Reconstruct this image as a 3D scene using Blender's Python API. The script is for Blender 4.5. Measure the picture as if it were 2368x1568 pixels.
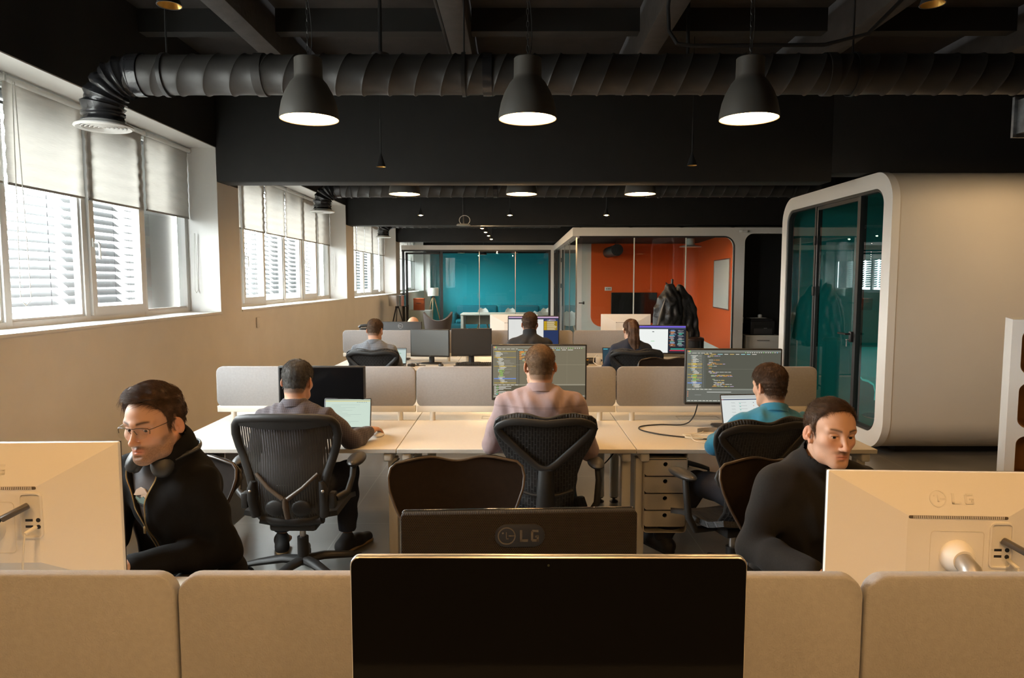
import bpy, bmesh, math, random
import numpy as np
from mathutils import Vector, Matrix, Euler

SC = bpy.context.scene
for _o in list(bpy.data.objects):
    bpy.data.objects.remove(_o)
COL = SC.collection
PI = math.pi

# ---------------------------------------------------------------- camera
cam_data = bpy.data.cameras.new('camera')
cam_data.sensor_width = 36.0
cam_data.lens = 1600.0 / 2368.0 * 36.0
cam_data.clip_start = 0.05
cam_data.clip_end = 200
cam = bpy.data.objects.new('camera', cam_data)
COL.objects.link(cam)
cam.location = (0, 0, 1.72)
cam.rotation_euler = (PI / 2 - math.atan(134 / 1600), 0, math.atan(6 / 1600))
SC.camera = cam

# ---------------------------------------------------------------- view / world
SC.view_settings.view_transform = 'Standard'
SC.view_settings.look = 'None'
SC.view_settings.gamma = 1.0
SC.view_settings.use_curve_mapping = False
SC.view_settings.exposure = 0.0
SKY = 36.0
LAMP = 82.0
SPOT = 4500.0
w = bpy.data.worlds.new('overcast_sky')
SC.world = w
w.use_nodes = True
bg = w.node_tree.nodes['Background']
_nt = w.node_tree
_tc = _nt.nodes.new('ShaderNodeTexCoord')
_sp = _nt.nodes.new('ShaderNodeSeparateXYZ')
_nt.links.new(_tc.outputs['Generated'], _sp.inputs[0])
_cr = _nt.nodes.new('ShaderNodeValToRGB')          # bright overcast sky over a duller street
_cr.color_ramp.elements[0].position = 0.47
_cr.color_ramp.elements[0].color = (0.30, 0.30, 0.29, 1)
_cr.color_ramp.elements[1].position = 0.53
_cr.color_ramp.elements[1].color = (0.93, 0.97, 1.0, 1)
_mr = _nt.nodes.new('ShaderNodeMapRange')
_mr.inputs['From Min'].default_value = -1
_mr.inputs['From Max'].default_value = 1
_nt.links.new(_sp.outputs['Z'], _mr.inputs['Value'])
_nt.links.new(_mr.outputs['Result'], _cr.inputs['Fac'])
_nt.links.new(_cr.outputs['Color'], bg.inputs['Color'])
bg.inputs['Strength'].default_value = SKY

def portal(y0, y1, z0, z1, x):
    d = bpy.data.lights.new('window_daylight', 'AREA')
    d.shape = 'RECTANGLE'
    d.size = y1 - y0
    d.size_y = z1 - z0
    d.cycles.is_portal = True
    o = bpy.data.objects.new('window_daylight', d)
    o.location = (x, (y0 + y1) / 2, (z0 + z1) / 2)
    o.rotation_euler = (PI / 2, 0, -PI / 2)
    COL.objects.link(o)

BAYS = [(1.97, 7.07), (7.60, 12.42), (12.98, 17.60), (18.20, 22.90)]
for a, b in BAYS:
    portal(a, b, 1.39, 3.06, -3.62)

cy = SC.cycles
cy.use_denoising = True
cy.max_bounces = 8
cy.diffuse_bounces = 4
cy.glossy_bounces = 3
cy.transmission_bounces = 4
cy.transparent_max_bounces = 16
cy.sample_clamp_indirect = 6.0
cy.caustics_reflective = False
cy.caustics_refractive = False
# ---------------------------------------------------------------- materials
MATS = {}

def nd(nt, t, **kw):
    n = nt.nodes.new(t)
    for k, v in kw.items():
        setattr(n, k, v)
    return n

def mat(name, col, rough=0.5, metal=0.0, spec=0.5, noise=None, bump=None, emit=None, alpha=None, attr=None,
        coat=0.0, sheen=0.0, sss=0.0, var=None):
    """noise=(scale, amount) colour mottling; bump=(scale, strength, dist[, (sx,sy,sz)]); attr = colour attribute."""
    if name in MATS:
        return MATS[name]
    m = bpy.data.materials.new(name)
    m.use_nodes = True
    nt = m.node_tree
    b = nt.nodes['Principled BSDF']
    b.inputs['Base Color'].default_value = (*col, 1)
    b.inputs['Roughness'].default_value = rough
    b.inputs['Metallic'].default_value = metal
    b.inputs['Specular IOR Level'].default_value = spec
    if coat:
        b.inputs['Coat Weight'].default_value = coat
    if sheen:
        b.inputs['Sheen Weight'].default_value = sheen
    if sss:
        b.inputs['Subsurface Weight'].default_value = sss
        b.inputs['Subsurface Radius'].default_value = (0.012, 0.004, 0.002)
        b.inputs['Subsurface Scale'].default_value = 1.0
    tc = None
    if noise or bump:
        tc = nd(nt, 'ShaderNodeTexCoord')
    src = None
    if attr:
        a = nd(nt, 'ShaderNodeAttribute', attribute_name=attr)
        src = a.outputs['Color']
    if noise:
        n = nd(nt, 'ShaderNodeTexNoise')
        n.inputs['Scale'].default_value = noise[0]
        n.inputs['Detail'].default_value = 4
        nt.links.new(tc.outputs['Object'], n.inputs['Vector'])
        mr = nd(nt, 'ShaderNodeMapRange')
        mr.inputs['From Min'].default_value = 0.3
        mr.inputs['From Max'].default_value = 0.7
        mr.inputs['To Min'].default_value = 1 - noise[1]
        mr.inputs['To Max'].default_value = 1 + noise[1]
        nt.links.new(n.outputs['Fac'], mr.inputs['Value'])
        mx = nd(nt, 'ShaderNodeMix', data_type='RGBA', blend_type='MULTIPLY')
        mx.inputs['Factor'].default_value = 1
        if src:
            nt.links.new(src, mx.inputs['A'])
        else:
            mx.inputs['A'].default_value = (*col, 1)
        nt.links.new(mr.outputs['Result'], mx.inputs['B'])
        src = mx.outputs['Result']
    if src:
        nt.links.new(src, b.inputs['Base Color'])
    if bump:
        n = nd(nt, 'ShaderNodeTexNoise')
        n.inputs['Scale'].default_value = bump[0]
        n.inputs['Detail'].default_value = 3
        if len(bump) > 3:
            mp = nd(nt, 'ShaderNodeMapping')
            mp.inputs['Scale'].default_value = bump[3]
            nt.links.new(tc.outputs['Object'], mp.inputs['Vector'])
            nt.links.new(mp.outputs['Vector'], n.inputs['Vector'])
        else:
            nt.links.new(tc.outputs['Object'], n.inputs['Vector'])
        bp = nd(nt, 'ShaderNodeBump')
        bp.inputs['Strength'].default_value = bump[1]
        bp.inputs['Distance'].default_value = bump[2]
        nt.links.new(n.outputs['Fac'], bp.inputs['Height'])
        nt.links.new(bp.outputs['Normal'], b.inputs['Normal'])
    if emit:
        b.inputs['Emission Color'].default_value = (*emit[0], 1)
        b.inputs['Emission Strength'].default_value = emit[1]
    MATS[name] = m
    return m

def glow(name, col, strength):
    if name in MATS:
        return MATS[name]
    m = bpy.data.materials.new(name)
    m.use_nodes = True
    nt = m.node_tree
    nt.nodes.clear()
    e = nd(nt, 'ShaderNodeEmission')
    e.inputs['Color'].default_value = (*col, 1)
    e.inputs['Strength'].default_value = strength
    o = nd(nt, 'ShaderNodeOutputMaterial')
    nt.links.new(e.outputs[0], o.inputs[0])
    MATS[name] = m
    return m

def glass(name, tint=(0.95, 0.98, 0.97), refl=1.0, rough=0.0, base=0.0):
    if name in MATS:
        return MATS[name]
    m = bpy.data.materials.new(name)
    m.use_nodes = True
    nt = m.node_tree
    nt.nodes.clear()
    t = nd(nt, 'ShaderNodeBsdfTransparent')
    t.inputs['Color'].default_value = (*tint, 1)
    g = nd(nt, 'ShaderNodeBsdfGlossy')
    g.inputs['Roughness'].default_value = rough
    f = nd(nt, 'ShaderNodeFresnel')
    f.inputs['IOR'].default_value = 1.45
    mu = nd(nt, 'ShaderNodeMath', operation='MULTIPLY_ADD', use_clamp=True)
    mu.inputs[1].default_value = refl
    mu.inputs[2].default_value = base
    nt.links.new(f.outputs[0], mu.inputs[0])
    # reflect on the outward faces only, so the slab does not act as a solid block
    ge = nd(nt, 'ShaderNodeNewGeometry')
    inv = nd(nt, 'ShaderNodeMath', operation='SUBTRACT')
    inv.inputs[0].default_value = 1.0
    nt.links.new(ge.outputs['Backfacing'], inv.inputs[1])
    m2 = nd(nt, 'ShaderNodeMath', operation='MULTIPLY')
    nt.links.new(mu.outputs[0], m2.inputs[0])
    nt.links.new(inv.outputs[0], m2.inputs[1])
    mx = nd(nt, 'ShaderNodeMixShader')
    nt.links.new(m2.outputs[0], mx.inputs[0])
    nt.links.new(t.outputs[0], mx.inputs[1])
    nt.links.new(g.outputs[0], mx.inputs[2])
    o = nd(nt, 'ShaderNodeOutputMaterial')
    nt.links.new(mx.outputs[0], o.inputs[0])
    MATS[name] = m
    return m

# ---------------------------------------------------------------- mesh builder
def rrect(w, h, r, n=5, cx=0.0, cy=0.0):
    """rounded rectangle outline, counter-clockwise; r may be one number or four (bl, br, tr, tl)"""
    rs = r if isinstance(r, (tuple, list)) else (r,) * 4
    out = []
    cs = [(-w / 2, -h / 2, 1, 1, PI), (w / 2, -h / 2, -1, 1, 1.5 * PI), (w / 2, h / 2, -1, -1, 0), (-w / 2, h / 2, 1, -1, 0.5 * PI)]
    for (x, y, sx, sy, a0), rr in zip(cs, rs):
        if rr <= 0:
            out.append((cx + x, cy + y))
            continue
        for i in range(n + 1):
            a = a0 + 0.5 * PI * i / n
            out.append((cx + x + sx * rr + rr * math.cos(a), cy + y + sy * rr + rr * math.sin(a)))
    return out

def circ(r, n=24, cx=0.0, cy=0.0):
    return [(cx + r * math.cos(2 * PI * i / n), cy + r * math.sin(2 * PI * i / n)) for i in range(n)]

AX = {'z': lambda a, b, c: (a, b, c), 'y': lambda a, b, c: (a, c, b), 'x': lambda a, b, c: (c, a, b)}

class MB:
    def __init__(s):
        s.v = []
        s.f = []
        s.m = []

    def add(s, vs, fs, mi=0, M=None):
        o = len(s.v)
        if M is not None:
            vs = [tuple(M @ Vector(p)) for p in vs]
        s.v.extend(tuple(map(float, p)) for p in vs)
        s.f.extend(tuple(i + o for i in f) for f in fs)
        s.m.extend([mi] * len(fs))
        return s

    def box(s, x0, y0, z0, x1, y1, z1, mi=0, M=None):
        v = [(x, y, z) for z in (z0, z1) for y in (y0, y1) for x in (x0, x1)]
        f = [(0, 2, 3, 1), (4, 5, 7, 6), (0, 1, 5, 4), (2, 6, 7, 3), (0, 4, 6, 2), (1, 3, 7, 5)]
        return s.add(v, f, mi, M)

    def cbox(s, c, d, mi=0, M=None):
        return s.box(c[0] - d[0] / 2, c[1] - d[1] / 2, c[2] - d[2] / 2, c[0] + d[0] / 2, c[1] + d[1] / 2, c[2] + d[2] / 2, mi, M)

    def rbox(s, c, d, r=0.01, seg=2, mi=0, M=None):
        bm = bmesh.new()
        bmesh.ops.create_cube(bm, size=1)
        for q in bm.verts:
            q.co = Vector((q.co.x * d[0], q.co.y * d[1], q.co.z * d[2]))
        bmesh.ops.bevel(bm, geom=list(bm.edges), offset=min(r, 0.49 * min(d)), segments=seg, profile=0.5, affect='EDGES')
        bm.verts.index_update()
        vs = [tuple(q.co + Vector(c)) for q in bm.verts]
        fs = [tuple(q.index for q in f.verts) for f in bm.faces]
        bm.free()
        return s.add(vs, fs, mi, M)

    def prism(s, out, a0, a1, axis='z', mi=0, M=None, caps=True):
        n = len(out)
        g = AX[axis]
        vs = [g(p[0], p[1], a0) for p in out] + [g(p[0], p[1], a1) for p in out]
        fs = [(i, (i + 1) % n, n + (i + 1) % n, n + i) for i in range(n)]
        if caps:
            fs += [tuple(range(n))[::-1], tuple(range(n, 2 * n))]
        return s.add(vs, fs, mi, M)

    def bprism(s, out, a0, a1, bev, axis='z', mi=0, M=None, shrink=None):
        """prism whose rims are softened: outline is pulled in by bev at both ends"""
        cx = sum(p[0] for p in out) / len(out)
        cy_ = sum(p[1] for p in out) / len(out)
        def ins(d):
            n = len(out)
            q = []
            for i in range(n):
                p0, p1, p2 = out[i - 1], out[i], out[(i + 1) % n]
                t = Vector((p2[0] - p0[0], p2[1] - p0[1]))
                if t.length > 1e-9:
                    t.normalize()
                q.append((p1[0] - t.y * d, p1[1] + t.x * d))
            return q
        area = sum(out[i][0] * out[(i + 1) % len(out)][1] - out[(i + 1) % len(out)][0] * out[i][1] for i in range(len(out)))
        sg = 1 if area > 0 else -1
        e = bev
        sgn = 1 if a1 > a0 else -1
        lay = [(ins(sg * e), a0), (ins(sg * e * 0.3), a0 + sgn * e * 0.3), (out, a0 + sgn * e), (out, a1 - sgn * e), (ins(sg * e * 0.3), a1 - sgn * e * 0.3), (ins(sg * e), a1)]
        g = AX[axis]
        n = len(out)
        vs = []
        for o2, a in lay:
            vs += [g(p[0], p[1], a) for p in o2]
        fs = []
        for k in range(5):
            fs += [(k * n + i, k * n + (i + 1) % n, (k + 1) * n + (i + 1) % n, (k + 1) * n + i) for i in range(n)]
        fs += [tuple(range(n))[::-1], tuple(range(5 * n, 6 * n))]
        return s.add(vs, fs, mi, M)

    def ring(s, out, inn, a0, a1, axis='z', mi=0, M=None):
        n = len(out)
        g = AX[axis]
        vs = [g(p[0], p[1], a) for a in (a0, a1) for p in list(out) + list(inn)]
        fs = []
        for i in range(n):
            j = (i + 1) % n
            fs += [(i, j, 2 * n + j, 2 * n + i), (n + j, n + i, 3 * n + i, 3 * n + j), (j, i, n + i, n + j), (2 * n + i, 2 * n + j, 3 * n + j, 3 * n + i)]
        return s.add(vs, fs, mi, M)

    def tube(s, pts, r, n=8, mi=0, M=None, closed=False, caps=True, flat=None):
        P = [Vector(p) for p in pts]
        k = len(P)
        rs = r if isinstance(r, (list, tuple)) else [r] * k
        T = []
        for i in range(k):
            a = P[(i - 1) % k] if (closed or i > 0) else P[i]
            b = P[(i + 1) % k] if (closed or i < k - 1) else P[i]
            t = (b - a)
            T.append(t.normalized() if t.length > 1e-9 else Vector((0, 0, 1)))
        u = T[0].orthogonal().normalized()
        if flat:
            u = Vector(flat[0])
            u = (u - T[0] * u.dot(T[0])).normalized()
        vs = []
        for i in range(k):
            u = (u - T[i] * u.dot(T[i]))
            u = u.normalized() if u.length > 1e-6 else T[i].orthogonal().normalized()
            if flat:
                u0 = Vector(flat[0])
                u = (u0 - T[i] * u0.dot(T[i])).normalized()
            v = T[i].cross(u)
            sc = flat[1] if flat else 1.0
            for j in range(n):
                a = 2 * PI * j / n
                vs.append(P[i] + u * (rs[i] * math.cos(a)) + v * (rs[i] * sc * math.sin(a)))
        fs = []
        for i in range(k if closed else k - 1):
            for j in range(n):
                a, b = i * n + j, i * n + (j + 1) % n
                c, d = ((i + 1) % k) * n + (j + 1) % n, ((i + 1) % k) * n + j
                fs.append((a, b, c, d))
        if caps and not closed:
            fs += [tuple(range(n))[::-1], tuple(range((k - 1) * n, k * n))]
        return s.add(vs, fs, mi, M)

    def cyl(s, p0, p1, r0, r1=None, n=16, mi=0, M=None):
        return s.tube([p0, p1], [r0, r0 if r1 is None else r1], n, mi, M)

    def lathe(s, prof, n=32, mi=0, M=None, c=(0, 0, 0), closed=False):
        vs = []
        k = len(prof)
        for r, z in prof:
            for j in range(n):
                a = 2 * PI * j / n
                vs.append((c[0] + r * math.cos(a), c[1] + r * math.sin(a), c[2] + z))
        fs = []
        for i in range(k if closed else k - 1):
            for j in range(n):
                i2 = (i + 1) % k
                fs.append((i * n + j, i * n + (j + 1) % n, i2 * n + (j + 1) % n, i2 * n + j))
        return s.add(vs, fs, mi, M)

    def ball(s, c, r, n=12, mi=0, M=None):
        r = r if isinstance(r, (tuple, list)) else (r, r, r)
        vs = []
        fs = []
        for i in range(n + 1):
            t = PI * i / n
            for j in range(2 * n):
                a = PI * j / n
                vs.append((c[0] + r[0] * math.sin(t) * math.cos(a), c[1] + r[1] * math.sin(t) * math.sin(a), c[2] + r[2] * math.cos(t)))
        for i in range(n):
            for j in range(2 * n):
                fs.append((i * 2 * n + j, (i + 1) * 2 * n + j, (i + 1) * 2 * n + (j + 1) % (2 * n), i * 2 * n + (j + 1) % (2 * n)))
        return s.add(vs, fs, mi, M)

    def grid(s, P, mi=0, M=None, thick=None, wrap=False):
        """P[i][j] points; thick gives it depth along the averaged normal"""
        nu, nv = len(P), len(P[0])
        A = np.array(P, float)
        if thick:
            du = np.gradient(A, axis=0)
            dv = np.gradient(A, axis=1)
            N = np.cross(du, dv)
            N /= np.linalg.norm(N, axis=2, keepdims=True) + 1e-12
            B = A + N * thick
            vs = [tuple(p) for p in A.reshape(-1, 3)] + [tuple(p) for p in B.reshape(-1, 3)]
            o = nu * nv
            fs = []
            for i in range(nu - 1):
                for j in range(nv - 1):
                    a, b, c, d = i * nv + j, (i + 1) * nv + j, (i + 1) * nv + j + 1, i * nv + j + 1
                    fs += [(d, c, b, a), (o + a, o + b, o + c, o + d)]
            for i in range(nu - 1):
                for j in (0, nv - 1):
                    a, b = i * nv + j, (i + 1) * nv + j
                    fs.append((a, b, o + b, o + a) if j == 0 else (b, a, o + a, o + b))
            for j in range(nv - 1):
                for i in (0, nu - 1):
                    a, b = i * nv + j, i * nv + j + 1
                    fs.append((b, a, o + a, o + b) if i == 0 else (a, b, o + b, o + a))
            return s.add(vs, fs, mi, M)
        vs = [tuple(p) for p in A.reshape(-1, 3)]
        fs = [(i * nv + j, (i + 1) * nv + j, (i + 1) * nv + j + 1, i * nv + j + 1) for i in range(nu - 1) for j in range(nv - 1)]
        return s.add(vs, fs, mi, M)

    def build(s, name, mats, parent=None, sharp=38, flip=True):
        me = bpy.data.meshes.new(name)
        me.from_pydata(s.v, [], s.f)
        ms = mats if isinstance(mats, (list, tuple)) else [mats]
        for m in ms:
            me.materials.append(m)
        if len(ms) > 1:
            me.polygons.foreach_set('material_index', s.m)
        if flip:
            bm = bmesh.new()
            bm.from_mesh(me)
            bmesh.ops.recalc_face_normals(bm, faces=bm.faces)
            bm.to_mesh(me)
            bm.free()
        me.polygons.foreach_set('use_smooth', [True] * len(me.polygons))
        me.set_sharp_from_angle(angle=math.radians(sharp))
        o = bpy.data.objects.new(name, me)
        COL.objects.link(o)
        if parent is not None:
            o.parent = parent
        return o

def RZ(a):
    return Matrix.Rotation(a, 4, 'Z')

def TR(x, y, z):
    return Matrix.Translation((x, y, z))

# ---------------------------------------------------------------- object records
def thing(name, label, cat, loc=(0, 0, 0), rz=0.0, group=None):
    o = bpy.data.objects.new(name, None)
    o.empty_display_size = 0.1
    COL.objects.link(o)
    o.location = loc
    o.rotation_euler = (0, 0, rz)
    return tag(o, label, cat, group)

def tag(o, label, cat, group=None, kind=None):
    o['label'] = label
    o['category'] = cat
    if group:
        o['group'] = group
    if kind:
        o['kind'] = kind
    return o

def struct(o):
    o['kind'] = 'structure'
    return o

def dup(root, loc, rz=None, label=None, group=None):
    def rec(o, par):
        c = o.copy()
        COL.objects.link(c)
        if par is not None:
            c.parent = par
        for ch in list(o.children):
            rec(ch, c)
        return c
    r = rec(root, None)
    r.location = loc
    if rz is not None:
        r.rotation_euler = (0, 0, rz)
    if label:
        r['label'] = label
    if group:
        r['group'] = group
    return r

# ---------------------------------------------------------------- implicit surfaces
class SDF:
    """signed distance volume on a rectilinear grid, meshed with surface nets"""
    def __init__(s, xs, ys, zs):
        s.ax = [np.asarray(a, np.float32) for a in (xs, ys, zs)]
        s.F = np.full((len(xs), len(ys), len(zs)), 0.2, np.float32)

    def blk(s, lo, hi):
        r = []
        for a, l, h in zip(s.ax, lo, hi):
            i0 = max(0, int(np.searchsorted(a, l)) - 1)
            i1 = min(len(a), int(np.searchsorted(a, h)) + 1)
            if i1 - i0 < 1:
                return None
            r.append(slice(i0, i1))
        X, Y, Z = np.meshgrid(s.ax[0][r[0]], s.ax[1][r[1]], s.ax[2][r[2]], indexing='ij', sparse=True)
        return tuple(r), X, Y, Z

    def op(s, lo, hi, fn, k=0.0, mode='u'):
        m = max(k, 0.004) + 0.03
        b = s.blk([q - m for q in lo], [q + m for q in hi])
        if b is None:
            return s
        r, X, Y, Z = b
        d = fn(X, Y, Z)
        a = s.F[r]
        if mode == 'u':
            if k > 0:
                h = np.maximum(k - np.abs(a - d), 0) / k
                s.F[r] = np.minimum(a, d) - h * h * k * 0.25
            else:
                s.F[r] = np.minimum(a, d)
        elif mode == 's':
            d = -d
            if k > 0:
                h = np.maximum(k - np.abs(a - d), 0) / k
                s.F[r] = np.maximum(a, d) + h * h * k * 0.25
            else:
                s.F[r] = np.maximum(a, d)
        return s

    def ell(s, c, rad, k=0.02, mode='u', M=None):
        c = np.asarray(c, float)
        rad = np.asarray(rad, float)
        R = np.array(M.to_3x3()) if M is not None else np.eye(3)
        ext = np.abs(R) @ rad
        def fn(X, Y, Z):
            p = [R[0, i] * (X - c[0]) + R[1, i] * (Y - c[1]) + R[2, i] * (Z - c[2]) for i in range(3)]
            k0 = np.sqrt(sum((q / r) ** 2 for q, r in zip(p, rad))) + 1e-9
            k1 = np.sqrt(sum((q / (r * r)) ** 2 for q, r in zip(p, rad))) + 1e-9
            return k0 * (k0 - 1) / k1
        return s.op(c - ext, c + ext, fn, k, mode)

    def cone(s, a, b, ra, rb, k=0.02, mode='u'):
        a = np.asarray(a, float)
        b = np.asarray(b, float)
        ba = b - a
        L2 = float(ba @ ba) + 1e-12
        def fn(X, Y, Z):
            t = np.clip(((X - a[0]) * ba[0] + (Y - a[1]) * ba[1] + (Z - a[2]) * ba[2]) / L2, 0, 1)
            d = np.sqrt((X - a[0] - t * ba[0]) ** 2 + (Y - a[1] - t * ba[1]) ** 2 + (Z - a[2] - t * ba[2]) ** 2)
            return d - (ra + (rb - ra) * t)
        r = max(ra, rb)
        return s.op(np.minimum(a, b) - r, np.maximum(a, b) + r, fn, k, mode)

    def chain(s, pts, rs, k=0.02, mode='u'):
        for i in range(len(pts) - 1):
            s.cone(pts[i], pts[i + 1], rs[i], rs[i + 1], k, mode)
        return s

    def rbox(s, c, h, r, k=0.02, mode='u', M=None):
        c = np.asarray(c, float)
        h = np.asarray(h, float)
        R = np.array(M.to_3x3()) if M is not None else np.eye(3)
        ext = np.abs(R) @ h
        def fn(X, Y, Z):
            p = [np.abs(R[0, i] * (X - c[0]) + R[1, i] * (Y - c[1]) + R[2, i] * (Z - c[2])) - h[i] + r for i in range(3)]
            o = np.sqrt(sum(np.maximum(q, 0) ** 2 for q in p))
            return o + np.minimum(np.maximum(np.maximum(p[0], p[1]), p[2]), 0) - r
        return s.op(c - ext, c + ext, fn, k, mode)

    def disp(s, fn):
        X, Y, Z = np.meshgrid(*s.ax, indexing='ij', sparse=True)
        near = np.abs(s.F) < 0.05
        s.F = np.where(near, s.F + fn(X, Y, Z).astype(np.float32), s.F)
        return s

    def cut(s, fn, k=0.0):
        """keep where fn < 0"""
        X, Y, Z = np.meshgrid(*s.ax, indexing='ij', sparse=True)
        d = fn(X, Y, Z)
        s.F = np.maximum(s.F, d.astype(np.float32))
        return s

    def mesh(s):
        F = s.F
        F[0], F[-1] = np.abs(F[0]) + 1e-3, np.abs(F[-1]) + 1e-3
        F[:, 0], F[:, -1] = np.abs(F[:, 0]) + 1e-3, np.abs(F[:, -1]) + 1e-3
        F[:, :, 0], F[:, :, -1] = np.abs(F[:, :, 0]) + 1e-3, np.abs(F[:, :, -1]) + 1e-3
        S = F < 0
        nx, ny, nz = F.shape
        c = np.zeros((nx - 1, ny - 1, nz - 1), np.int8)
        for i in (0, 1):
            for j in (0, 1):
                for k in (0, 1):
                    c += S[i:nx - 1 + i, j:ny - 1 + j, k:nz - 1 + k]
        act = (c > 0) & (c < 8)
        I, J, K = np.nonzero(act)
        idx = np.full(act.shape, -1, np.int64)
        idx[I, J, K] = np.arange(len(I))
        acc = np.zeros((len(I), 3))
        cnt = np.zeros(len(I))
        corners = [(i, j, k) for i in (0, 1) for j in (0, 1) for k in (0, 1)]
        P = lambda a: np.stack([s.ax[0][I + a[0]], s.ax[1][J + a[1]], s.ax[2][K + a[2]]], 1).astype(float)
        V = lambda a: F[I + a[0], J + a[1], K + a[2]].astype(float)
        for a in corners:
            for d in range(3):
                if a[d]:
                    continue
                b = list(a)
                b[d] = 1
                fa, fb = V(a), V(b)
                m = (fa < 0) != (fb < 0)
                t = np.where(m, fa / np.where(m, fa - fb, 1), 0)[:, None]
                acc += np.where(m[:, None], P(a) * (1 - t) + P(b) * t, 0)
                cnt += m
        V3 = acc / cnt[:, None]
        faces = []
        for d in range(3):
            sl0 = [slice(None)] * 3
            sl1 = [slice(None)] * 3
            sl0[d] = slice(0, -1)
            sl1[d] = slice(1, None)
            A, B = S[tuple(sl0)], S[tuple(sl1)]
            for (m, fl) in ((A & ~B, False), (~A & B, True)):
                i, j, k = np.nonzero(m)
                e1, e2 = [q for q in range(3) if q != d]
                base = np.stack([i, j, k], 1)
                def g(o1, o2):
                    q = base.copy()
                    q[:, e1] -= o1
                    q[:, e2] -= o2
                    return idx[q[:, 0], q[:, 1], q[:, 2]]
                qs = np.stack([g(0, 0), g(1, 0), g(1, 1), g(0, 1)], 1)
                if fl != (d == 1):
                    qs = qs[:, ::-1]
                faces.append(qs)
        return V3, np.concatenate(faces)

    def build(s, name, mats, parent=None, color=None, smooth_it=1):
        V3, Q = s.mesh()
        # light laplacian relax to remove stair-stepping
        for _ in range(smooth_it):
            sm = np.zeros_like(V3)
            ct = np.zeros(len(V3))
            for a in range(4):
                b = (a + 1) % 4
                np.add.at(sm, Q[:, a], V3[Q[:, b]])
                np.add.at(sm, Q[:, b], V3[Q[:, a]])
                np.add.at(ct, Q[:, a], 1)
                np.add.at(ct, Q[:, b], 1)
            V3 = 0.5 * V3 + 0.5 * sm / np.maximum(ct, 1)[:, None]
        me = bpy.data.meshes.new(name)
        me.vertices.add(len(V3))
        me.vertices.foreach_set('co', V3.astype(np.float32).ravel())
        me.loops.add(len(Q) * 4)
        me.loops.foreach_set('vertex_index', Q.astype(np.int32).ravel())
        me.polygons.add(len(Q))
        me.polygons.foreach_set('loop_start', np.arange(0, len(Q) * 4, 4, dtype=np.int32))
        me.polygons.foreach_set('use_smooth', np.ones(len(Q), bool))
        me.update(calc_edges=True)
        ms = mats if isinstance(mats, (list, tuple)) else [mats]
        for m in ms:
            me.materials.append(m)
        if color is not None:
            C = color(V3)
            at = me.color_attributes.new('tint', 'FLOAT_COLOR', 'POINT')
            at.data.foreach_set('color', np.concatenate([C, np.ones((len(C), 1))], 1).astype(np.float32).ravel())
        o = bpy.data.objects.new(name, me)
        COL.objects.link(o)
        if parent is not None:
            o.parent = parent
        return o

def axis(lo, hi, h, fine=()):
    """coordinates from lo to hi at step h, refined inside each (a, b, step)"""
    out = [lo]
    while out[-1] < hi:
        x = out[-1]
        st = h
        for a, b, q in fine:
            if a - h <= x <= b:
                st = min(st, q)
        out.append(x + st)
    return np.array(out)
# ---------------------------------------------------------------- room shell
M_WALL = mat('warm_white_paint', (0.74, 0.70, 0.655), 0.7, noise=(3, 0.03), bump=(90, 0.08, 0.002))
M_WHITE = mat('white_paint', (0.80, 0.79, 0.76), 0.55)
M_BLACK = mat('black_ceiling_paint', (0.012, 0.011, 0.010), 0.75, noise=(5, 0.12), bump=(60, 0.1, 0.003))
M_SLAB = mat('dark_concrete', (0.030, 0.025, 0.022), 0.8, noise=(6, 0.25), bump=(25, 0.25, 0.006))
M_GREYBEAM = mat('dark_grey_concrete', (0.042, 0.037, 0.034), 0.8, noise=(9, 0.2), bump=(30, 0.3, 0.006))
M_PVC = mat('white_pvc', (0.78, 0.78, 0.76), 0.35)
M_GASKET = mat('dark_gasket', (0.03, 0.03, 0.035), 0.5)
M_BLKMETAL = mat('black_metal', (0.018, 0.018, 0.018), 0.42)
M_STEEL = mat('brushed_steel', (0.55, 0.54, 0.52), 0.3, 1.0)
M_PANE = glass('window_pane', (0.97, 0.99, 0.98))
M_CLEAR = glass('partition_glass', (0.90, 0.95, 0.95), 1.25, base=0.015)

def floor_mat():
    m = mat('polished_floor', (0.155, 0.148, 0.135), 0.32, noise=(2.2, 0.16), bump=(40, 0.05, 0.002))
    nt = m.node_tree
    b = nt.nodes['Principled BSDF']
    src = b.inputs['Base Color'].links[0].from_socket
    tc = [n for n in nt.nodes if n.type == 'TEX_COORD'][0]
    br = nd(nt, 'ShaderNodeTexBrick', offset=0.0)
    br.inputs['Scale'].default_value = 1.0
    br.inputs['Brick Width'].default_value = 1.2
    br.inputs['Row Height'].default_value = 1.2
    br.inputs['Mortar Size'].default_value = 0.004
    br.inputs['Color1'].default_value = (1, 1, 1, 1)
    br.inputs['Color2'].default_value = (0.94, 0.94, 0.94, 1)
    br.inputs['Mortar'].default_value = (1.5, 1.5, 1.5, 1)
    nt.links.new(tc.outputs['Object'], br.inputs['Vector'])
    mx = nd(nt, 'ShaderNodeMix', data_type='RGBA', blend_type='MULTIPLY')
    mx.inputs['Factor'].default_value = 1
    nt.links.new(src, mx.inputs['A'])
    nt.links.new(br.outputs['Color'], mx.inputs['B'])
    nt.links.new(mx.outputs['Result'], b.inputs['Base Color'])
    return m

YB, YF = -6.5, 23.7     # near end and far end of the floor plate
struct(MB().box(-3.6, YB, -0.2, 9.2, YF, 0).build('floor', floor_mat()))

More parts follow.
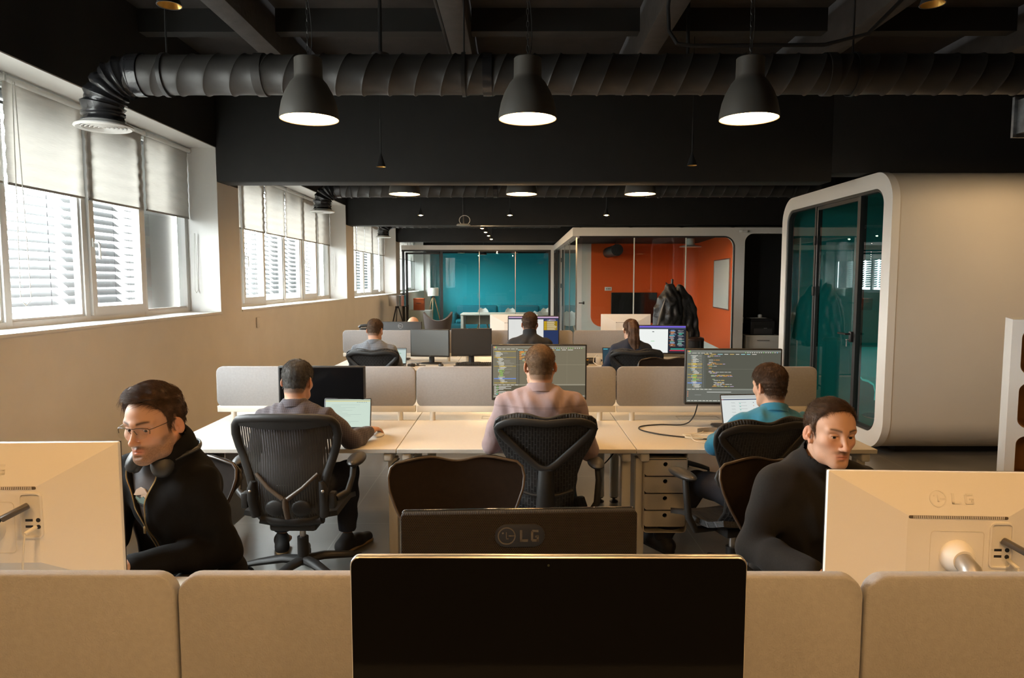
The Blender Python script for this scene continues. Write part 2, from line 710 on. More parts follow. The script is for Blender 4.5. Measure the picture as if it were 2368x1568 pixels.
# left wall with window bays: white below, black paint high up
b = MB()
WX, WO = -3.0, -3.42
ys = [YB] + [q for ab in BAYS for q in ab] + [YF]
b.box(WO, YB, 0, WX, YF, 1.39, 0)
for i in range(0, len(ys), 2):
    b.box(WO, ys[i], 1.39, WX, ys[i + 1], 2.72, 0)
    b.box(WO, ys[i], 2.72, WX, ys[i + 1], 3.06, 1)
b.box(WO, YB, 3.06, WX, YF, 4.05, 1)
struct(b.build('wall_left', [M_WALL, M_BLACK]))
b = MB()
for y0, y1 in BAYS:
    b.box(WO + 0.02, y0 + 0.004, 3.052, WX - 0.001, y1 - 0.004, 3.064)
    b.box(WO + 0.02, y0 - 0.002, 1.395, WX - 0.001, y0 + 0.006, 3.064)
    b.box(WO + 0.02, y1 - 0.006, 1.395, WX - 0.001, y1 + 0.002, 3.064)
struct(b.build('trim_1', M_WHITE))
for n, (y0, y1) in enumerate(BAYS):
    bb = MB()
    bb.box(WO + 0.02, y0 + 0.002, 1.388, WX + 0.012, y1 - 0.002, 1.408)
    struct(bb.build('trim_%d' % (n + 2), M_WHITE))
struct(MB().box(9.0, YB, 0, 9.2, YF, 4.05).build('wall_right', M_BLACK))
struct(MB().box(-3.6, YB - 0.2, 0, 9.2, YB, 4.05, 0).build('wall_near', M_BLACK))
M_TEAL = mat('teal_paint', (0.004, 0.40, 0.50), 0.55)
struct(MB().box(-3.6, YF, 0, 9.2, YF + 0.2, 2.66, 0).box(-3.6, YF, 2.66, 9.2, YF + 0.2, 4.05, 1).build('wall_far', [M_TEAL, M_BLACK]))

# ceiling: slab, long ribs, short joists and the deep cross beams
struct(MB().box(-3.6, YB, 3.88, 9.2, YF, 4.05).build('ceiling', M_SLAB))
RIBX = [-1.99, -0.43, 1.08, 2.57, 4.07, 5.58, 7.08, 8.58]
for x in RIBX:
    struct(MB().bprism(rrect(0.17, 0.34, 0.012, 2, x, 3.73), YB, YF, 0.004, 'y').build('ceiling_rib', M_GREYBEAM))
for y in [0.6, 1.9, 3.2, 4.45, 5.69, 6.9, 8.2, 9.4, 10.6, 11.8]:
    struct(MB().box(-3.0, y, 3.70, 9.0, y + 0.12, 3.88).build('ceiling_joist', M_BLACK))
for y in [1.72 - 5.35, 1.72, 7.07, 12.5, 17.72]:
    if y < YB:
        continue
    if y < 3:
        continue
    xe = 3.18 if y < 8 else 9.0
    struct(MB().bprism(rrect(0.28, 1.18, 0.01, 2, y + 0.14, 2.715 + 0.59), -3.0, xe, 0.004, 'x').build('ceiling_beam', M_BLACK))
    if xe < 9:
        struct(MB().bprism(rrect(0.28, 1.09, 0.01, 2, y + 0.14, 2.80 + 0.545), xe, 9.0, 0.004, 'x').build('ceiling_beam', M_BLACK))

# ---------------------------------------------------------------- windows
M_SHADE = None
def shade_mat():
    m = bpy.data.materials.new('roller_fabric')
    m.use_nodes = True
    nt = m.node_tree
    nt.nodes.clear()
    tc = nd(nt, 'ShaderNodeTexCoord')
    mp = nd(nt, 'ShaderNodeMapping')
    mp.inputs['Scale'].default_value = (1, 3, 120)
    n = nd(nt, 'ShaderNodeTexNoise')
    n.inputs['Scale'].default_value = 3
    n.inputs['Detail'].default_value = 3
    nt.links.new(tc.outputs['Object'], mp.inputs['Vector'])
    nt.links.new(mp.outputs['Vector'], n.inputs['Vector'])
    cr = nd(nt, 'ShaderNodeMapRange')
    cr.inputs['To Min'].default_value = 0.82
    cr.inputs['To Max'].default_value = 1.12
    nt.links.new(n.outputs['Fac'], cr.inputs['Value'])
    mx = nd(nt, 'ShaderNodeMix', data_type='RGBA', blend_type='MULTIPLY')
    mx.inputs['Factor'].default_value = 1
    mx.inputs['A'].default_value = (0.80, 0.775, 0.735, 1)
    nt.links.new(cr.outputs['Result'], mx.inputs['B'])
    d = nd(nt, 'ShaderNodeBsdfDiffuse')
    t = nd(nt, 'ShaderNodeBsdfTranslucent')
    nt.links.new(mx.outputs['Result'], d.inputs['Color'])
    nt.links.new(mx.outputs['Result'], t.inputs['Color'])
    ms = nd(nt, 'ShaderNodeMixShader')
    ms.inputs[0].default_value = 0.6
    nt.links.new(d.outputs[0], ms.inputs[1])
    nt.links.new(t.outputs[0], ms.inputs[2])
    o = nd(nt, 'ShaderNodeOutputMaterial')
    nt.links.new(ms.outputs[0], o.inputs[0])
    return m

M_SHADE = shade_mat()
M_SLAT = mat('grey_aluminium_slat', (0.075, 0.075, 0.075), 0.5)
M_CHAIN = mat('bead_chain', (0.75, 0.74, 0.70), 0.3)
M_EXT = mat('grey_render', (0.30, 0.30, 0.30), 0.8)
WPX = -3.345
BLIND_WHERE = ['nearest', 'second', 'third', 'fourth']
ORD = ['first', 'second', 'third', 'fourth', 'fifth', 'sixth']

def roller_blind(y0, y1, label, grp):
    t = thing('roller_blind', label, 'blind', (WPX + 0.075, (y0 + y1) / 2, 3.02), 0, grp)
    hw = (y1 - y0) / 2 - 0.022
    MB().cyl((0, -hw - 0.01, 0), (0, hw + 0.01, 0), 0.021, n=14).build('roller_tube', M_PVC, t)
    P = []
    for i in range(33):
        z = -0.01 - i * (0.655 / 32)
        bulge = 0.0035 * math.sin(i / 32 * 2 * PI * 6.5)
        P.append([(-0.018 + bulge, -hw + 2 * hw * j, z) for j in (0, 0.25, 0.5, 0.75, 1)])
    MB().grid(P, thick=0.0012).build('fabric', M_SHADE, t)
    MB().rbox((-0.018, 0, -0.668), (0.012, 2 * hw, 0.018), 0.004).build('bottom_bar', mat('grey_bar', (0.32, 0.31, 0.29), 0.4), t)
    MB().cbox((0, -hw - 0.014, 0.0), (0.05, 0.006, 0.05)).cbox((0, hw + 0.014, 0), (0.05, 0.006, 0.05)).build('bracket', M_PVC, t)
    return t

def venetian(y0, y1, label, grp, ang=0.55, z0=1.47, z1=2.98):
    t = thing('venetian_blind', label, 'blind', (-3.53, (y0 + y1) / 2, z1), 0, grp)
    hw = (y1 - y0) / 2 - 0.05
    b = MB()
    n = int((z1 - z0) / 0.066)
    for i in range(n):
        z = -(i + 0.5) * 0.066
        P = []
        for q in range(6):
            u = (q / 5 - 0.5) * 0.08
            c = 0.006 * (1 - (2 * q / 5 - 1) ** 2)
            P.append([(u * math.cos(ang) - c * math.sin(ang), yy, z - u * math.sin(ang) + c * math.cos(ang)) for yy in (-hw, hw)])
        b.grid(P)
    b.build('slats', M_SLAT, t)
    c = MB()
    for yy in (-hw * 0.7, hw * 0.7):
        c.tube([(0.042, yy, 0), (0.042, yy, -(z1 - z0))], 0.0022, 5)
        c.tube([(-0.042, yy, 0), (-0.042, yy, -(z1 - z0))], 0.0022, 5)
    c.build('ladder_cord', M_GASKET, t)
    MB().box(-0.05, -hw - 0.03, 0.0, 0.125, hw + 0.03, 3.075 - z1).build('head_box', M_SLAT, t)
    return t

def window(n, y0, y1, k, handle_at, where):
    wroot = bpy.data.objects.new('window_%d' % n, None)
    COL.objects.link(wroot)
    wroot.location = (WPX, y0, 1.40)
    wroot['kind'] = 'structure'
    H = 1.65
    W = y1 - y0
    p = W / k
    b = MB()
    b.box(-0.05, 0, 0, 0.03, W, 0.05)
    b.box(-0.05, 0, H - 0.05, 0.03, W, H)
    for i in range(k + 1):
        y = min(max(i * p, 0.03), W - 0.03)
        b.rbox((-0.01, y, H / 2), (0.085, 0.06, H), 0.006)
    b.build('window_frame', M_PVC, wroot)
    for i in range(k):
        ya, yb = i * p + 0.035, (i + 1) * p - 0.035
        if i in handle_at:
            s_ = MB()
            s_.ring([(ya, 0.05), (yb, 0.05), (yb, H - 0.05), (ya, H - 0.05)], [(ya + 0.06, 0.12), (yb - 0.06, 0.12), (yb - 0.06, H - 0.11), (ya + 0.06, H - 0.11)], 0.0, 0.05, 'x')
            so = s_.build('sash', M_PVC, wroot)
            hb = MB()
            yh = ya + 0.03
            hb.rbox((0.056, yh, 0.62), (0.012, 0.028, 0.07), 0.005)
            hb.tube([(0.06, yh, 0.62), (0.095, yh, 0.62), (0.1, yh + 0.004, 0.60), (0.1, yh + 0.006, 0.49)], 0.009, 8)
            hb.build('window_handle', M_PVC, so)
            g = 0.06
        else:
            g = 0.012
            sb = MB()
            sb.ring([(ya, 0.05), (yb, 0.05), (yb, H - 0.05), (ya, H - 0.05)], [(ya + 0.018, 0.068), (yb - 0.018, 0.068), (yb - 0.018, H - 0.068), (ya + 0.018, H - 0.068)], -0.02, 0.015, 'x')
            sb.build('glazing_bead', M_PVC, wroot)
        MB().box(-0.012, ya + g - 0.005, 0.05, -0.006, yb - g + 0.005, H - 0.05).build('pane', M_PANE, wroot)
    return wroot

win_specs = [(1, *BAYS[0], 6, (1, 4), 'nearest'), (2, *BAYS[1], 6, (1, 4), 'second'), (3, *BAYS[2], 6, (1, 4), 'third'), (4, *BAYS[3], 6, (1, 4), 'farthest')]
VIS = {1: range(2, 6), 2: range(0, 6), 3: range(0, 6), 4: range(0, 6)}
for n, y0, y1, k, hd, where in win_specs:
    window(n, y0, y1, k, hd, where)
    p = (y1 - y0) / k
    for i in range(k):
        if i not in VIS[n]:
            continue
        far = {5: 'at the far end', 4: 'second from the far end', 3: 'third from the far end', 2: 'fourth from the far end', 1: 'fifth from the far end', 0: 'nearest the camera'}[i]
        ya, yb = y0 + i * p, y0 + (i + 1) * p
        roller_blind(ya, yb, 'half-lowered cream roller blind in the %s window bay, %s' % (where, far), 'cream roller blinds')
        # the last louvre of each bay is drawn aside to its left edge
        if i == 5:
            venetian(ya - 0.02, ya + 0.32, 'narrow outside louvre in the %s window bay, %s' % (where, far), 'outside louvres', 0.25)
        else:
            venetian(ya, yb, 'outside louvre in the %s window bay, %s' % (where, far), 'outside louvres', 0.60 + 0.04 * ((i * 7 + n) % 3))
    struct(MB().box(-3.95, y1 - 0.5, -0.2, -3.5, y1 + 0.12, 3.9).build('outside_fin', M_EXT))

# bead chains of the blinds that hang free
def bead_chain(y, x, z1, z0, wdt, label):
    b = MB()
    pts = []
    for i in range(25):
        a = i / 24
        if a < 0.45:
            q = a / 0.45
            pts.append((x, y - wdt * 0.5 * (0.2 + 0.8 * q), z1 + (z0 + 0.04 - z1) * q))
        elif a < 0.55:
            q = (a - 0.45) / 0.1
            pts.append((x, y - wdt * 0.5 * math.cos(PI * q), z0 + 0.04 - 0.04 * math.sin(PI * q)))
        else:
            q = (a - 0.55) / 0.45
            pts.append((x, y + wdt * 0.5 * (1 - 0.8 * q), z0 + 0.04 + (z1 - z0 - 0.04) * q))
    b.tube(pts, 0.0032, 5)
    tag(b.build('bead_chain', M_CHAIN), label, 'blind chain', 'blind chains')

bead_chain(4.56, WPX + 0.12, 3.0, 1.56, 0.10, 'white bead chain looped beside the blind at the left picture edge')
bead_chain(7.02, WPX + 0.12, 2.2, 1.60, 0.07, 'thin bead chain hanging against the end reveal of the nearest window bay')
bead_chain(12.34, WPX + 0.12, 2.2, 1.60, 0.07, 'thin bead chain hanging at the far end of the second window bay')
# ---------------------------------------------------------------- ducts, lamps, cables overhead
M_DUCT = mat('dark_duct_fabric', (0.030, 0.028, 0.026), 0.5, noise=(7, 0.2), bump=(30, 0.15, 0.004))
M_FLEX = mat('glossy_black_foil', (0.02, 0.02, 0.022), 0.22, bump=(18, 0.35, 0.01))
M_GRILLE = mat('pale_grille', (0.72, 0.71, 0.68), 0.4)

def air_duct(y, z, R, xe, x1, label, zg):
    t = thing('air_duct', label, 'duct', (xe, y, z))
    b = MB()
    # long spiral-wound tube: profile with a small rib every 0.165 m
    xs, rs = [], []
    x = 0.21
    L = x1 - xe
    k = 0
    while x < L:
        for dx, dr in ((0, 0), (0.012, 0.0075), (0.026, 0.0), (0.09, -0.0015)):
            xs.append(x + dx)
            rs.append(R + dr)
        x += 0.165
        k += 1
    vs = []
    n = 36
    for xi, ri in zip(xs, rs):
        for j in range(n):
            a = 2 * PI * j / n
            vs.append((xi + 0.05 * math.sin(a), ri * math.cos(a), ri * math.sin(a)))
    fs = [(i * n + j, i * n + (j + 1) % n, (i + 1) * n + (j + 1) % n, (i + 1) * n + j) for i in range(len(xs) - 1) for j in range(n)]
    b.add(vs, fs)
    b.build('duct_tube', M_DUCT, t, sharp=60)
    for i, xx in enumerate((0.25, 1.02, 2.45, 4.6)):
        if xx < L:
            bm_ = MB().tube([(xx - 0.03, 0, 0), (xx - 0.028, 0, 0), (xx + 0.028, 0, 0), (xx + 0.03, 0, 0)], [R, R + 0.009, R + 0.009, R], 36)
            bm_.build('duct_joint', M_FLEX if i in (0, 2) else M_DUCT, t)
    # gathered elbow down to the grille
    e = MB()
    path, rad = [], []
    BR = 0.225
    for i in range(46):
        q = i / 45
        if q < 0.7:
            a = q / 0.7 * PI / 2
            path.append((BR - BR * math.sin(a), 0, -BR + BR * math.cos(a)))
        else:
            path.append((0, 0, -BR - (q - 0.7) / 0.3 * (z - BR - zg)))
        cr = 0.010 * math.sin(i * 1.15) + 0.005 * math.sin(i * 2.7 + 1)
        rad.append(R * 1.0 + cr * (1 if q < 0.75 else 0.5))
    e.tube(path, rad, 30)
    e.build('elbow', M_FLEX, t, sharp=70)
    g = MB()
    zz = zg - z
    g.lathe([(R * 0.95, 0.03), (R * 1.38, 0.004), (R * 1.4, -0.004), (R * 1.3, -0.012), (R * 1.08, 0.0), (R * 1.08, 0.02)], 40, c=(0, 0, zz))
    for r in (0.2, 0.4, 0.6, 0.8, 1.0):
        g.lathe([(R * r - 0.010, 0.003), (R * r + 0.004, -0.009), (R * r + 0.010, -0.006), (R * r - 0.004, 0.006)], 36, c=(0, 0, zz), closed=True)
    g.lathe([(0, -0.006), (R * 0.09, -0.008), (R * 0.12, 0.01), (0, 0.012)], 20, c=(0, 0, zz))
    g.cbox((0, 0, zz + 0.014), (R * 2.1, 0.012, 0.006)).cbox((0, 0, zz + 0.014), (0.012, R * 2.1, 0.006))
    g.build('round_grille', M_GRILLE, t)
    MB().cyl((0, 0, zz + 0.028), (0, 0, zz + 0.03), R * 1.0, n=30).build('damper', mat('damper_grey', (0.50, 0.50, 0.48), 0.5), t)
    for hx in (0.42, 2.3, 4.75, 6.6):
        if hx < L:
            h = MB()
            h.cyl((hx, 0.0, R), (hx, 0.0, 3.88 - z), 0.006, n=6)
            h.ring(circ(R + 0.012, 36), circ(R + 0.008, 36), hx - 0.012, hx + 0.012, 'x')
            h.build('hanger', M_BLKMETAL, t)
    return t

air_duct(4.5, 3.02, 0.122, -2.62, 8.9, 'thick dark spiral duct with glossy elbow crossing above the nearest window bay', 2.70)
air_duct(9.9, 3.02, 0.122, -2.72, 8.9, 'dark duct with elbow and round grille beside the second window bay', 2.70)
air_duct(15.3, 3.00, 0.122, -2.88, 1.0, 'farthest dark duct with elbow beside the third window bay', 2.68)

# ---- bell pendants
M_BELL = mat('dark_grey_lamp_metal', (0.080, 0.074, 0.065), 0.5)
M_BELLIN = mat('lamp_inside_white', (0.85, 0.83, 0.78), 0.5)
M_DIFF = glow('warm_lamp_glow', (1.0, 0.565, 0.22), LAMP)

def pendant_proto():
    t = thing('pendant_lamp', 'x', 'lamp')
    prof = [(0.0, 0.343), (0.074, 0.343), (0.079, 0.338), (0.080, 0.24), (0.083, 0.225), (0.105, 0.20), (0.135, 0.145), (0.155, 0.09), (0.166, 0.035), (0.169, 0.0)]
    inn = [(0.163, 0.002), (0.160, 0.035), (0.149, 0.088), (0.13, 0.14), (0.10, 0.193), (0.0, 0.205)]
    MB().lathe(prof + [(0.166, -0.002), (0.163, 0.002)], 44).build('lamp_shade', M_BELL, t, sharp=30)
    MB().lathe(inn, 44).build('shade_lining', M_BELLIN, t)
    d = MB().lathe([(0.0, 0.030), (0.150, 0.030), (0.151, 0.033), (0.0, 0.036)], 40).build('diffuser', M_DIFF, t)
    c = MB()
    z = 0.343
    L = 3.88 - 2.655 - 0.343
    nl = int(L / 0.034)
    for i in range(nl):
        zz = z + 0.02 + i * 0.034
        q = []
        for a in range(10):
            an = 2 * PI * a / 10
            u, v = 0.007 * math.cos(an), 0.020 * math.sin(an)
            q.append((u, 0, zz + v) if i % 2 else (0, u, zz + v))
        c.tube(q, 0.0022, 5, closed=True)
    c.build('chain', M_BLKMETAL, t)
    pts = []
    for i in range(14):
        q = i / 13
        pts.append((0.012 * math.sin(q * 9) + 0.012, 0.01 * math.cos(q * 7), z + q * L))
    MB().tube(pts, 0.003, 6).build('cable', M_BLKMETAL, t)
    MB().lathe([(0, L + z), (0.045, L + z), (0.045, L + z - 0.03), (0.03, L + z - 0.045), (0, L + z - 0.045)], 20).build('ceiling_rose', M_BLKMETAL, t)
    return t

pp = pendant_proto()
PX = (-1.19, 0.075, 1.355)
first = True
for yy, row in ((4.1, 'nearer'), (7.58, 'farther')):
    for x, pos in zip(PX, ('left', 'middle', 'right')):
        lab = '%s big dark bell pendant of the %s lamp row, glowing warm' % (pos, row)
        if first:
            pp.location = (x, yy, 2.655)
            pp['label'] = lab
            pp['group'] = 'bell pendant lamps'
            first = False
        else:
            dup(pp, (x, yy, 2.655), 0.3 * x, lab)
# the same row goes on above the desks where the photographer stands
for x, pos in zip(PX, ('left', 'middle', 'right')):
    dup(pp, (x, 0.62, 2.655), 0.2, '%s bell pendant of the lamp row overhead, above the nearest desks' % pos)

for yy in (0.62, 4.1):
    for k, x in enumerate((4.35, 5.65)):
        if yy > 2 and k == 0:
            continue
        dup(pp, (x, yy, 2.655), 0.5, '%s bell pendant of the right-hand lamp group, %s' % (('left', 'right')[k], 'near' if yy < 2 else 'beside the meeting pod'))
for x, pos in zip(PX, ('left', 'middle', 'right')):
    dup(pp, (x, -0.75, 2.655), 0.2, '%s bell pendant of the rearmost lamp row, behind the photographer' % pos)

# ---- little cone spots on thin rods
M_GOLD = mat('gold_lining', (0.62, 0.38, 0.10), 0.3, 0.8)
def cone_proto(nm, on):
    t = thing('cone_spotlight', 'x', 'lamp', (0, 0, 0), 0, 'small cone spotlights')
    MB().lathe([(0, 0.115), (0.008, 0.113), (0.011, 0.095), (0.041, 0.004), (0.043, 0.0), (0.040, 0.0)], 24).build('cone_shade', M_BLKMETAL, t)
    MB().lathe([(0.0395, 0.001), (0.020, 0.045), (0.0, 0.05)], 24).build('reflector', M_GOLD, t)
    MB().ball((0, 0, 0.001 if on else 0.026), (0.017, 0.017, 0.010), 8).build('bulb', glow('spot_on', (1.0, 0.66, 0.33), SPOT) if on else glow('spot_dim', (1.0, 0.85, 0.66), 0.9), t)
    MB().cyl((0, 0, 0.11), (0, 0, 0.40), 0.006, n=8).build('stem', M_BLKMETAL, t)
    MB().cyl((0, 0, 0.40), (0, 0, 3.88 - 2.69), 0.0022, n=6).build('cord', M_BLKMETAL, t)
    return t

on = cone_proto('on', True)
off = cone_proto('off', False)
on.location = (-1.385, 10.3, 2.685)
on['label'] = 'small lit cone spotlight hanging left, in front of the second beam'
dup(on, (-0.07, 10.3, 2.685), 0, 'bright star-like cone spotlight hanging in the middle before the second beam')
dup(on, (1.35, 10.3, 2.685), 0, 'small lit cone spotlight hanging right, before the second beam')
for i, y in enumerate((12.9, 13.9, 15.0, 16.2)):
    dup(on, (-0.60 + 0.02 * i, y, 2.688), 0, ['nearest', 'second nearest', 'third nearest', 'farthest'][i] + ' of the four tiny lit spots in a line down the corridor')
off.location = (-1.14, 6.0, 2.69)
off['label'] = 'small unlit cone spotlight on a rod, left, before the first beam'
dup(off, (1.51, 6.0, 2.70), 0, 'small dim cone spotlight on a rod, right, before the first beam')
dup(off, (-1.22, 2.53, 2.69), 0, 'black cone spotlight with gold lining at the top edge, left')
dup(off, (1.47, 2.53, 2.69), 0, 'black cone spotlight with gold lining at the top edge, right')
sp = dup(on, (4.55, 5.6, 2.685), 0, 'lit cone spotlight beside the meeting pod wall, right of the frame')

# ---- smoke detectors, conduit, tray and loose loop
def detector(x, y, z, label):
    t = thing('smoke_detector', label, 'smoke detector', (x, y, z), 0, 'round ceiling detectors')
    MB().lathe([(0, 0), (0.03, 0), (0.045, 0.012), (0.05, 0.03), (0.055, 0.034), (0.055, 0.05), (0, 0.05)], 24).build('detector_head', M_BLKMETAL, t)
    MB().lathe([(0, 0.05), (0.065, 0.05), (0.065, 0.07), (0, 0.07)], 24).build('base', M_GREYBEAM, t)
    MB().cyl((0, 0, 0.065), (0, 0, 3.882 - z), 0.014, n=10).build('drop_rod', M_BLKMETAL, t)
detector(-0.98, 5.2, 3.30, 'round detector above the duct, left of the middle pendant')
detector(1.32, 5.45, 3.36, 'round detector above the duct, left of the right pendant')

b = MB()
b.tube([(0.97, 2.6, 3.55), (0.97, 4.1, 3.55), (0.96, 4.42, 3.53), (0.955, 4.47, 3.42), (0.96, 4.45, 3.27), (1.0, 4.40, 3.175), (1.10, 4.39, 3.160), (1.9, 4.39, 3.165), (2.15, 4.36, 3.22), (2.42, 4.2, 3.52), (2.45, 3.9, 3.55)], 0.012, 8)
tag(b.build('cable_conduit', M_BLKMETAL), 'black cable conduit dropping past the duct between middle and right pendants', 'cable')
b = MB()
b.tube([(-0.535, 2.6, 3.60), (-0.535, 6.9, 3.60)], 0.014, 8)
tag(b.build('cable_conduit', M_BLKMETAL), 'straight conduit running along a ceiling rib left of the middle pendant', 'cable')

t = thing('galvanised_duct', 'galvanised rectangular metal duct end at the right picture edge', 'duct', (3.52, 2.80, 2.705))
M_GALV = mat('galvanised_sheet', (0.30, 0.31, 0.32), 0.42, 0.9, noise=(18, 0.3))
b = MB()
b.ring(rrect(0.98, 0.2, 0.0), rrect(0.94, 0.16, 0.0), -0.9, 1.5, 'y')
b.cbox((0, 0.6, 0), (0.94, 0.01, 0.16))
b.build('duct_casing', M_GALV, t)
f_ = MB()
f_.ring(rrect(1.02, 0.24, 0.0), rrect(0.95, 0.17, 0.0), 1.48, 1.5, 'y')
f_.build('flange', M_GALV, t)
for i in range(7):
    for zz in (-0.07, 0.07):
        MB().ball((-0.491, -0.3 + 0.28 * i, zz), 0.006, 5).build('rivet', M_STEEL, t)
MB().cyl((-0.3, 0.2, 0.1), (-0.3, 0.2, 1.177), 0.006, n=6).build('hanger', M_BLKMETAL, t)

t = thing('access_point', 'grey disc access point with a loose cable loop below the second beam', 'access point', (-0.82, 11.2, 2.60))
MB().lathe([(0, 0), (0.10, 0.0), (0.115, 0.012), (0.1, 0.03), (0, 0.036)], 28).build('housing', mat('grey_plastic', (0.25, 0.25, 0.24), 0.45), t)
MB().cyl((0, 0, 0.036), (0, 0, 1.28), 0.012, n=8).build('pole', M_BLKMETAL, t)
MB().tube([(0.02 + 0.085 * math.cos(a), -0.02, 0.09 + 0.075 * math.sin(a)) for a in [2 * PI * i / 24 for i in range(24)]], 0.005, 6, closed=True).build('cable_loop', mat('pale_cable', (0.6, 0.58, 0.54), 0.5), t)
# ---------------------------------------------------------------- far glass partition and teal meeting room
M_ORANGE = mat('orange_paint', (0.86, 0.118, 0.012), 0.55)
M_FRAMEW = mat('white_lacquer', (0.86, 0.84, 0.80), 0.45)
M_RUBBER = mat('black_rubber', (0.014, 0.014, 0.014), 0.5)
M_OAK = mat('light_oak', (0.50, 0.33, 0.17), 0.5, noise=(14, 0.15))
M_BROWNF = mat('brown_felt', (0.060, 0.045, 0.038), 0.9, bump=(160, 0.2, 0.002), sheen=0.1)
M_CREAM = mat('cream_laminate', (0.74, 0.70, 0.62), 0.42)
M_SHELL = mat('white_shell', (0.78, 0.77, 0.73), 0.4)

YP = 18.5
XL, XR = -3.0, 1.06
b = MB()
b.box(XL, YP - 0.06, 2.545, XR, YP + 0.06, 2.665)
b.box(XR - 0.10, YP - 0.06, 0, XR - 0.02, YP + 0.06, 2.545)
struct(b.build('trim_6', M_FRAMEW))
t = thing('glass_partition', 'glass wall with thin steel joints in front of the teal room', 'glass partition', (0, YP, 0))
f_ = MB()
f_.box(XL, -0.03, 2.50, XR - 0.1, 0.03, 2.545)
for x in (-2.96, -1.94, XR - 0.13):
    f_.box(x - 0.03, -0.03, 0, x + 0.03, 0.03, 2.50)
f_.box(XL, -0.03, 0, XR - 0.1, 0.03, 0.05)
f_.build('frame', M_BLKMETAL, t)
xs = [-1.91, -0.94, 0.02, XR - 0.16]
for a, c in zip(xs[:-1], xs[1:]):
    MB().box(a + 0.004, -0.006, 0.05, c - 0.004, 0.006, 2.5).build('glass_pane', M_CLEAR, t)
for x in xs[1:-1]:
    MB().box(x - 0.009, -0.012, 0.05, x + 0.009, 0.012, 2.5).build('joint_strip', M_STEEL, t)
d = thing('glass_door', 'black-framed glass door in the far partition beside the windows', 'door', (-2.9, YP, 0))
b = MB()
b.box(0.0, -0.025, 0.01, 0.06, 0.025, 2.48).box(0.90, -0.025, 0.01, 0.92, 0.025, 2.48).box(0.0, -0.025, 2.43, 0.92, 0.025, 2.48).box(0, -0.025, 0.01, 0.92, 0.025, 0.07)
b.build('door_frame', M_BLKMETAL, d)
MB().box(0.06, -0.005, 0.07, 0.90, 0.005, 2.43).build('glass_pane', M_CLEAR, d)
MB().rbox((0.05, -0.045, 1.02), (0.05, 0.04, 0.14), 0.005).tube([(0.05, -0.06, 1.05), (0.05, -0.09, 1.05), (-0.09, -0.09, 1.05)], 0.011, 8).build('door_handle', M_BLKMETAL, d)
for z in (0.3, 1.55, 2.2):
    MB().rbox((0.03, -0.032, z), (0.05, 0.02, 0.09), 0.004).build('hinge', M_BLKMETAL, d)

# white column and low wall left of the teal wall
struct(MB().box(-3.0, 23.2, 0, -2.92, YF, 2.6).box(-3.0, 23.0, 0, -2.80, 23.2, 2.66).build('column', M_WHITE))

def tripod_lamp(x, y, h, sh_r, sh_h, mshade, mleg, label, rz=0.0):
    t = thing('tripod_floor_lamp', label, 'lamp', (x, y, 0), rz)
    hub = h - sh_h - 0.02
    for k in range(3):
        a = 2 * PI * k / 3 + 0.5
        MB().tube([(0.03 * math.cos(a), 0.03 * math.sin(a), hub), (0.36 * math.cos(a), 0.36 * math.sin(a), 0.012)], [0.014, 0.017], 8).build('leg', mleg, t)
    MB().cyl((0, 0, hub - 0.03), (0, 0, hub + 0.03), 0.045, n=16).cyl((0, 0, hub), (0, 0, hub + 0.12), 0.012, n=8).build('hub', M_BLKMETAL, t)
    MB().lathe([(sh_r, hub + 0.02), (sh_r, h), (sh_r - 0.006, h), (sh_r - 0.006, hub + 0.02)], 40, closed=True).build('lamp_shade', mshade, t)
tripod_lamp(-2.63, 15.5, 1.40, 0.19, 0.235, mat('chrome_shade', (0.62, 0.62, 0.61), 0.18, 1.0), M_BLKMETAL, 'floor lamp with chrome drum shade on dark tripod, outside the glass door')
tripod_lamp(-2.42, 20.6, 1.52, 0.16, 0.24, mat('white_lamp_fabric', (0.82, 0.78, 0.68), 0.7), M_OAK, 'floor lamp with white drum shade on wooden tripod, inside the teal room')

t = thing('side_cabinet', 'low white cabinet inside the teal room beside the tripod lamp', 'cabinet', (-2.66, 19.6, 0))
MB().rbox((0, 0, 0.45), (0.62, 0.45, 0.9), 0.006).build('body', M_WHITE, t)
MB().rbox((0, -0.23, 0.45), (0.58, 0.018, 0.82), 0.003).build('door', M_WHITE, t)
t = thing('orange_box', 'orange leather-look storage box on the white cabinet', 'box', (-2.70, 19.6, 0.902))
MB().rbox((0, 0, 0.16), (0.30, 0.22, 0.32), 0.012).build('body', mat('orange_leather', (0.55, 0.09, 0.015), 0.5), t)
MB().rbox((0, 0, 0.31), (0.31, 0.23, 0.05), 0.012).build('lid', mat('orange_leather_lid', (0.48, 0.075, 0.012), 0.5), t)
MB().tube([(-0.06, -0.115, 0.2), (-0.06, -0.15, 0.2), (0.06, -0.15, 0.2), (0.06, -0.115, 0.2)], 0.008, 6).build('handle', M_BLKMETAL, t)

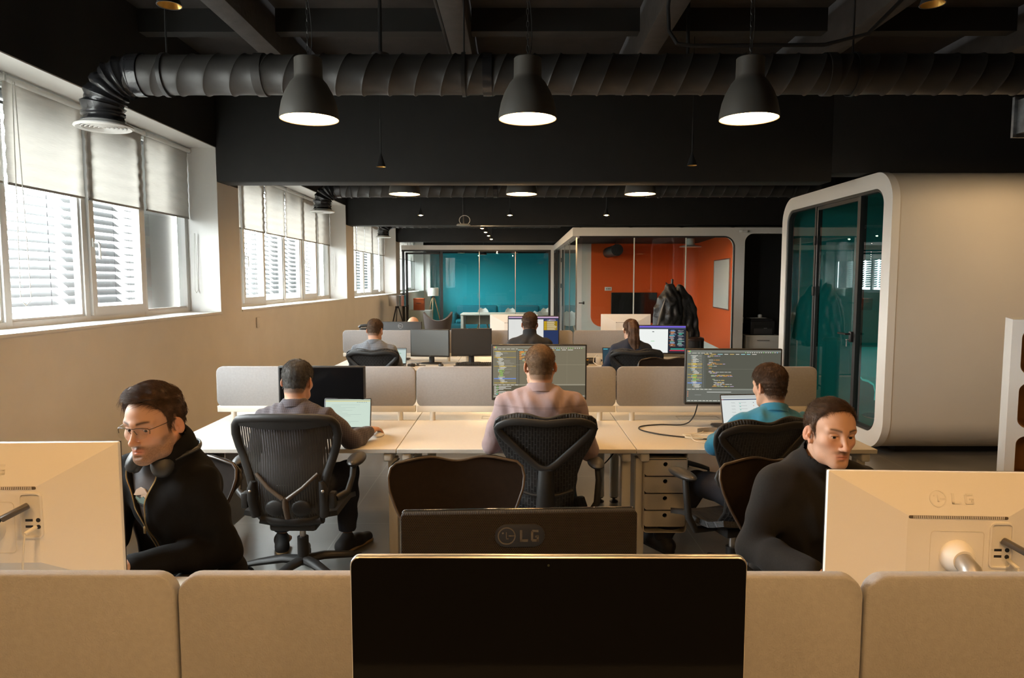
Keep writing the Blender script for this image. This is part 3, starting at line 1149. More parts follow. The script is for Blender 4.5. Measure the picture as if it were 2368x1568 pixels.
# brown wing chair in front of the partition
lerp_ = lambda t_, xs_, ys_: float(np.interp(t_, xs_, ys_))
def wing_chair(x, y, rz, label):
    t = thing('wing_chair', label, 'armchair', (x, y, 0), rz)
    P = []
    for a in range(17):
        u = a / 16 * 2 - 1
        row = []
        for b_ in range(15):
            v = b_ / 14
            top = 0.985 + 0.165 * abs(u) ** 2.2
            z = 0.40 + v * (top - 0.40)
            hw = lerp_(v, [0, 0.3, 0.6, 0.85, 1.0], [0.24, 0.27, 0.30, 0.335, 0.345])
            row.append((u * hw, -(0.20 + 0.10 * v) + 0.34 * abs(u) ** 2.4 * (1 - 0.25 * v), z))
        P.append(row)
    MB().grid(P, thick=0.05).build('upholstered_shell', M_BROWNF, t, sharp=70)
    MB().rbox((0, 0.06, 0.445), (0.46, 0.46, 0.09), 0.04, 3).build('seat_cushion', M_BROWNF, t)
    MB().cyl((0, 0, 0.03), (0, 0, 0.34), 0.03, n=14).build('pedestal', M_STEEL, t)
    f = MB()
    for k in range(4):
        a = PI / 4 + k * PI / 2
        f.tube([(0, 0, 0.07), (0.30 * math.cos(a), 0.30 * math.sin(a), 0.018)], [0.024, 0.014], 8)
    f.build('star_base', M_STEEL, t)
    return t
wing_chair(-1.50, 13.5, 0.15, 'dark brown wing armchair seen from behind, in front of the far glass wall').scale = (0.74, 0.74, 0.98)

# ceiling lamps of the teal room
for i, (lx, ly) in enumerate(((-1.6, 20.9), (0.0, 20.9), (1.5, 20.9), (-1.0, 22.3))):
    t = thing('ceiling_spot', ['left', 'middle', 'right', 'rear'][i] + ' round recessed lamp on the ceiling of the teal room', 'lamp', (lx, ly, 2.56), 0, 'teal room ceiling lamps')
    MB().lathe([(0, 1.325), (0.012, 1.325), (0.012, 0.10), (0.10, 0.09), (0.11, 0.0), (0.10, 0.0), (0.09, 0.02)], 24).build('housing', M_BLKMETAL, t)
    MB().lathe([(0, 0.012), (0.095, 0.012), (0.095, 0.018), (0, 0.02)], 24).build('diffuser', glow('spot_disc', (1.0, 0.78, 0.52), 90.0), t)

# teal room furniture
t = thing('conference_table', 'long white conference table inside the teal room', 'table', (0.0, 20.9, 0))
MB().rbox((0, 0, 0.735), (3.2, 1.1, 0.04), 0.006).build('tabletop', M_CREAM, t)
for sx in (-1, 1):
    MB().rbox((sx * 1.55, 0, 0.357), (0.08, 1.0, 0.715), 0.006).build('leg', M_CREAM, t)
MB().box(-1.5, 0.3, 0.40, 1.5, 0.32, 0.71).build('modesty_panel', M_CREAM, t)

def shell_chair():
    t = thing('shell_chair', 'x', 'chair', (0, 0, 0), 0, 'white shell chairs round the conference table')
    P = []
    for i in range(13):
        v = i / 12
        row = []
        for j in range(11):
            u = j / 10 * 2 - 1
            if v < 0.5:
                y, z = -0.22 + 0.44 * (v / 0.5), 0.45 - 0.02 * math.sin(v * 2 * PI)
            else:
                q = (v - 0.5) / 0.5
                y, z = 0.22 + 0.09 * q, 0.44 + 0.40 * q
            wdt = 0.22 * (1 - 0.32 * max(0, v - 0.55) / 0.45 - 0.06 * (abs(v - 0.25)))
            if v > 0.85:
                wdt *= math.sqrt(max(0.05, 1 - ((v - 0.85) / 0.17) ** 2))
            row.append((u * wdt, y - 0.05 * u * u * (1 if v > 0.4 else 0), z + 0.06 * u * u * (1 - 0.5 * v)))
        P.append(row)
    MB().grid(P, thick=0.012).build('seat_shell', M_SHELL, t, sharp=60)
    for sx in (-1, 1):
        for sy in (-1, 1):
            MB().tube([(sx * 0.12, sy * 0.12, 0.43), (sx * 0.22, sy * 0.22, 0.012)], [0.016, 0.012], 8).build('leg', M_OAK, t)
    return t
sc_ = shell_chair()
sc_.location = (-1.0, 21.75, 0)
sc_['label'] = 'leftmost white shell chair on the far side of the conference table'
dup(sc_, (-0.12, 21.8, 0), 0.05, 'second white shell chair from the left behind the conference table')
dup(sc_, (0.62, 20.05, 0), PI + 0.1, 'white shell chair on the near side of the conference table')
dup(sc_, (0.98, 21.75, 0), -0.05, 'white shell chair behind the right half of the conference table')
t = thing('lounge_chair', 'big white upholstered lounge chair at the right end of the conference table', 'armchair', (1.55, 19.55, 0), 0.3)
S = SDF(axis(-0.5, 0.5, 0.02), axis(-0.5, 0.5, 0.02), axis(0.1, 1.1, 0.02))
S.rbox((0, 0.05, 0.36), (0.36, 0.36, 0.1), 0.06, 0.05).rbox((0, -0.30, 0.66), (0.36, 0.07, 0.38), 0.06, 0.06)
S.rbox((-0.36, 0.0, 0.46), (0.06, 0.34, 0.2), 0.05, 0.06).rbox((0.36, 0.0, 0.46), (0.06, 0.34, 0.2), 0.05, 0.06)
S.build('upholstery', M_SHELL, t)
for sx in (-1, 1):
    for sy in (-1, 1):
        MB().cyl((sx * 0.28, sy * 0.28, 0.30), (sx * 0.32, sy * 0.32, 0.0), 0.018, n=8).build('leg', M_OAK, t)

t = thing('sofa', 'long teal sofa along the teal wall behind the conference table', 'sofa', (0.15, 22.95, 0))
M_SOFA = mat('teal_fabric', (0.012, 0.20, 0.27), 0.85, bump=(150, 0.2, 0.002))
MB().rbox((0, 0, 0.22), (4.5, 0.86, 0.26), 0.04, 3).build('base', M_SOFA, t)
for i in range(3):
    MB().rbox((-1.4 + i * 1.4, -0.08, 0.40), (1.36, 0.68, 0.14), 0.05, 3).build('seat_cushion', M_SOFA, t)
    MB().rbox((-1.4 + i * 1.4, 0.30, 0.68), (1.36, 0.20, 0.46), 0.07, 3).build('back_cushion', M_SOFA, t)
for sx in (-1, 1):
    MB().rbox((sx * 2.16, 0, 0.42), (0.18, 0.84, 0.54), 0.06, 3).build('armrest', M_SOFA, t)
f = MB()
for sx in (-2.1, 2.1):
    for sy in (-0.35, 0.35):
        f.cyl((sx, sy, 0), (sx, sy, 0.1), 0.025, n=8)
f.build('foot', M_BLKMETAL, t)

t = thing('display_screen', 'small white tilted board propped on the teal sofa back', 'board', (0.15, 22.55, 0.75)) if False else None

# ---------------------------------------------------------------- orange room with its rounded white facade
YFAC = 12.42
b = MB()
# white facade frame: outer sheet with rounded glazed opening and rounded niche opening
def sheet(x0, x1, z0, z1, holes, y0, y1, mb, mi=0):
    """rectangular sheet with side-by-side rounded holes: built as strips around each hole"""
    holes = sorted(holes, key=lambda h: h[0])
    xs = [x0]
    for h in holes:
        xs += [h[0], h[1]]
    xs.append(x1)
    for i in range(0, len(xs), 2):
        if xs[i + 1] - xs[i] > 1e-6:
            mb.box(xs[i], y0, z0, xs[i + 1], y1, z1, mi)
    for hx0, hx1, hz0, hz1, r in holes:
        if hz0 > z0:
            mb.box(hx0, y0, z0, hx1, y1, hz0, mi)
        mb.box(hx0, y0, hz1, hx1, y1, z1, mi)
        rs = r if isinstance(r, tuple) else (r,) * 4
        for (cx, cz, sx, sz), rr in zip(((hx0, hz0, 1, 1), (hx1, hz0, -1, 1), (hx1, hz1, -1, -1), (hx0, hz1, 1, -1)), rs):
            if rr <= 0:
                continue
            o = [(cx, cz)]
            for k in range(9):
                a = PI / 2 * k / 8
                o.append((cx + sx * (rr - rr * math.cos(a)), cz + sz * (rr - rr * math.sin(a))))
            mb.prism(o, y0, y1, 'y', mi)
ZT = 2.665
sheet(1.13, 9.0, 0.0, ZT, [(1.13, 3.91, 0.03, 2.515, (0, 0.02, 0.2, 0)), (4.08, 5.5, 0.03, 2.56, (0.16, 0.16, 0.16, 0.16))], YFAC - 0.05, YFAC + 0.09, b)
# return leg running back to the far partition
b.box(1.03, YFAC - 0.05, 2.515, 1.13, YP - 0.061, ZT)
b.box(1.13, YFAC + 0.09, 2.515, 1.19, YP - 0.061, ZT)
struct(b.build('wall_orange_room', M_FRAMEW))
# rubber edge of the opening
gp = [(1.15, YFAC - 0.03, 2.505), (3.73, YFAC - 0.03, 2.505)]
gp += [(3.73 + 0.165 * math.sin(PI / 2 * i / 10), YFAC - 0.03, 2.34 + 0.165 * math.cos(PI / 2 * i / 10)) for i in range(1, 11)]
gp += [(3.895, YFAC - 0.03, 0.04), (1.15, YFAC - 0.03, 0.04)]
struct(MB().tube(gp, 0.022, 8, flat=((0, 1, 0), 0.8)).build('glazing_gasket', M_RUBBER))
t = thing('glass_front', 'glazed front of the orange room in three frameless panes', 'glass partition', (0, YFAC, 0))
gx = [1.2, 2.13, 3.05, 3.90]
for i in range(3):
    if i == 2:
        MB().prism(rrect(gx[3] - gx[2] - 0.006, 2.42, (0, 0.02, 0.17, 0), 8, (gx[2] + gx[3]) / 2, 1.275), -0.005, 0.005, 'y').build('glass_pane', M_CLEAR, t)
    else:
        MB().box(gx[i] + 0.003, -0.005, 0.065, gx[i + 1] - 0.003, 0.005, 2.485).build('glass_pane', M_CLEAR, t)
for x in gx[1:3]:
    MB().box(x - 0.009, -0.01, 0.065, x + 0.009, 0.01, 2.485).build('joint_strip', mat('joint_silicone', (0.7, 0.68, 0.62), 0.4), t)
t = thing('glass_side_wall', 'glass side wall of the orange room running back along the corridor', 'glass partition', (1.11, YFAC, 0))
for i in range(4):
    y0 = 0.1 + i * 1.45
    MB().box(-0.005, y0 + 0.003, 0.05, 0.005, y0 + 1.447, 2.51).build('glass_pane', M_CLEAR, t)
    MB().box(-0.012, y0 - 0.01, 0.02, 0.012, y0 + 0.01, 2.51).build('joint_strip', M_STEEL, t)
d = thing('glass_side_door', 'narrow glass door with black frame at the far end of the corridor side wall', 'door', (1.07, 17.65, 0))
b = MB().box(-0.03, -0.05, 0, 0.03, 0.0, 2.5).box(-0.03, 0.75, 0, 0.03, 0.80, 2.5).box(-0.03, 0, 2.45, 0.03, 0.75, 2.5)
b.build('door_frame', M_BLKMETAL, d)
for z in (0.3, 1.6, 2.25):
    MB().rbox((-0.035, -0.02, z), (0.03, 0.06, 0.11), 0.004).build('hinge', M_BLKMETAL, d)
MB().rbox((1.235 - 1.07, 12.38 - 17.65, 1.30), (0.001, 0.001, 0.001), 0.0002) if False else None
t = thing('door_lever', 'black lever handle on the corner pane of the orange room', 'door handle', (1.235, YFAC - 0.012, 1.33))
MB().rbox((0, -0.006, 0), (0.03, 0.016, 0.05), 0.004).build('rose', M_BLKMETAL, t)
MB().tube([(0, -0.012, 0), (0, -0.045, 0), (-0.09, -0.05, 0)], 0.010, 8).build('lever', M_BLKMETAL, t)

# inside of the orange room
b = MB()
b.box(1.2, 17.1, 0, 4.45, 17.25, 2.63, 0)
n = 10
pts = []
for i in range(n + 1):
    a = PI / 2 * i / n
    pts.append((4.42 - 0.45 + 0.45 * math.sin(a), 17.1 - 0.45 + 0.45 * math.cos(a)))
pts += [(4.03, 12.52)]
P = [[(x, y, 0.36), (x, y, 2.63)] for x, y in pts]
b.grid(P, 1, thick=0.02)
P = [[(x - 0.004, y, 0.0), (x - 0.004, y, 0.36)] for x, y in pts]
b.grid(P, 0, thick=0.02)
struct(b.build('wall_orange_back', [M_WHITE, M_ORANGE]))
o = rrect(2.68, 2.03, (0.26, 0, 0, 0), 8, 1.88 + 1.34, 0.60 + 1.015)
tag(MB().prism(o, 17.05, 17.1, 'y').build('wall_panel', M_ORANGE), 'orange wall panel with rounded lower corner on the back wall of the glazed room', 'wall panel')
struct(MB().box(1.15, YFAC + 0.1, 2.63, 9.0, 17.3, 2.66).build('ceiling_orange_room', M_BLACK))
t = thing('television', 'black television on the orange back wall behind the coats', 'television', (2.93, 17.0, 1.07))
MB().rbox((0, 0, 0), (1.12, 0.05, 0.74), 0.008).build('casing', M_RUBBER, t)
MB().box(-0.55, -0.028, -0.36, 0.55, -0.0255, 0.36).build('screen', mat('tv_glass', (0.006, 0.006, 0.007), 0.06), t)
t = thing('wall_socket', 'white double socket on the orange wall left of the television', 'socket', (2.30, 17.045, 1.53))
MB().rbox((0, 0, 0), (0.17, 0.014, 0.09), 0.004).build('plate', M_PVC, t)
for dx in (-0.04, 0.0, 0.04):
    MB().cyl((dx, -0.006, 0), (dx, -0.0085, 0), 0.013, n=12).build('outlet', M_RUBBER, t)
t = thing('whiteboard', 'white board with grey rim on the orange side wall', 'whiteboard', (4.14, 13.85, 1.66), 0)
mw = RZ(0.085) @ Matrix.Identity(4)
t.rotation_euler = (0, 0, -0.085)
MB().box(-0.025, -0.72, -0.48, -0.012, 0.72, 0.48).build('board', mat('whiteboard_face', (0.80, 0.83, 0.82), 0.25), t)
MB().ring([(-0.735, -0.495), (0.735, -0.495), (0.735, 0.495), (-0.735, 0.495)], [(-0.715, -0.475), (0.715, -0.475), (0.715, 0.475), (-0.715, 0.475)], -0.032, -0.008, 'x').build('rim', M_STEEL, t)
t = thing('ceiling_lamp', 'flat white saucer lamp under the ceiling of the orange room', 'lamp', (3.78, 15.0, 2.45))
MB().lathe([(0, 0.18), (0.08, 0.18), (0.09, 0.04), (0.22, 0.015), (0.24, 0.0), (0.235, -0.002), (0.0, 0.008)], 28).build('lamp_body', M_SHELL, t)
MB().lathe([(0, -0.004), (0.225, -0.002), (0.225, 0.002), (0, 0.004)], 28).build('diffuser', M_SHELL, t)
t = thing('round_duct', 'dark round duct hanging inside the orange room', 'duct', (2.28, 15.6, 2.33))
MB().cyl((0, -0.1, 0.08), (0, 1.4, 0.08), 0.125, n=24).ring(circ(0.132, 24, 0, 0.08), circ(0.11, 24, 0, 0.08), -0.115, -0.06, 'y').cyl((0, 0.2, 0.15), (0, 0.2, 0.30), 0.006, n=6).build('duct_tube', M_DUCT, t)
for i, (lx, ly) in enumerate(((1.8, 12.85), (3.1, 12.85), (2.45, 12.85))):  # added lamps, hidden behind the facade band, to brighten the orange room
    t = thing('ceiling_spot', ['left', 'right', 'middle'][i] + ' added unseen fill lamp on the ceiling of the orange room', 'lamp', (lx, ly, 2.575), 0, 'added orange room fill lamps')
    MB().lathe([(0, 0.055), (0.10, 0.055), (0.11, 0.0), (0.10, 0.0), (0.09, 0.02)], 24).build('housing', M_BLKMETAL, t)
    MB().lathe([(0, 0.012), (0.095, 0.012), (0.095, 0.018), (0, 0.02)], 24).build('diffuser', glow('spot_disc', (1.0, 0.78, 0.52), 90.0), t)
t = thing('bench', 'low bench with black cushion inside the orange room', 'bench', (3.05, 13.1, 0))
MB().rbox((0, 0, 0.62), (1.0, 0.42, 0.10), 0.035, 3).build('cushion', mat('black_vinyl', (0.02, 0.02, 0.02), 0.4), t)
MB().rbox((0, 0, 0.28), (0.92, 0.36, 0.56), 0.01).build('base', M_BLKMETAL, t)

# niche with printer
b = MB()
b.box(4.085, 13.02, 0, 5.6, 13.07, 2.63).box(4.085, YFAC + 0.095, 0, 4.10, 13.02, 2.63).box(5.52, YFAC + 0.095, 0, 5.6, 13.02, 2.63)
struct(b.build('wall_niche', M_BLACK))
t = thing('printer_cabinet', 'white low cabinet under the printer in the black niche', 'cabinet', (4.50, 12.765, 0))
MB().rbox((0, 0, 0.37), (0.62, 0.5, 0.74), 0.006).build('body', M_SHELL, t)
MB().rbox((0, -0.257, 0.60), (0.58, 0.018, 0.22), 0.004).build('drawer', M_SHELL, t)
MB().rbox((0, -0.275, 0.65), (0.22, 0.02, 0.014), 0.004).build('handle', M_STEEL, t)
t = thing('printer', 'black office printer on the white cabinet in the niche', 'printer', (4.50, 12.74, 0.742))
MB().rbox((0, 0, 0.13), (0.44, 0.40, 0.26), 0.02, 3).rbox((0, 0.02, 0.27), (0.40, 0.34, 0.06), 0.02, 3).build('body', mat('black_plastic', (0.02, 0.02, 0.021), 0.4), t)
MB().box(-0.15, -0.206, 0.15, 0.15, -0.19, 0.19).build('output_slot', M_RUBBER, t)
MB().rbox((0.0, -0.215, 0.07), (0.34, 0.03, 0.10), 0.006).build('paper_tray', mat('dark_grey_plastic', (0.05, 0.05, 0.052), 0.4), t)
MB().box(0.02, -0.2035, 0.115, 0.08, -0.2005, 0.128).build('name_plate', M_STEEL, t)
t = tag(MB().rbox((4.44, 12.72, 1.048), (0.30, 0.22, 0.006), 0.002).build('paper_sheet', M_SHELL), 'sheet of paper lying on top of the printer', 'paper')
t = thing('webcam', 'small white round device on the paper on the printer', 'device', (4.50, 12.70, 1.053))
MB().lathe([(0, 0), (0.035, 0), (0.038, 0.02), (0.036, 0.05), (0.02, 0.06), (0, 0.06)], 18).build('body', M_PVC, t)
MB().cyl((0.036, 0, 0.035), (0.04, 0, 0.035), 0.014, n=12).build('lens', M_RUBBER, t)
t = thing('light_switch', 'white switch plate on the black niche wall left of the printer', 'switch', (4.22, 13.012, 0.99))
MB().rbox((0, 0, 0), (0.17, 0.014, 0.11), 0.004).build('plate', M_PVC, t)
MB().rbox((0.03, -0.009, 0), (0.06, 0.006, 0.07), 0.003).build('rocker', M_PVC, t)
t = thing('door_camera', 'small white sensor on the white band above the niche', 'sensor', (4.0, YFAC - 0.055, 2.60))
MB().rbox((0, -0.012, 0), (0.05, 0.02, 0.05), 0.006).cyl((0.02, -0.03, -0.005), (0.1, -0.05, -0.01), 0.016, 0.02, n=12).build('body', M_PVC, t)
b = MB()
pts = [(1.15 + i * 0.15, YFAC - 0.075, 2.678 - (0.012 if i % 6 == 0 else 0)) for i in range(27)]
b.tube(pts, 0.007, 6)
tag(b.build('cable', M_BLKMETAL), 'thin black cable clipped along the top of the white facade', 'cable')

# ---- coat rack and the coats on it
t = thing('coat_rack', 'black coat stand hung with dark jackets before the orange room', 'coat rack', (2.45, 10.8, 0))
b = MB().cyl((0, 0, 0.02), (0, 0, 1.75), 0.018, n=10)
b.build('post', M_BLKMETAL, t)
f = MB()
for k in range(4):
    a = PI / 4 + k * PI / 2
    f.tube([(0, 0, 0.10), (0.28 * math.cos(a), 0.28 * math.sin(a), 0.015)], 0.014, 8)
f.build('foot_cross', M_BLKMETAL, t)
for k, (a, z) in enumerate(((2.9, 1.66), (0.3, 1.60), (4.4, 1.62), (1.4, 1.55))):
    MB().tube([(0, 0, z - 0.05), (0.10 * math.cos(a), 0.10 * math.sin(a), z + 0.035)], 0.011, 8).build('hook', M_BLKMETAL, t)
M_COAT = mat('black_nylon', (0.016, 0.016, 0.017), 0.42, noise=(8, 0.25), bump=(14, 0.7, 0.02))
M_COATL = mat('grey_lining', (0.22, 0.20, 0.175), 0.7)
def coat(dx, dy, a, hz, wdt, ln, label, seed, lining=False):
    t = thing('jacket', label, 'jacket', (2.45 + dx, 10.8 + dy, hz), a, 'jackets on the coat stand')
    S = SDF(axis(-0.36, 0.36, 0.010), axis(-0.24, 0.22, 0.010), axis(-ln - 0.05, 0.12, 0.010))
    rnd = random.Random(seed)
    # gathered at the hook, spreading to a wide hem
    for k_ in range(9):
        a = 2 * PI * k_ / 9 + seed
        S.chain([(0.02 * math.cos(a), 0.015 * math.sin(a), 0.02), (wdt * 0.42 * math.cos(a), 0.085 * math.sin(a), -0.16), (wdt * 0.55 * math.cos(a), 0.11 * math.sin(a), -0.42), (wdt * 0.66 * math.cos(a + 0.1), 0.13 * math.sin(a + 0.1), -ln + rnd.uniform(-0.03, 0.05))], [0.035, 0.052, 0.058, 0.05], 0.045)
    for sx in (-1, 1):
        S.chain([(sx * wdt * 0.40, 0.0, -0.14), (sx * wdt * 0.66, 0.0, -0.30), (sx * wdt * 0.86, 0.02, -ln * 0.92)], [0.055, 0.058, 0.045], 0.03)
    S.chain([(-0.11, -0.07, -0.13), (0, -0.13, -0.22), (0.11, -0.07, -0.13)], [0.030, 0.036, 0.030], 0.02)
    S.cone((0, 0, -0.2), (0, 0, -ln), 0.10, 0.12, 0.05)
    p1, p2 = rnd.uniform(0, 6), rnd.uniform(0, 6)
    S.disp(lambda X, Y, Z: 0.006 * np.sin(58 * X + 5 * np.sin(5 * Z) + p1) * (Y < 1) + 0.004 * np.sin(26 * Z + 30 * X + p2) * np.sin(30 * Y))
    S.build('coat_body', M_COAT, t)
    if lining:
        L = MB()
        P = []
        for i in range(16):
            q = i / 15
            P.append([(-0.115 - 0.13 * q - 0.045 * u * math.sin(PI * min(1, q * 1.1)) , -0.135 - 0.02 * math.sin(5 * q) + 0.03 * abs(u - 0.5), -0.14 - 0.62 * q) for u in (0, 0.33, 0.66, 1)])
        L.grid(P, thick=0.006).build('lining_edge', M_COATL, t)
coat(-0.06, -0.10, 0.15, 1.60, 0.28, 0.82, 'black padded jacket with pale lining edge, on the left of the coat stand', 1, True)
coat(0.13, 0.03, -0.3, 1.585, 0.31, 0.78, 'black nylon jacket flaring to the right on the coat stand', 5)
coat(0.0, 0.16, 2.8, 1.52, 0.26, 0.78, 'dark jacket hanging at the back of the coat stand', 9)

t = thing('waste_bin', 'round black waste bin with brown rim beside the coat stand', 'bin', (2.62, 10.0, 0))
MB().lathe([(0, 0), (0.115, 0), (0.12, 0.01), (0.12, 0.86), (0, 0.86)], 32).build('body', mat('black_enamel', (0.015, 0.015, 0.016), 0.25), t)
MB().lathe([(0.12, 0.86), (0.124, 0.872), (0.124, 0.885), (0.10, 0.905), (0.0, 0.91)], 32).build('lid', mat('brown_lid', (0.03, 0.018, 0.014), 0.3), t)

# ---------------------------------------------------------------- meeting pod
PXF, PX1, PY0, PY1, PZ0, PZ1 = 3.56, 7.6, 6.62, 9.30, 0.06, 2.775
M_POD = mat('pod_ivory', (0.69, 0.65, 0.59), 0.55, noise=(2, 0.02), bump=(50, 0.06, 0.002))
M_PODIN = mat('pod_teal_felt', (0.0, 0.25, 0.245), 0.85, bump=(120, 0.15, 0.002))
t = thing('meeting_pod', 'ivory rounded meeting pod with white frame and teal inside', 'meeting pod', (0, 0, 0))
cyp, czp = (PY0 + PY1) / 2, (PZ0 + PZ1) / 2
Wp, Hp = PY1 - PY0, PZ1 - PZ0
out = rrect(Wp, Hp, 0.30, 12, cyp, czp)
inn = rrect(Wp - 0.10, Hp - 0.10, 0.26, 12, cyp, czp)
MB().ring(out, inn, PXF + 0.06, PX1, 'x').prism(inn, PX1 - 0.05, PX1, 'x').build('shell', M_POD, t, sharp=50)
in2 = rrect(Wp - 0.102, Hp - 0.102, 0.255, 12, cyp, czp)
in3 = rrect(Wp - 0.16, Hp - 0.16, 0.23, 12, cyp, czp)
MB().ring(in2, in3, PXF + 0.10, 5.6, 'x').prism(in2, 5.55, 5.6, 'x').build('felt_lining', M_PODIN, t, sharp=50)
face_o = rrect(Wp + 0.012, Hp + 0.012, 0.306, 12, cyp, czp)
face_i = rrect(Wp - 0.30, Hp - 0.30, 0.17, 12, cyp, czp)
MB().ring(face_o, face_i, PXF, PXF + 0.075, 'x').build('front_frame', M_FRAMEW, t, sharp=50)
g_o = face_i
g_i = rrect(Wp - 0.36, Hp - 0.36, 0.14, 12, cyp, czp)
MB().ring(g_o, g_i, PXF + 0.015, PXF + 0.085, 'x').build('gasket', M_RUBBER, t, sharp=50)
zb, zt = PZ0 + 0.17, PZ1 - 0.17
ym = [PY0 + 0.165, 7.28, 8.33, PY1 - 0.165]
for y in ym[1:3]:
    MB().box(PXF + 0.02, y - 0.022, zb, PXF + 0.09, y + 0.022, zt).build('mullion', M_RUBBER, t)
M_PODGL = glass('pod_glass', (0.90, 0.97, 0.96), 1.5, base=0.02)
for i in range(3):
    if i == 1:
        continue
    rr = (0, 0, 0, 0)
    rr = (0.14, 0, 0, 0.14) if i == 0 else (0, 0.14, 0.14, 0)
    MB().prism(rrect(ym[i + 1] - ym[i] - 0.03, zt - zb - 0.005, rr, 8, (ym[i] + ym[i + 1]) / 2, (zb + zt) / 2), PXF + 0.045, PXF + 0.055, 'x').build('glass_pane', M_PODGL, t)
d = MB().ring([(ym[1] + 0.025, zb), (ym[2] - 0.025, zb), (ym[2] - 0.025, zt), (ym[1] + 0.025, zt)], [(ym[1] + 0.06, zb + 0.05), (ym[2] - 0.045, zb + 0.05), (ym[2] - 0.045, zt - 0.05), (ym[1] + 0.06, zt - 0.05)], PXF + 0.03, PXF + 0.07, 'x').build('door', M_RUBBER, t)
MB().box(PXF + 0.045, ym[1] + 0.055, zb + 0.045, PXF + 0.055, ym[2] - 0.04, zt - 0.045).build('glass_pane', M_PODGL, d)
MB().box(PXF + 0.028, ym[2] - 0.042, zb + 0.02, PXF + 0.036, ym[2] - 0.03, zt - 0.02).build('steel_edge', M_STEEL, d)
hb = MB().rbox((PXF + 0.01, ym[1] + 0.055, 1.13), (0.03, 0.05, 0.11), 0.004)
hb.tube([(PXF, ym[1] + 0.055, 1.16), (PXF - 0.045, ym[1] + 0.055, 1.16), (PXF - 0.05, ym[1] + 0.22, 1.16)], 0.011, 8)
hb.build('door_handle', M_BLKMETAL, d)
kb = MB().rbox((PXF - 0.02, ym[1] + 0.07, 1.10), (0.03, 0.02, 0.008), 0.002).ring(circ(0.012, 14, ym[1] + 0.07, 1.085), circ(0.008, 14, ym[1] + 0.07, 1.085), PXF - 0.030, PXF - 0.026, 'x').cbox((PXF - 0.028, ym[1] + 0.07, 1.05), (0.003, 0.018, 0.05))
kb.build('key', M_STEEL, d)
for z in (0.5, 1.6, 2.2):
    MB().rbox((PXF + 0.02, ym[2] - 0.01, z), (0.03, 0.045, 0.11), 0.004).build('hinge', M_RUBBER, d)
MB().box(PXF + 0.3, PY0 + 0.3, 0.0, PX1 - 0.3, PY1 - 0.3, PZ0 + 0.005).build('plinth', M_BLKMETAL, t)
# things inside the pod
M_CYAN = mat('turquoise_shell', (0.0, 0.52, 0.50), 0.4)
t = thing('shell_chair', 'turquoise shell chair with thin curved back inside the pod', 'chair', (4.28, 7.95, PZ0 + 0.082), 0.0)
P = []
prof = [(-0.22, 0.80), (-0.215, 0.70), (-0.19, 0.55), (-0.16, 0.46), (-0.08, 0.42), (0.06, 0.42), (0.17, 0.40), (0.21, 0.33), (0.20, 0.24)]
for y_, z_ in prof:
    P.append([(u * 0.22, -y_ * 1.0, z_) for u in (-1, -0.5, 0, 0.5, 1)])
MB().grid(P, thick=0.025).build('seat_shell', M_CYAN, t, sharp=60)
MB().cyl((0, 0.03, 0.02), (0, 0.03, 0.41), 0.025, n=12).lathe([(0, 0), (0.2, 0), (0.2, 0.012), (0.03, 0.03), (0, 0.03)], 24, c=(0, 0.03, 0)).build('pedestal', M_STEEL, t)
t = thing('bench', 'turquoise high-backed bench side inside the pod, behind the near pane', 'bench', (4.65, 7.02, PZ0 + 0.082))
o = [(-0.24, 0.0), (0.26, 0.0), (0.26, 0.0), (0.26, 0.30), (0.33, 0.62), (0.62, 0.98), (0.62, 1.02), (-0.24, 1.04)]
MB().bprism([(y, z) for y, z in [(-0.24, 0.01), (0.10, 0.01), (0.12, 0.30), (0.13, 0.62), (0.42, 1.0), (0.42, 1.05), (-0.24, 1.08)]], -0.55, 0.35, 0.012, 'x').build('bench_body', M_CYAN, t)
t = thing('whiteboard', 'white board on the inner wall of the pod, behind the near pane', 'whiteboard', (4.5, PY0 + 0.088, 1.85))
MB().rbox((0, 0.012, 0), (1.1, 0.02, 0.75), 0.006).build('board', mat('whiteboard_face', (0.80, 0.83, 0.82), 0.25), t)

# ---- white cubby shelf at the right edge
t = thing('cubby_shelf', 'tall white shelf with rounded wooden-lined holes at the right picture edge', 'shelf', (3.25, 4.52, 0), -0.50)
b = MB()
M_LINE = mat('plywood_lining', (0.42, 0.22, 0.085), 0.55, noise=(10, 0.12))
W1, H1, D1 = 0.80, 1.47, 0.34
cells = []
for r_ in range(4):
    for c_ in range(2):
        cells.append((0.055 + c_ * 0.375, 0.055 + r_ * 0.352))
xs = [0.0, 0.055, 0.37, 0.43, 0.745, 0.80]
for r_ in range(4):
    z0 = 0.055 + r_ * 0.352
    strip = MB()
    sheet(0, 0.80, z0 - 0.0, z0 + 0.302, [(0.055, 0.370, z0 + 0.0001, z0 + 0.3019, 0.06), (0.430, 0.745, z0 + 0.0001, z0 + 0.3019, 0.06)], 0, 0.02, b)
for r_ in range(5):
    z0 = 0.0 if r_ == 0 else 0.055 + r_ * 0.352 - 0.05
    z1 = 0.055 if r_ == 0 else (0.055 + r_ * 0.352 if r_ < 4 else 1.47)
    b.box(0, 0, z0, 0.80, 0.02, z1)
b.box(0, 0.02, 0, 0.02, D1, 1.47).box(0.78, 0.02, 0, 0.80, D1, 1.47).box(0.02, 0.02, 1.45, 0.78, D1, 1.47).box(0.02, 0.02, 0, 0.78, D1, 0.02).box(0.02, D1 - 0.015, 0.02, 0.78, D1, 1.45)
b.build('carcass', mat('shelf_white', (0.78, 0.78, 0.76), 0.4), t)
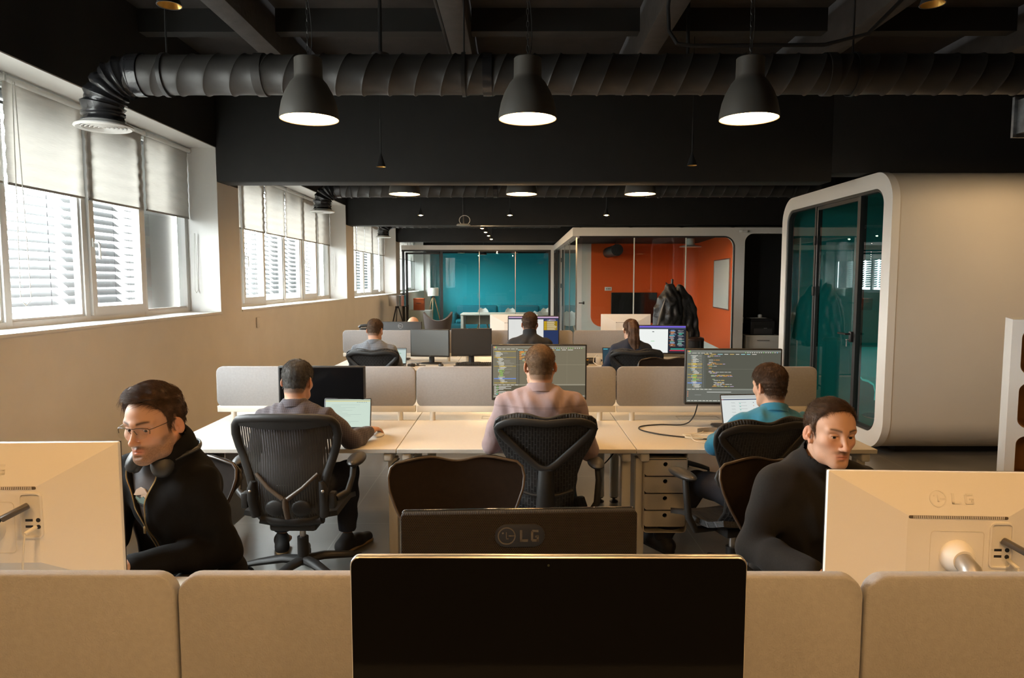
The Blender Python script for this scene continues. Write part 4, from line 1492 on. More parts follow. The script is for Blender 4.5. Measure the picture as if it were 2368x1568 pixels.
for r_ in range(4):
    for c_ in range(2):
        z0 = 0.055 + r_ * 0.352
        x0 = 0.055 + c_ * 0.375
        oo = rrect(0.321, 0.308, 0.065, 6, x0 + 0.1575, z0 + 0.151)
        ii = rrect(0.303, 0.290, 0.058, 6, x0 + 0.1575, z0 + 0.151)
        MB().ring(oo, ii, 0.0205, D1 - 0.016, 'y').prism(oo, D1 - 0.018, D1 - 0.0155, 'y').build('hole_lining', M_LINE, t, sharp=50)
# ---------------------------------------------------------------- bench desks, dividers, pedestals
M_TOP = mat('cream_desktop', (0.60, 0.565, 0.50), 0.38, noise=(60, 0.02))
M_LEGW = mat('cream_metal', (0.62, 0.59, 0.52), 0.4)
M_FABRIC = mat('grey_beige_felt', (0.275, 0.268, 0.270), 0.95, noise=(70, 0.05), bump=(260, 0.5, 0.0018), sheen=0.15)
ROWS = [1.392, 4.872, 8.495]
RN = ['nearest', 'middle', 'far']
CN = ['left', 'centre', 'right']
XC = [-1.409, 0.011, 1.431]
DD = 0.855

def desk(x, yb, sgn, label):
    """sgn -1: user sits on the near side; local +y points to the middle of the bench"""
    t = thing('bench_desk', label, 'desk', (x, yb, 0), 0 if sgn < 0 else PI, 'bench desks')
    MB().rbox((0, -DD / 2 - 0.004, 0.7175), (1.416, DD - 0.006, 0.025), 0.002, 1).build('tabletop', M_TOP, t)
    for sx in (-1, 1):
        MB().rbox((sx * 0.655, -DD / 2 - 0.01, 0.675), (0.055, DD - 0.06, 0.055), 0.014, 3).build('side_rail', M_LEGW, t)
        if sgn < 0:
            MB().rbox((sx * 0.668, -DD + 0.14, 0.325), (0.055, 0.065, 0.65), 0.006).build('leg', M_LEGW, t)
        else:
            MB().cyl((sx * 0.655, -0.42, 0.045), (sx * 0.655, -0.42, 0.65), 0.034, n=20).build('leg', M_LEGW, t)
            MB().lathe([(0, 0), (0.034, 0), (0.034, 0.008), (0.012, 0.02), (0.012, 0.034), (0.028, 0.036), (0.028, 0.046), (0, 0.046)], 18, c=(sx * 0.655, -0.42, 0)).build('levelling_foot', M_BLKMETAL, t)
    MB().box(-0.6, -0.06, 0.55, 0.6, -0.04, 0.69).build('cable_tray', M_LEGW, t)
    fl = MB()
    for q in (0.0,):
        fl.ring(rrect(0.30, 0.11, 0.004, 2, 0.1, -0.10), rrect(0.286, 0.096, 0.003, 2, 0.1, -0.10), 0.7302, 0.7312, 'z')
    fl.build('cable_flap_rim', mat('grey_line', (0.42, 0.39, 0.33), 0.5), t)
    return t

def divider(x, y, label, width=1.414):
    t = thing('desk_divider', label, 'divider', (x, y, 0), 0, 'felt desk dividers')
    MB().bprism(rrect(width, 0.285, 0.045, 7, 0, 0.9735), -0.0165, 0.0165, 0.006, 'y').build('felt_panel', M_FABRIC, t, sharp=50)
    MB().rbox((0, 0, 0.814), (width - 0.004, 0.036, 0.044), 0.003).build('rail', M_LEGW, t)
    for sx in (-1, 1):
        MB().cyl((sx * 0.595, 0, 0.728), (sx * 0.595, 0, 0.795), 0.019, n=18).build('post', M_LEGW, t)
    return t

for r, yb in enumerate(ROWS):
    for c, xc in enumerate(XC):
        side = '' if r else ''
        desk(xc, yb, -1, '%s cream bench desk on the near side of the %s desk row' % (CN[c], RN[r]))
        desk(xc, yb, 1, '%s cream bench desk behind the divider of the %s desk row' % (CN[c], RN[r]))
        divider(xc, yb, '%s felt divider panel on the %s desk row' % (CN[c], RN[r]))

def pedestal(x, yfront, label):
    t = thing('drawer_pedestal', label, 'drawer unit', (x, yfront, 0), 0, 'hanging drawer pedestals')
    w, h0, h1, d = 0.262, 0.205, 0.70, 0.55
    oo = rrect(w, h1 - h0, (0.022, 0.022, 0, 0), 5, 0, (h0 + h1) / 2)
    ii = rrect(w - 0.012, h1 - h0 - 0.012, (0.018, 0.018, 0, 0), 5, 0, (h0 + h1) / 2)
    MB().ring(oo, ii, 0, d, 'y').prism(ii, d - 0.01, d, 'y').build('carcass', mat('beige_metal', (0.46, 0.42, 0.35), 0.45), t)
    MB().box(-w / 2 + 0.006, 0.004, 0.657, w / 2 - 0.006, d, 0.662).build('shelf', mat('beige_metal', (0.46, 0.42, 0.35), 0.45), t)
    for k in range(4):
        z1 = 0.652 - k * 0.1045
        z0 = z1 - 0.096
        # front with a round finger hole: outline split left/right around the hole
        n = 20
        hole = circ(0.0135, n, 0, z1 - 0.026)
        ro = rrect(w - 0.014, z1 - z0, (0.016, 0.016, 0.002, 0.002), 4, 0, (z0 + z1) / 2)
        cxh, czh = 0, z1 - 0.026
        # matching angular samples on the outer outline
        outp = []
        for i in range(n):
            a = 2 * PI * i / n
            best = None
            dx, dz = math.cos(a), math.sin(a)
            for p, q in zip(ro, ro[1:] + ro[:1]):
                ex, ez = q[0] - p[0], q[1] - p[1]
                det = dx * (-ez) + dz * ex
                if abs(det) < 1e-12:
                    continue
                tt = ((p[0] - cxh) * (-ez) + (p[1] - czh) * ex) / det
                uu = (dx * (p[1] - czh) - dz * (p[0] - cxh)) / det
                if tt > 0 and -1e-6 <= uu <= 1 + 1e-6 and (best is None or tt > best):
                    best = tt
            outp.append((cxh + dx * best, czh + dz * best))
        # full-resolution rim: add corner pieces as a backing board, slightly behind
        dr = MB()
        dr.prism(ro, 0.004, 0.012, 'y') if False else None
        # polygon with a bridge to the hole
        poly = ro + [ro[0]] + [(cxh + 0.0135 * math.cos(-2 * PI * i / 24 - PI * 0.75), czh + 0.0135 * math.sin(-2 * PI * i / 24 - PI * 0.75)) for i in range(25)]
        bm = bmesh.new()
        ov = [bm.verts.new((p[0], 0.0, p[1])) for p in ro]
        hv = [bm.verts.new((p[0], 0.0, p[1])) for p in hole]
        es = [bm.edges.new((ov[i], ov[(i + 1) % len(ov)])) for i in range(len(ov))] + [bm.edges.new((hv[i], hv[(i + 1) % n])) for i in range(n)]
        bmesh.ops.triangle_fill(bm, use_beauty=True, use_dissolve=False, edges=es)
        ext = bmesh.ops.extrude_face_region(bm, geom=list(bm.faces))
        for g in ext['geom']:
            if isinstance(g, bmesh.types.BMVert):
                g.co.y += 0.012
        bm.verts.index_update()
        dr.add([tuple(v.co) for v in bm.verts], [tuple(v.index for v in f.verts) for f in bm.faces])
        bm.free()
        o = dr.build('drawer', mat('beige_drawer', (0.50, 0.46, 0.385), 0.45), t)
        MB().box(-w / 2 + 0.012, 0.014, z0 + 0.006, w / 2 - 0.012, d - 0.03, z1 - 0.05).build('drawer_box', M_RUBBER, o)
    return t
pedestal(0.905, 4.07, 'hanging beige pedestal with four drawers under the middle row, right of centre')
pedestal(-1.865, 4.07, 'beige drawer pedestal under the left desk of the middle row, by the wall')
# flat side panel beside the left pedestal is its own board on the frame
struct(MB().rbox((-2.995, 5.35, 0.62), (0.012, 0.09, 0.16), 0.003).rbox((-2.99, 8.05, 1.24), (0.012, 0.09, 0.12), 0.003).build('wall_socket_plate', M_WALL))
# ---------------------------------------------------------------- monitors, laptops and what they show
M_BLKPL = mat('black_monitor_plastic', (0.022, 0.021, 0.020), 0.45)
M_BLKGL = mat('black_glass', (0.004, 0.004, 0.0045), 0.06, spec=0.07)
M_WHTPL = mat('white_monitor_plastic', (0.82, 0.80, 0.76), 0.42, bump=(400, 0.05, 0.0005))
M_SILV = mat('silver_aluminium', (0.60, 0.59, 0.57), 0.32, 0.9)

def honeycomb():
    m = mat('honeycomb_back', (0.045, 0.035, 0.026), 0.6, spec=0.12)
    nt = m.node_tree
    b = nt.nodes['Principled BSDF']
    tc = nd(nt, 'ShaderNodeTexCoord')
    # hexagonal cells: two offset dot lattices, nearest one wins
    def lat(off):
        mp = nd(nt, 'ShaderNodeMapping')
        mp.inputs['Location'].default_value = (off[0], 0, off[1])
        nt.links.new(tc.outputs['Object'], mp.inputs['Vector'])
        sx = nd(nt, 'ShaderNodeVectorMath', operation='MODULO')
        ad = nd(nt, 'ShaderNodeVectorMath', operation='ADD')
        ad.inputs[1].default_value = (10 * 0.0048 * 20, 0, 10 * 0.0083 * 20)
        nt.links.new(mp.outputs[0], ad.inputs[0])
        nt.links.new(ad.outputs[0], sx.inputs[0])
        sx.inputs[1].default_value = (0.0048, 1000, 0.0083)
        sb = nd(nt, 'ShaderNodeVectorMath', operation='SUBTRACT')
        sb.inputs[1].default_value = (0.0024, 0, 0.00415)
        nt.links.new(sx.outputs[0], sb.inputs[0])
        ml = nd(nt, 'ShaderNodeVectorMath', operation='MULTIPLY')
        ml.inputs[1].default_value = (1, 0, 1)
        nt.links.new(sb.outputs[0], ml.inputs[0])
        ln = nd(nt, 'ShaderNodeVectorMath', operation='LENGTH')
        nt.links.new(ml.outputs[0], ln.inputs[0])
        return ln.outputs['Value']
    a, c = lat((0, 0)), lat((0.0024, 0.00415))
    mn = nd(nt, 'ShaderNodeMath', operation='MINIMUM')
    nt.links.new(a, mn.inputs[0])
    nt.links.new(c, mn.inputs[1])
    mr = nd(nt, 'ShaderNodeMapRange')
    mr.inputs['From Min'].default_value = 0.0013
    mr.inputs['From Max'].default_value = 0.0021
    nt.links.new(mn.outputs[0], mr.inputs['Value'])
    mx = nd(nt, 'ShaderNodeMix', data_type='RGBA')
    mx.inputs['A'].default_value = (0.005, 0.004, 0.0035, 1)
    mx.inputs['B'].default_value = (0.030, 0.022, 0.015, 1)
    nt.links.new(mr.outputs['Result'], mx.inputs['Factor'])
    nt.links.new(mx.outputs['Result'], b.inputs['Base Color'])
    bp = nd(nt, 'ShaderNodeBump')
    bp.inputs['Strength'].default_value = 0.7
    bp.inputs['Distance'].default_value = 0.001
    nt.links.new(mr.outputs['Result'], bp.inputs['Height'])
    nt.links.new(bp.outputs['Normal'], b.inputs['Normal'])
    return m

def letter_bars(ch):
    """strokes in a 1 x 1 box"""
    if ch == 'L':
        return [(0, 0, 0.24, 1), (0, 0, 0.85, 0.2)]
    if ch == 'E':
        return [(0, 0, 0.24, 1), (0, 0, 0.85, 0.2), (0, 0.4, 0.75, 0.6), (0, 0.8, 0.85, 1)]
    if ch == 'D':
        return [(0, 0, 0.24, 1), (0, 0, 0.6, 0.2), (0, 0.8, 0.6, 1), (0.58, 0.1, 0.82, 0.9)]
    if ch == 'G':
        return [(0, 0.1, 0.24, 0.9), (0.1, 0, 0.8, 0.2), (0.1, 0.8, 0.8, 1), (0.62, 0.0, 0.85, 0.5), (0.45, 0.36, 0.85, 0.52)]
    return []

def word(mb, txt, x, z, h, wd, y0, y1, mir=1, M=None):
    for i, ch in enumerate(txt):
        for a, b_, c, d in letter_bars(ch):
            xa, xb = x + mir * (i * wd * 1.18 + a * wd), x + mir * (i * wd * 1.18 + c * wd)
            mb.box(min(xa, xb), y0, z + b_ * h, max(xa, xb), y1, z + d * h, 0, M)

def round_badge(mb, x, z, r, y0, y1, s=-1, M=None):
    bx = lambda a, b, c, d: mb.box(min(x + s * a, x + s * c), y0, z + b, max(x + s * a, x + s * c), y1, z + d, 0, M)
    mb.ring(circ(r, 32, x, z), circ(r * 0.86, 32, x, z), y0, y1, 'y', 0, M)
    bx(-r * 0.08, -r * 0.38, r * 0.02, r * 0.42)
    bx(-r * 0.08, -r * 0.38, r * 0.20, -r * 0.28)
    bx(r * 0.22, -r * 0.06, r * 0.86, r * 0.05)
    mb.prism(circ(r * 0.11, 12, x - s * r * 0.42, z + r * 0.33), y0, y1, 'y', 0, M)

class Screen:
    """coloured patches on a display, u right, v down, each on a tiny step in front of the panel"""
    def __init__(s, w, h, zc, y):
        s.w, s.h, s.zc, s.y = w, h, zc, y
        s.b = MB()
        s.cols = []
    def rect(s, u0, v0, u1, v1, col, lift=1):
        c = tuple(round(q, 3) for q in col)
        if c not in s.cols:
            s.cols.append(c)
        i = s.cols.index(c)
        x0, x1 = (u0 - 0.5) * s.w, (u1 - 0.5) * s.w
        z0, z1 = s.zc + (0.5 - v1) * s.h, s.zc + (0.5 - v0) * s.h
        y = s.y - 0.0002 * lift
        s.b.add([(x0, y, z0), (x1, y, z0), (x1, y, z1), (x0, y, z1)], [(0, 1, 2, 3)], i)
    def build(s, parent, M=None):
        ms = [glow('display_%d_%d_%d' % tuple(int(q * 999) for q in c), c, 1.0) for c in s.cols]
        o = s.b.build('screen_image', ms, parent, flip=False)
        return o

def ide(s, seed, bg, panel, accent_row=0.5, has_term=True, side=0.27):
    """dark code editor: tree on the left, code in the middle, terminal below"""
    R = random.Random(seed)
    hi = (0.72, 0.70, 0.62)
    s.rect(0, 0, 1, 1, bg)  # backdrop glow also carries the room's reflection on the screen glass
    s.rect(0, 0, 1, 0.045, tuple(q * 1.5 for q in panel), 2)
    for i, c in enumerate(((0.9, 0.2, 0.12), (0.9, 0.62, 0.1), (0.2, 0.7, 0.15))):
        s.rect(0.008 + i * 0.011, 0.012, 0.017 + i * 0.011, 0.032, c, 3)
    s.rect(0, 0.045, side, 0.74, tuple(q * 1.25 for q in panel), 2)
    u = 0.015
    for i in range(6):
        w_ = R.uniform(0.02, 0.05)
        s.rect(u, 0.052, u + w_, 0.06, hi, 3)
        u += w_ + 0.012
    u = 0.62
    for i in range(15):
        s.rect(u, 0.036, u + 0.008, 0.052, R.choice([hi, (0.3, 0.7, 0.2), (0.25, 0.55, 0.8), hi]), 3)
        u += 0.024
    u = side + 0.02
    for i in range(9):
        w_ = R.uniform(0.035, 0.06)
        s.rect(u, 0.072, u + w_, 0.082, R.choice([hi, (0.75, 0.5, 0.15), (0.35, 0.7, 0.75)]), 3)
        u += w_ + 0.018
    # tree
    v = 0.10
    ind = 0.05
    k = 0
    while v < 0.71:
        ind = min(0.09, max(0.03, ind + R.choice([-0.012, 0, 0, 0.012])))
        c = hi
        if 0.45 < v < 0.58:
            c = (0.32, 0.60, 0.12)
        if R.random() < 0.14:
            s.rect(0.01, v - 0.004, side, v + 0.013, (0.36, 0.27, 0.08), 3)
            c = (0.85, 0.6, 0.12)
        s.rect(ind - 0.010, v, ind - 0.004, v + 0.010, R.choice([(0.9, 0.55, 0.15), (0.45, 0.8, 0.85), hi]), 4)
        w_ = R.uniform(0.025, 0.07)
        s.rect(ind, v, ind + w_, v + 0.009, c, 4)
        if R.random() < 0.6:
            s.rect(ind + w_ + 0.01, v + 0.002, min(side - 0.01, ind + w_ + R.uniform(0.04, 0.11)), v + 0.008, (0.33, 0.31, 0.26), 4)
        v += 0.019
        k += 1
    s.rect(0.01, 0.62, side, 0.638, (0.16, 0.26, 0.62), 5)
    s.rect(0.07, 0.625, 0.10, 0.633, hi, 6)
    # gutter and code
    s.rect(side, 0.09, side + 0.04, 0.74, tuple(q * 0.85 for q in panel), 2)
    v = 0.105
    ind = 0
    while v < 0.72:
        s.rect(side + 0.012, v, side + 0.018, v + 0.006, (0.3, 0.3, 0.27), 3)
        if R.random() < 0.76:
            ind = max(0, min(7, ind + R.choice([-1, -1, 0, 0, 1, 1])))
            u = side + 0.055 + ind * 0.014
            n_ = R.choice([1, 2, 3, 4, 6])
            for q in range(n_):
                w_ = R.uniform(0.012, 0.05)
                c = R.choice([(0.80, 0.36, 0.08), (0.55, 0.42, 0.62), (0.62, 0.60, 0.55), (0.85, 0.6, 0.15), (0.40, 0.55, 0.25), (0.62, 0.60, 0.55)])
                s.rect(u, v, u + w_, v + 0.0085, c, 3)
                u += w_ + 0.006
                if u > 0.93:
                    break
        v += 0.0195
    s.rect(side, 0.36, 1, 0.366, tuple(q * 1.5 for q in bg), 2)
    for uu in (0.80,):
        s.rect(uu, 0.09, uu + 0.0012, 0.74, tuple(q * 1.6 for q in bg), 2)
    # lower pane
    s.rect(0, 0.74, 1, 0.765, tuple(q * 1.9 for q in panel), 2)
    u = 0.015
    for i in range(6):
        s.rect(u, 0.748, u + 0.03, 0.757, hi, 3)
        u += 0.045
    if has_term:
        s.rect(0, 0.765, 1, 0.955, tuple(q * 0.62 for q in bg), 2)
        v = 0.78
        while v < 0.94:
            u = 0.012
            if R.random() < 0.6:
                for c, w_ in ((hi, 0.022), ((0.18, 0.5, 0.12), 0.024), (hi, R.uniform(0.05, 0.14))):
                    s.rect(u, v, u + w_, v + 0.009, c, 3)
                    u += w_ + 0.003
            else:
                s.rect(u, v, u + R.uniform(0.03, 0.14), v + 0.008, hi, 3)
            v += 0.019
        s.rect(0.06, 0.925, 0.12, 0.935, (0.75, 0.14, 0.08), 4)
        s.rect(0.03, 0.925, 0.055, 0.935, (0.15, 0.55, 0.65), 4)
    else:
        s.rect(0.0, 0.765, 1, 0.955, tuple(q * 1.15 for q in panel), 2)
        s.rect(0.22, 0.80, 0.48, 0.81, (0.65, 0.66, 0.62), 3)
        s.rect(0.09, 0.86, 0.16, 0.867, (0.3, 0.31, 0.29), 3)
        for i in range(4):
            s.rect(0.012, 0.79 + i * 0.03, 0.02, 0.805 + i * 0.03, (0.75, 0.25, 0.12), 3)
    s.rect(0, 0.955, 1, 1, tuple(q * 1.3 for q in panel), 2)
    u = 0.012
    while u < 0.4:
        w_ = R.uniform(0.02, 0.045)
        s.rect(u, 0.968, u + w_, 0.978, hi, 3)
        u += w_ + 0.01
    if has_term:
        s.rect(0.84, 0.968, 0.985, 0.978, hi, 3)

def monitor(label, x, y, rz, w, ztop, h, kind, zdesk=0.73, tilt=0.0, content=None, group='computer monitors', off_tint=None, stand=True, ny=None):
    """screen faces -y locally; ztop is the height of the top edge over the floor"""
    t = thing('computer_monitor', label, 'monitor', (x, y, zdesk), rz, group)
    zt = ztop - zdesk
    zc = zt - h / 2
    body = {'black': M_BLKPL, 'mesh': honeycomb(), 'white': M_WHTPL, 'imac': M_SILV}[kind]
    if kind == 'white':
        # shallow hipped back: rim, then a plateau reached by four slopes
        rim = [(-w / 2, zc - h / 2), (w / 2, zc - h / 2), (w / 2, zc + h / 2), (-w / 2, zc + h / 2)]
        b = MB()
        b.bprism(rrect(w, h, 0.004, 2, 0, zc), -0.002, 0.012, 0.002, 'y')
        p = [(-w / 2 + 0.001, 0.012, zc - h / 2 + 0.001), (w / 2 - 0.001, 0.012, zc - h / 2 + 0.001), (w / 2 - 0.001, 0.012, zc + h / 2 - 0.001), (-w / 2 + 0.001, 0.012, zc + h / 2 - 0.001)]
        ix, iu, il = w / 2 - 0.185, 0.102, 0.07
        q = [(-ix, 0.042, zc - h / 2 + il), (ix, 0.042, zc - h / 2 + il), (ix, 0.042, zc + h / 2 - iu), (-ix, 0.042, zc + h / 2 - iu)]
        b.add(p + q, [(0, 1, 5, 4), (1, 2, 6, 5), (2, 3, 7, 6), (3, 0, 4, 7), (4, 5, 6, 7), (3, 2, 1, 0)])
        b.build('housing', M_WHTPL, t, sharp=4)
        MB().box(-w / 2, -0.0045, zc - h / 2, w / 2, -0.0015, zc + h / 2).build('bezel', M_BLKPL, t)
        MB().box(-w / 2 + 0.012, -0.0055, zc - h / 2 + 0.02, w / 2 - 0.012, -0.004, zc + h / 2 - 0.012).build('screen', M_BLKGL, t)
        v = MB()
        zv = zc + h / 2 - iu - 0.004
        v.bprism(rrect(2 * ix - 0.004, 0.0075, 0.003, 3, 0, zv), 0.036, 0.0430, 0.0005, 'y')
        vo = v.build('vent', mat('vent_dark', (0.10, 0.08, 0.055), 0.7), t)
        g = MB()
        n_ = int((2 * ix - 0.02) / 0.0045)
        for i in range(n_):
            g.box(-ix + 0.012 + i * 0.0045, 0.0428, zv - 0.0035, -ix + 0.014 + i * 0.0045, 0.0436, zv + 0.0035)
        g.build('vent_fins', M_WHTPL, vo)
        lg = MB()
        zl = zc + h / 2 - 0.062
        yl = 0.012 + 0.030 * (0.062 / iu)
        Ml = Matrix.Translation((0, yl, zl)) @ Matrix.Rotation(math.atan(0.030 / iu), 4, 'X')
        round_badge(lg, 0.045, 0, 0.021, -0.003, 0.0012, -1, Ml)
        word(lg, 'LG', 0.012, -0.013, 0.026, 0.026, -0.003, 0.0012, -1, Ml)
        lg.build('logo', mat('embossed_white', (0.76, 0.74, 0.69), 0.38), t)
        # port recess on the (viewer's) right of the hub
        px, pz = -0.105, zc - 0.0
        zp = zc + h / 2 - 0.175
        MB().ring(rrect(0.056, 0.115, 0.012, 4, px, zp), rrect(0.048, 0.107, 0.009, 4, px, zp), 0.040, 0.0455, 'y').build('port_recess_rim', M_WHTPL, t, sharp=20)
        MB().prism(rrect(0.049, 0.108, 0.009, 4, px, zp), 0.0415, 0.0423, 'y').build('port_plate', mat('port_plate', (0.74, 0.71, 0.64), 0.45), t)
        pb = MB()
        for dx, dz in ((0.006, -0.012), (0.006, -0.028)):
            pb.box(px + dx - 0.009, 0.042, zp + dz - 0.003, px + dx + 0.009, 0.0428, zp + dz + 0.003)
        for dx, dz in ((-0.016, -0.012), (-0.016, -0.029)):
            pb.prism(circ(0.0055, 12, px + dx, zp + dz), 0.042, 0.0428, 'y')
        pb.build('ports', M_RUBBER, t)
        # hub and stand arm
        zh = zc + h / 2 - 0.205
        MB().lathe([(0.0, 0.075), (0.026, 0.075), (0.032, 0.068), (0.040, 0.05), (0.043, 0.0405), (0.0, 0.0405)], 28, M=Matrix.Translation((0.0, 0, zh)) @ Matrix.Rotation(-PI / 2, 4, 'X')).build('stand_hub', M_WHTPL, t)
        MB().ring(rrect(0.13, 0.13, 0.01, 4, 0, zh), rrect(0.127, 0.127, 0.009, 4, 0, zh), 0.0415, 0.0428, 'y').build('mount_outline', mat('port_plate', (0.74, 0.71, 0.64), 0.45), t)
        MB().tube([(0, 0.07, zh), (0, 0.10, zh - 0.01), (0, 0.13, zh - 0.05), (0, 0.14, 0.09), (0, 0.135, 0.012)], [0.022, 0.024, 0.026, 0.026, 0.024], 14).build('stand_arm', mat('silver_stand', (0.50, 0.48, 0.45), 0.35, 0.6), t)
        MB().bprism(rrect(0.24, 0.21, 0.03, 6, 0, 0.06), 0.0, 0.012, 0.003, 'z').build('stand_foot', mat('silver_stand', (0.50, 0.48, 0.45), 0.35, 0.6), t)
        return t
    if kind == 'mesh':
        MB().bprism(rrect(w, h, 0.008, 4, 0, zc), 0.004, 0.034, 0.003, 'y').build('housing', body, t, sharp=60)
        MB().bprism(rrect(w + 0.002, h + 0.002, 0.009, 4, 0, zc), -0.008, 0.005, 0.002, 'y').build('bezel', mat('gloss_black_rim', (0.02, 0.02, 0.02), 0.12), t)
        MB().box(-w / 2 + 0.01, -0.0095, zc - h / 2 + 0.02, w / 2 - 0.01, -0.0075, zc + h / 2 - 0.01).build('screen', M_BLKGL, t)
        zl = zc + h / 2 - 0.058
        bd = MB().bprism(rrect(0.128, 0.060, 0.0299, 10, 0, zl), 0.0335, 0.0362, 0.0008, 'y').build('badge', mat('badge_black', (0.014, 0.014, 0.014), 0.35), t)
        lg = MB()
        round_badge(lg, 0.034, zl, 0.023, 0.035, 0.0372)
        word(lg, 'LG', 0.000, zl - 0.016, 0.031, 0.024, 0.035, 0.0372, -1)
        lg.build('logo', mat('badge_letters', (0.085, 0.075, 0.060), 0.25), t)
        MB().bprism(rrect(0.148, 0.16, 0.012, 5, 0, zc + h / 2 - 0.115 - 0.08), 0.033, 0.052, 0.005, 'y').build('stand_cover', mat('bronze_plastic', (0.075, 0.052, 0.034), 0.4), t)
    else:
        r = 0.016 if kind == 'imac' else 0.006
        dp = 0.012 if kind == 'imac' else 0.030
        MB().bprism(rrect(w, h, r, 6, 0, zc), -0.004, dp, 0.003, 'y').build('housing', body, t, sharp=60)
        if kind == 'black':
            MB().bprism(rrect(w * 0.62, h * 0.5, 0.02, 5, 0, zc - h * 0.12), dp - 0.002, dp + 0.024, 0.012, 'y').build('rear_bulge', M_BLKPL, t, sharp=60)
        bz = 0.0025 if kind == 'imac' else 0.010
        chin = 0.06 if kind == 'imac' else 0.018
        if kind == 'imac':
            MB().prism(rrect(w - 2 * bz, h - 2 * bz, r - 0.002, 6, 0, zc), -0.0055, -0.0035, 'y').build('screen', M_BLKGL, t)
            MB().prism(circ(0.0022, 10, 0, zc + h / 2 - 0.014), -0.0062, -0.0054, 'y').build('camera_dot', mat('lens_dark', (0.03, 0.035, 0.03), 0.1), t)
        else:
            sw, sh = w - 2 * bz, h - bz - chin
            zs = zc + h / 2 - bz - sh / 2
            m_off = M_BLKGL if off_tint is None else mat('screen_off_%d' % int(off_tint[0] * 999), off_tint, 0.22, spec=0.9)
            MB().box(-sw / 2, -0.0052, zs - sh / 2, sw / 2, -0.0035, zs + sh / 2).build('screen', m_off, t)
            if content:
                s = Screen(sw, sh, zs, -0.0052)
                content(s)
                s.build(t)
            if ny != 'plain':
                lg = MB()
                word(lg, 'LG', -0.010, zc - h / 2 + 0.006, 0.007, 0.008, -0.0052, -0.0038)
                lg.build('logo', mat('grey_mark', (0.25, 0.25, 0.24), 0.4), t)
    if stand:
        m = M_SILV if kind == 'imac' else M_BLKPL
        MB().tube([(0, 0.045, zc - h * 0.1), (0, 0.075, zc - h * 0.35), (0, 0.085, 0.05), (0, 0.08, 0.012)], [0.03, 0.032, 0.034, 0.034], 12, flat=((1, 0, 0), 0.45)).build('stand_neck', m, t)
        MB().bprism(rrect(0.24, 0.18, 0.05, 6, 0, 0.045), 0.0, 0.012, 0.004, 'z').build('stand_foot', m, t)
    if tilt:
        pass
    return t

# nearest row -----------------------------------------------------------
monitor('large black all-in-one screen with silver rim, in the foreground', 0.057, 1.13, 0.0, 0.668, 1.259, 0.42, 'imac', group=None)
monitor('black monitor seen from behind with honeycomb back, behind the foreground screen', 0.012, 1.76, PI + 0.05, 0.607, 1.128, 0.345, 'mesh')
wl = monitor('white monitor back at the left picture edge with a dark adapter plugged in', -1.30, 1.70, PI + 0.04, 0.613, 1.318, 0.365, 'white')
wr = monitor('white monitor back at the right picture edge beside the man in black', 1.10, 1.715, PI - 0.045, 0.613, 1.243, 0.365, 'white')

def adapter(p0, p1, cab, label, m_body, m_cab, w_=0.017, r=0.0035):
    # plug body from the socket p0 to its tail p1, then the cable
    t = thing('cable_adapter', label, 'adapter', p0)
    d = Vector(p1) - Vector(p0)
    L = d.length
    M = d.to_track_quat('X', 'Z').to_matrix().to_4x4()
    MB().rbox((L / 2, 0, 0), (L, w_, w_ * 0.7), 0.003, M=M).build('plug_body', m_body, t)
    pts = [tuple(Vector(q) - Vector(p0)) for q in [p1] + cab]
    P = [Vector(q) for q in pts]
    out = []
    for i in range(len(P) - 1):
        a, b, c, e = P[max(0, i - 1)], P[i], P[i + 1], P[min(len(P) - 1, i + 2)]
        for k in range(6):
            u = k / 6
            out.append(0.5 * ((2 * b) + (-a + c) * u + (2 * a - 5 * b + 4 * c - e) * u ** 2 + (-a + 3 * b - 3 * c + e) * u ** 3))
    out.append(P[-1])
    MB().tube(out, r, 8).build('cable', m_cab, t)
    return t
M_GUN = mat('gunmetal', (0.13, 0.12, 0.115), 0.35, 0.5)
M_WPL = mat('white_plug', (0.74, 0.71, 0.64), 0.45)
adapter((-1.192, 1.653, 1.172), (-1.232, 1.612, 1.150), [(-1.250, 1.605, 1.12), (-1.268, 1.61, 1.05), (-1.28, 1.63, 0.95), (-1.27, 1.66, 0.80), (-1.20, 1.68, 0.737)], 'dark metal adapter with black cable in the left white monitor back', M_GUN, M_RUBBER, 0.019, 0.004)
adapter((-1.176, 1.654, 1.118), (-1.188, 1.628, 1.108), [(-1.19, 1.622, 1.06), (-1.20, 1.63, 0.98), (-1.205, 1.65, 0.80), (-1.16, 1.67, 0.737)], 'white jack plug with thin cable in the left white monitor back', M_WPL, M_WPL, 0.011, 0.0022)
adapter((1.206, 1.668, 1.082), (1.242, 1.625, 1.062), [(1.262, 1.615, 1.03), (1.266, 1.62, 0.95), (1.25, 1.65, 0.80), (1.2, 1.67, 0.737)], 'black adapter with cable in the right white monitor back', M_GUN, M_RUBBER, 0.019, 0.004)
adapter((1.222, 1.668, 1.033), (1.226, 1.636, 1.022), [(1.226, 1.63, 0.98), (1.222, 1.64, 0.90), (1.215, 1.66, 0.78), (1.18, 1.67, 0.737)], 'white jack plug with thin cable in the right white monitor back', M_WPL, M_WPL, 0.011, 0.0022)

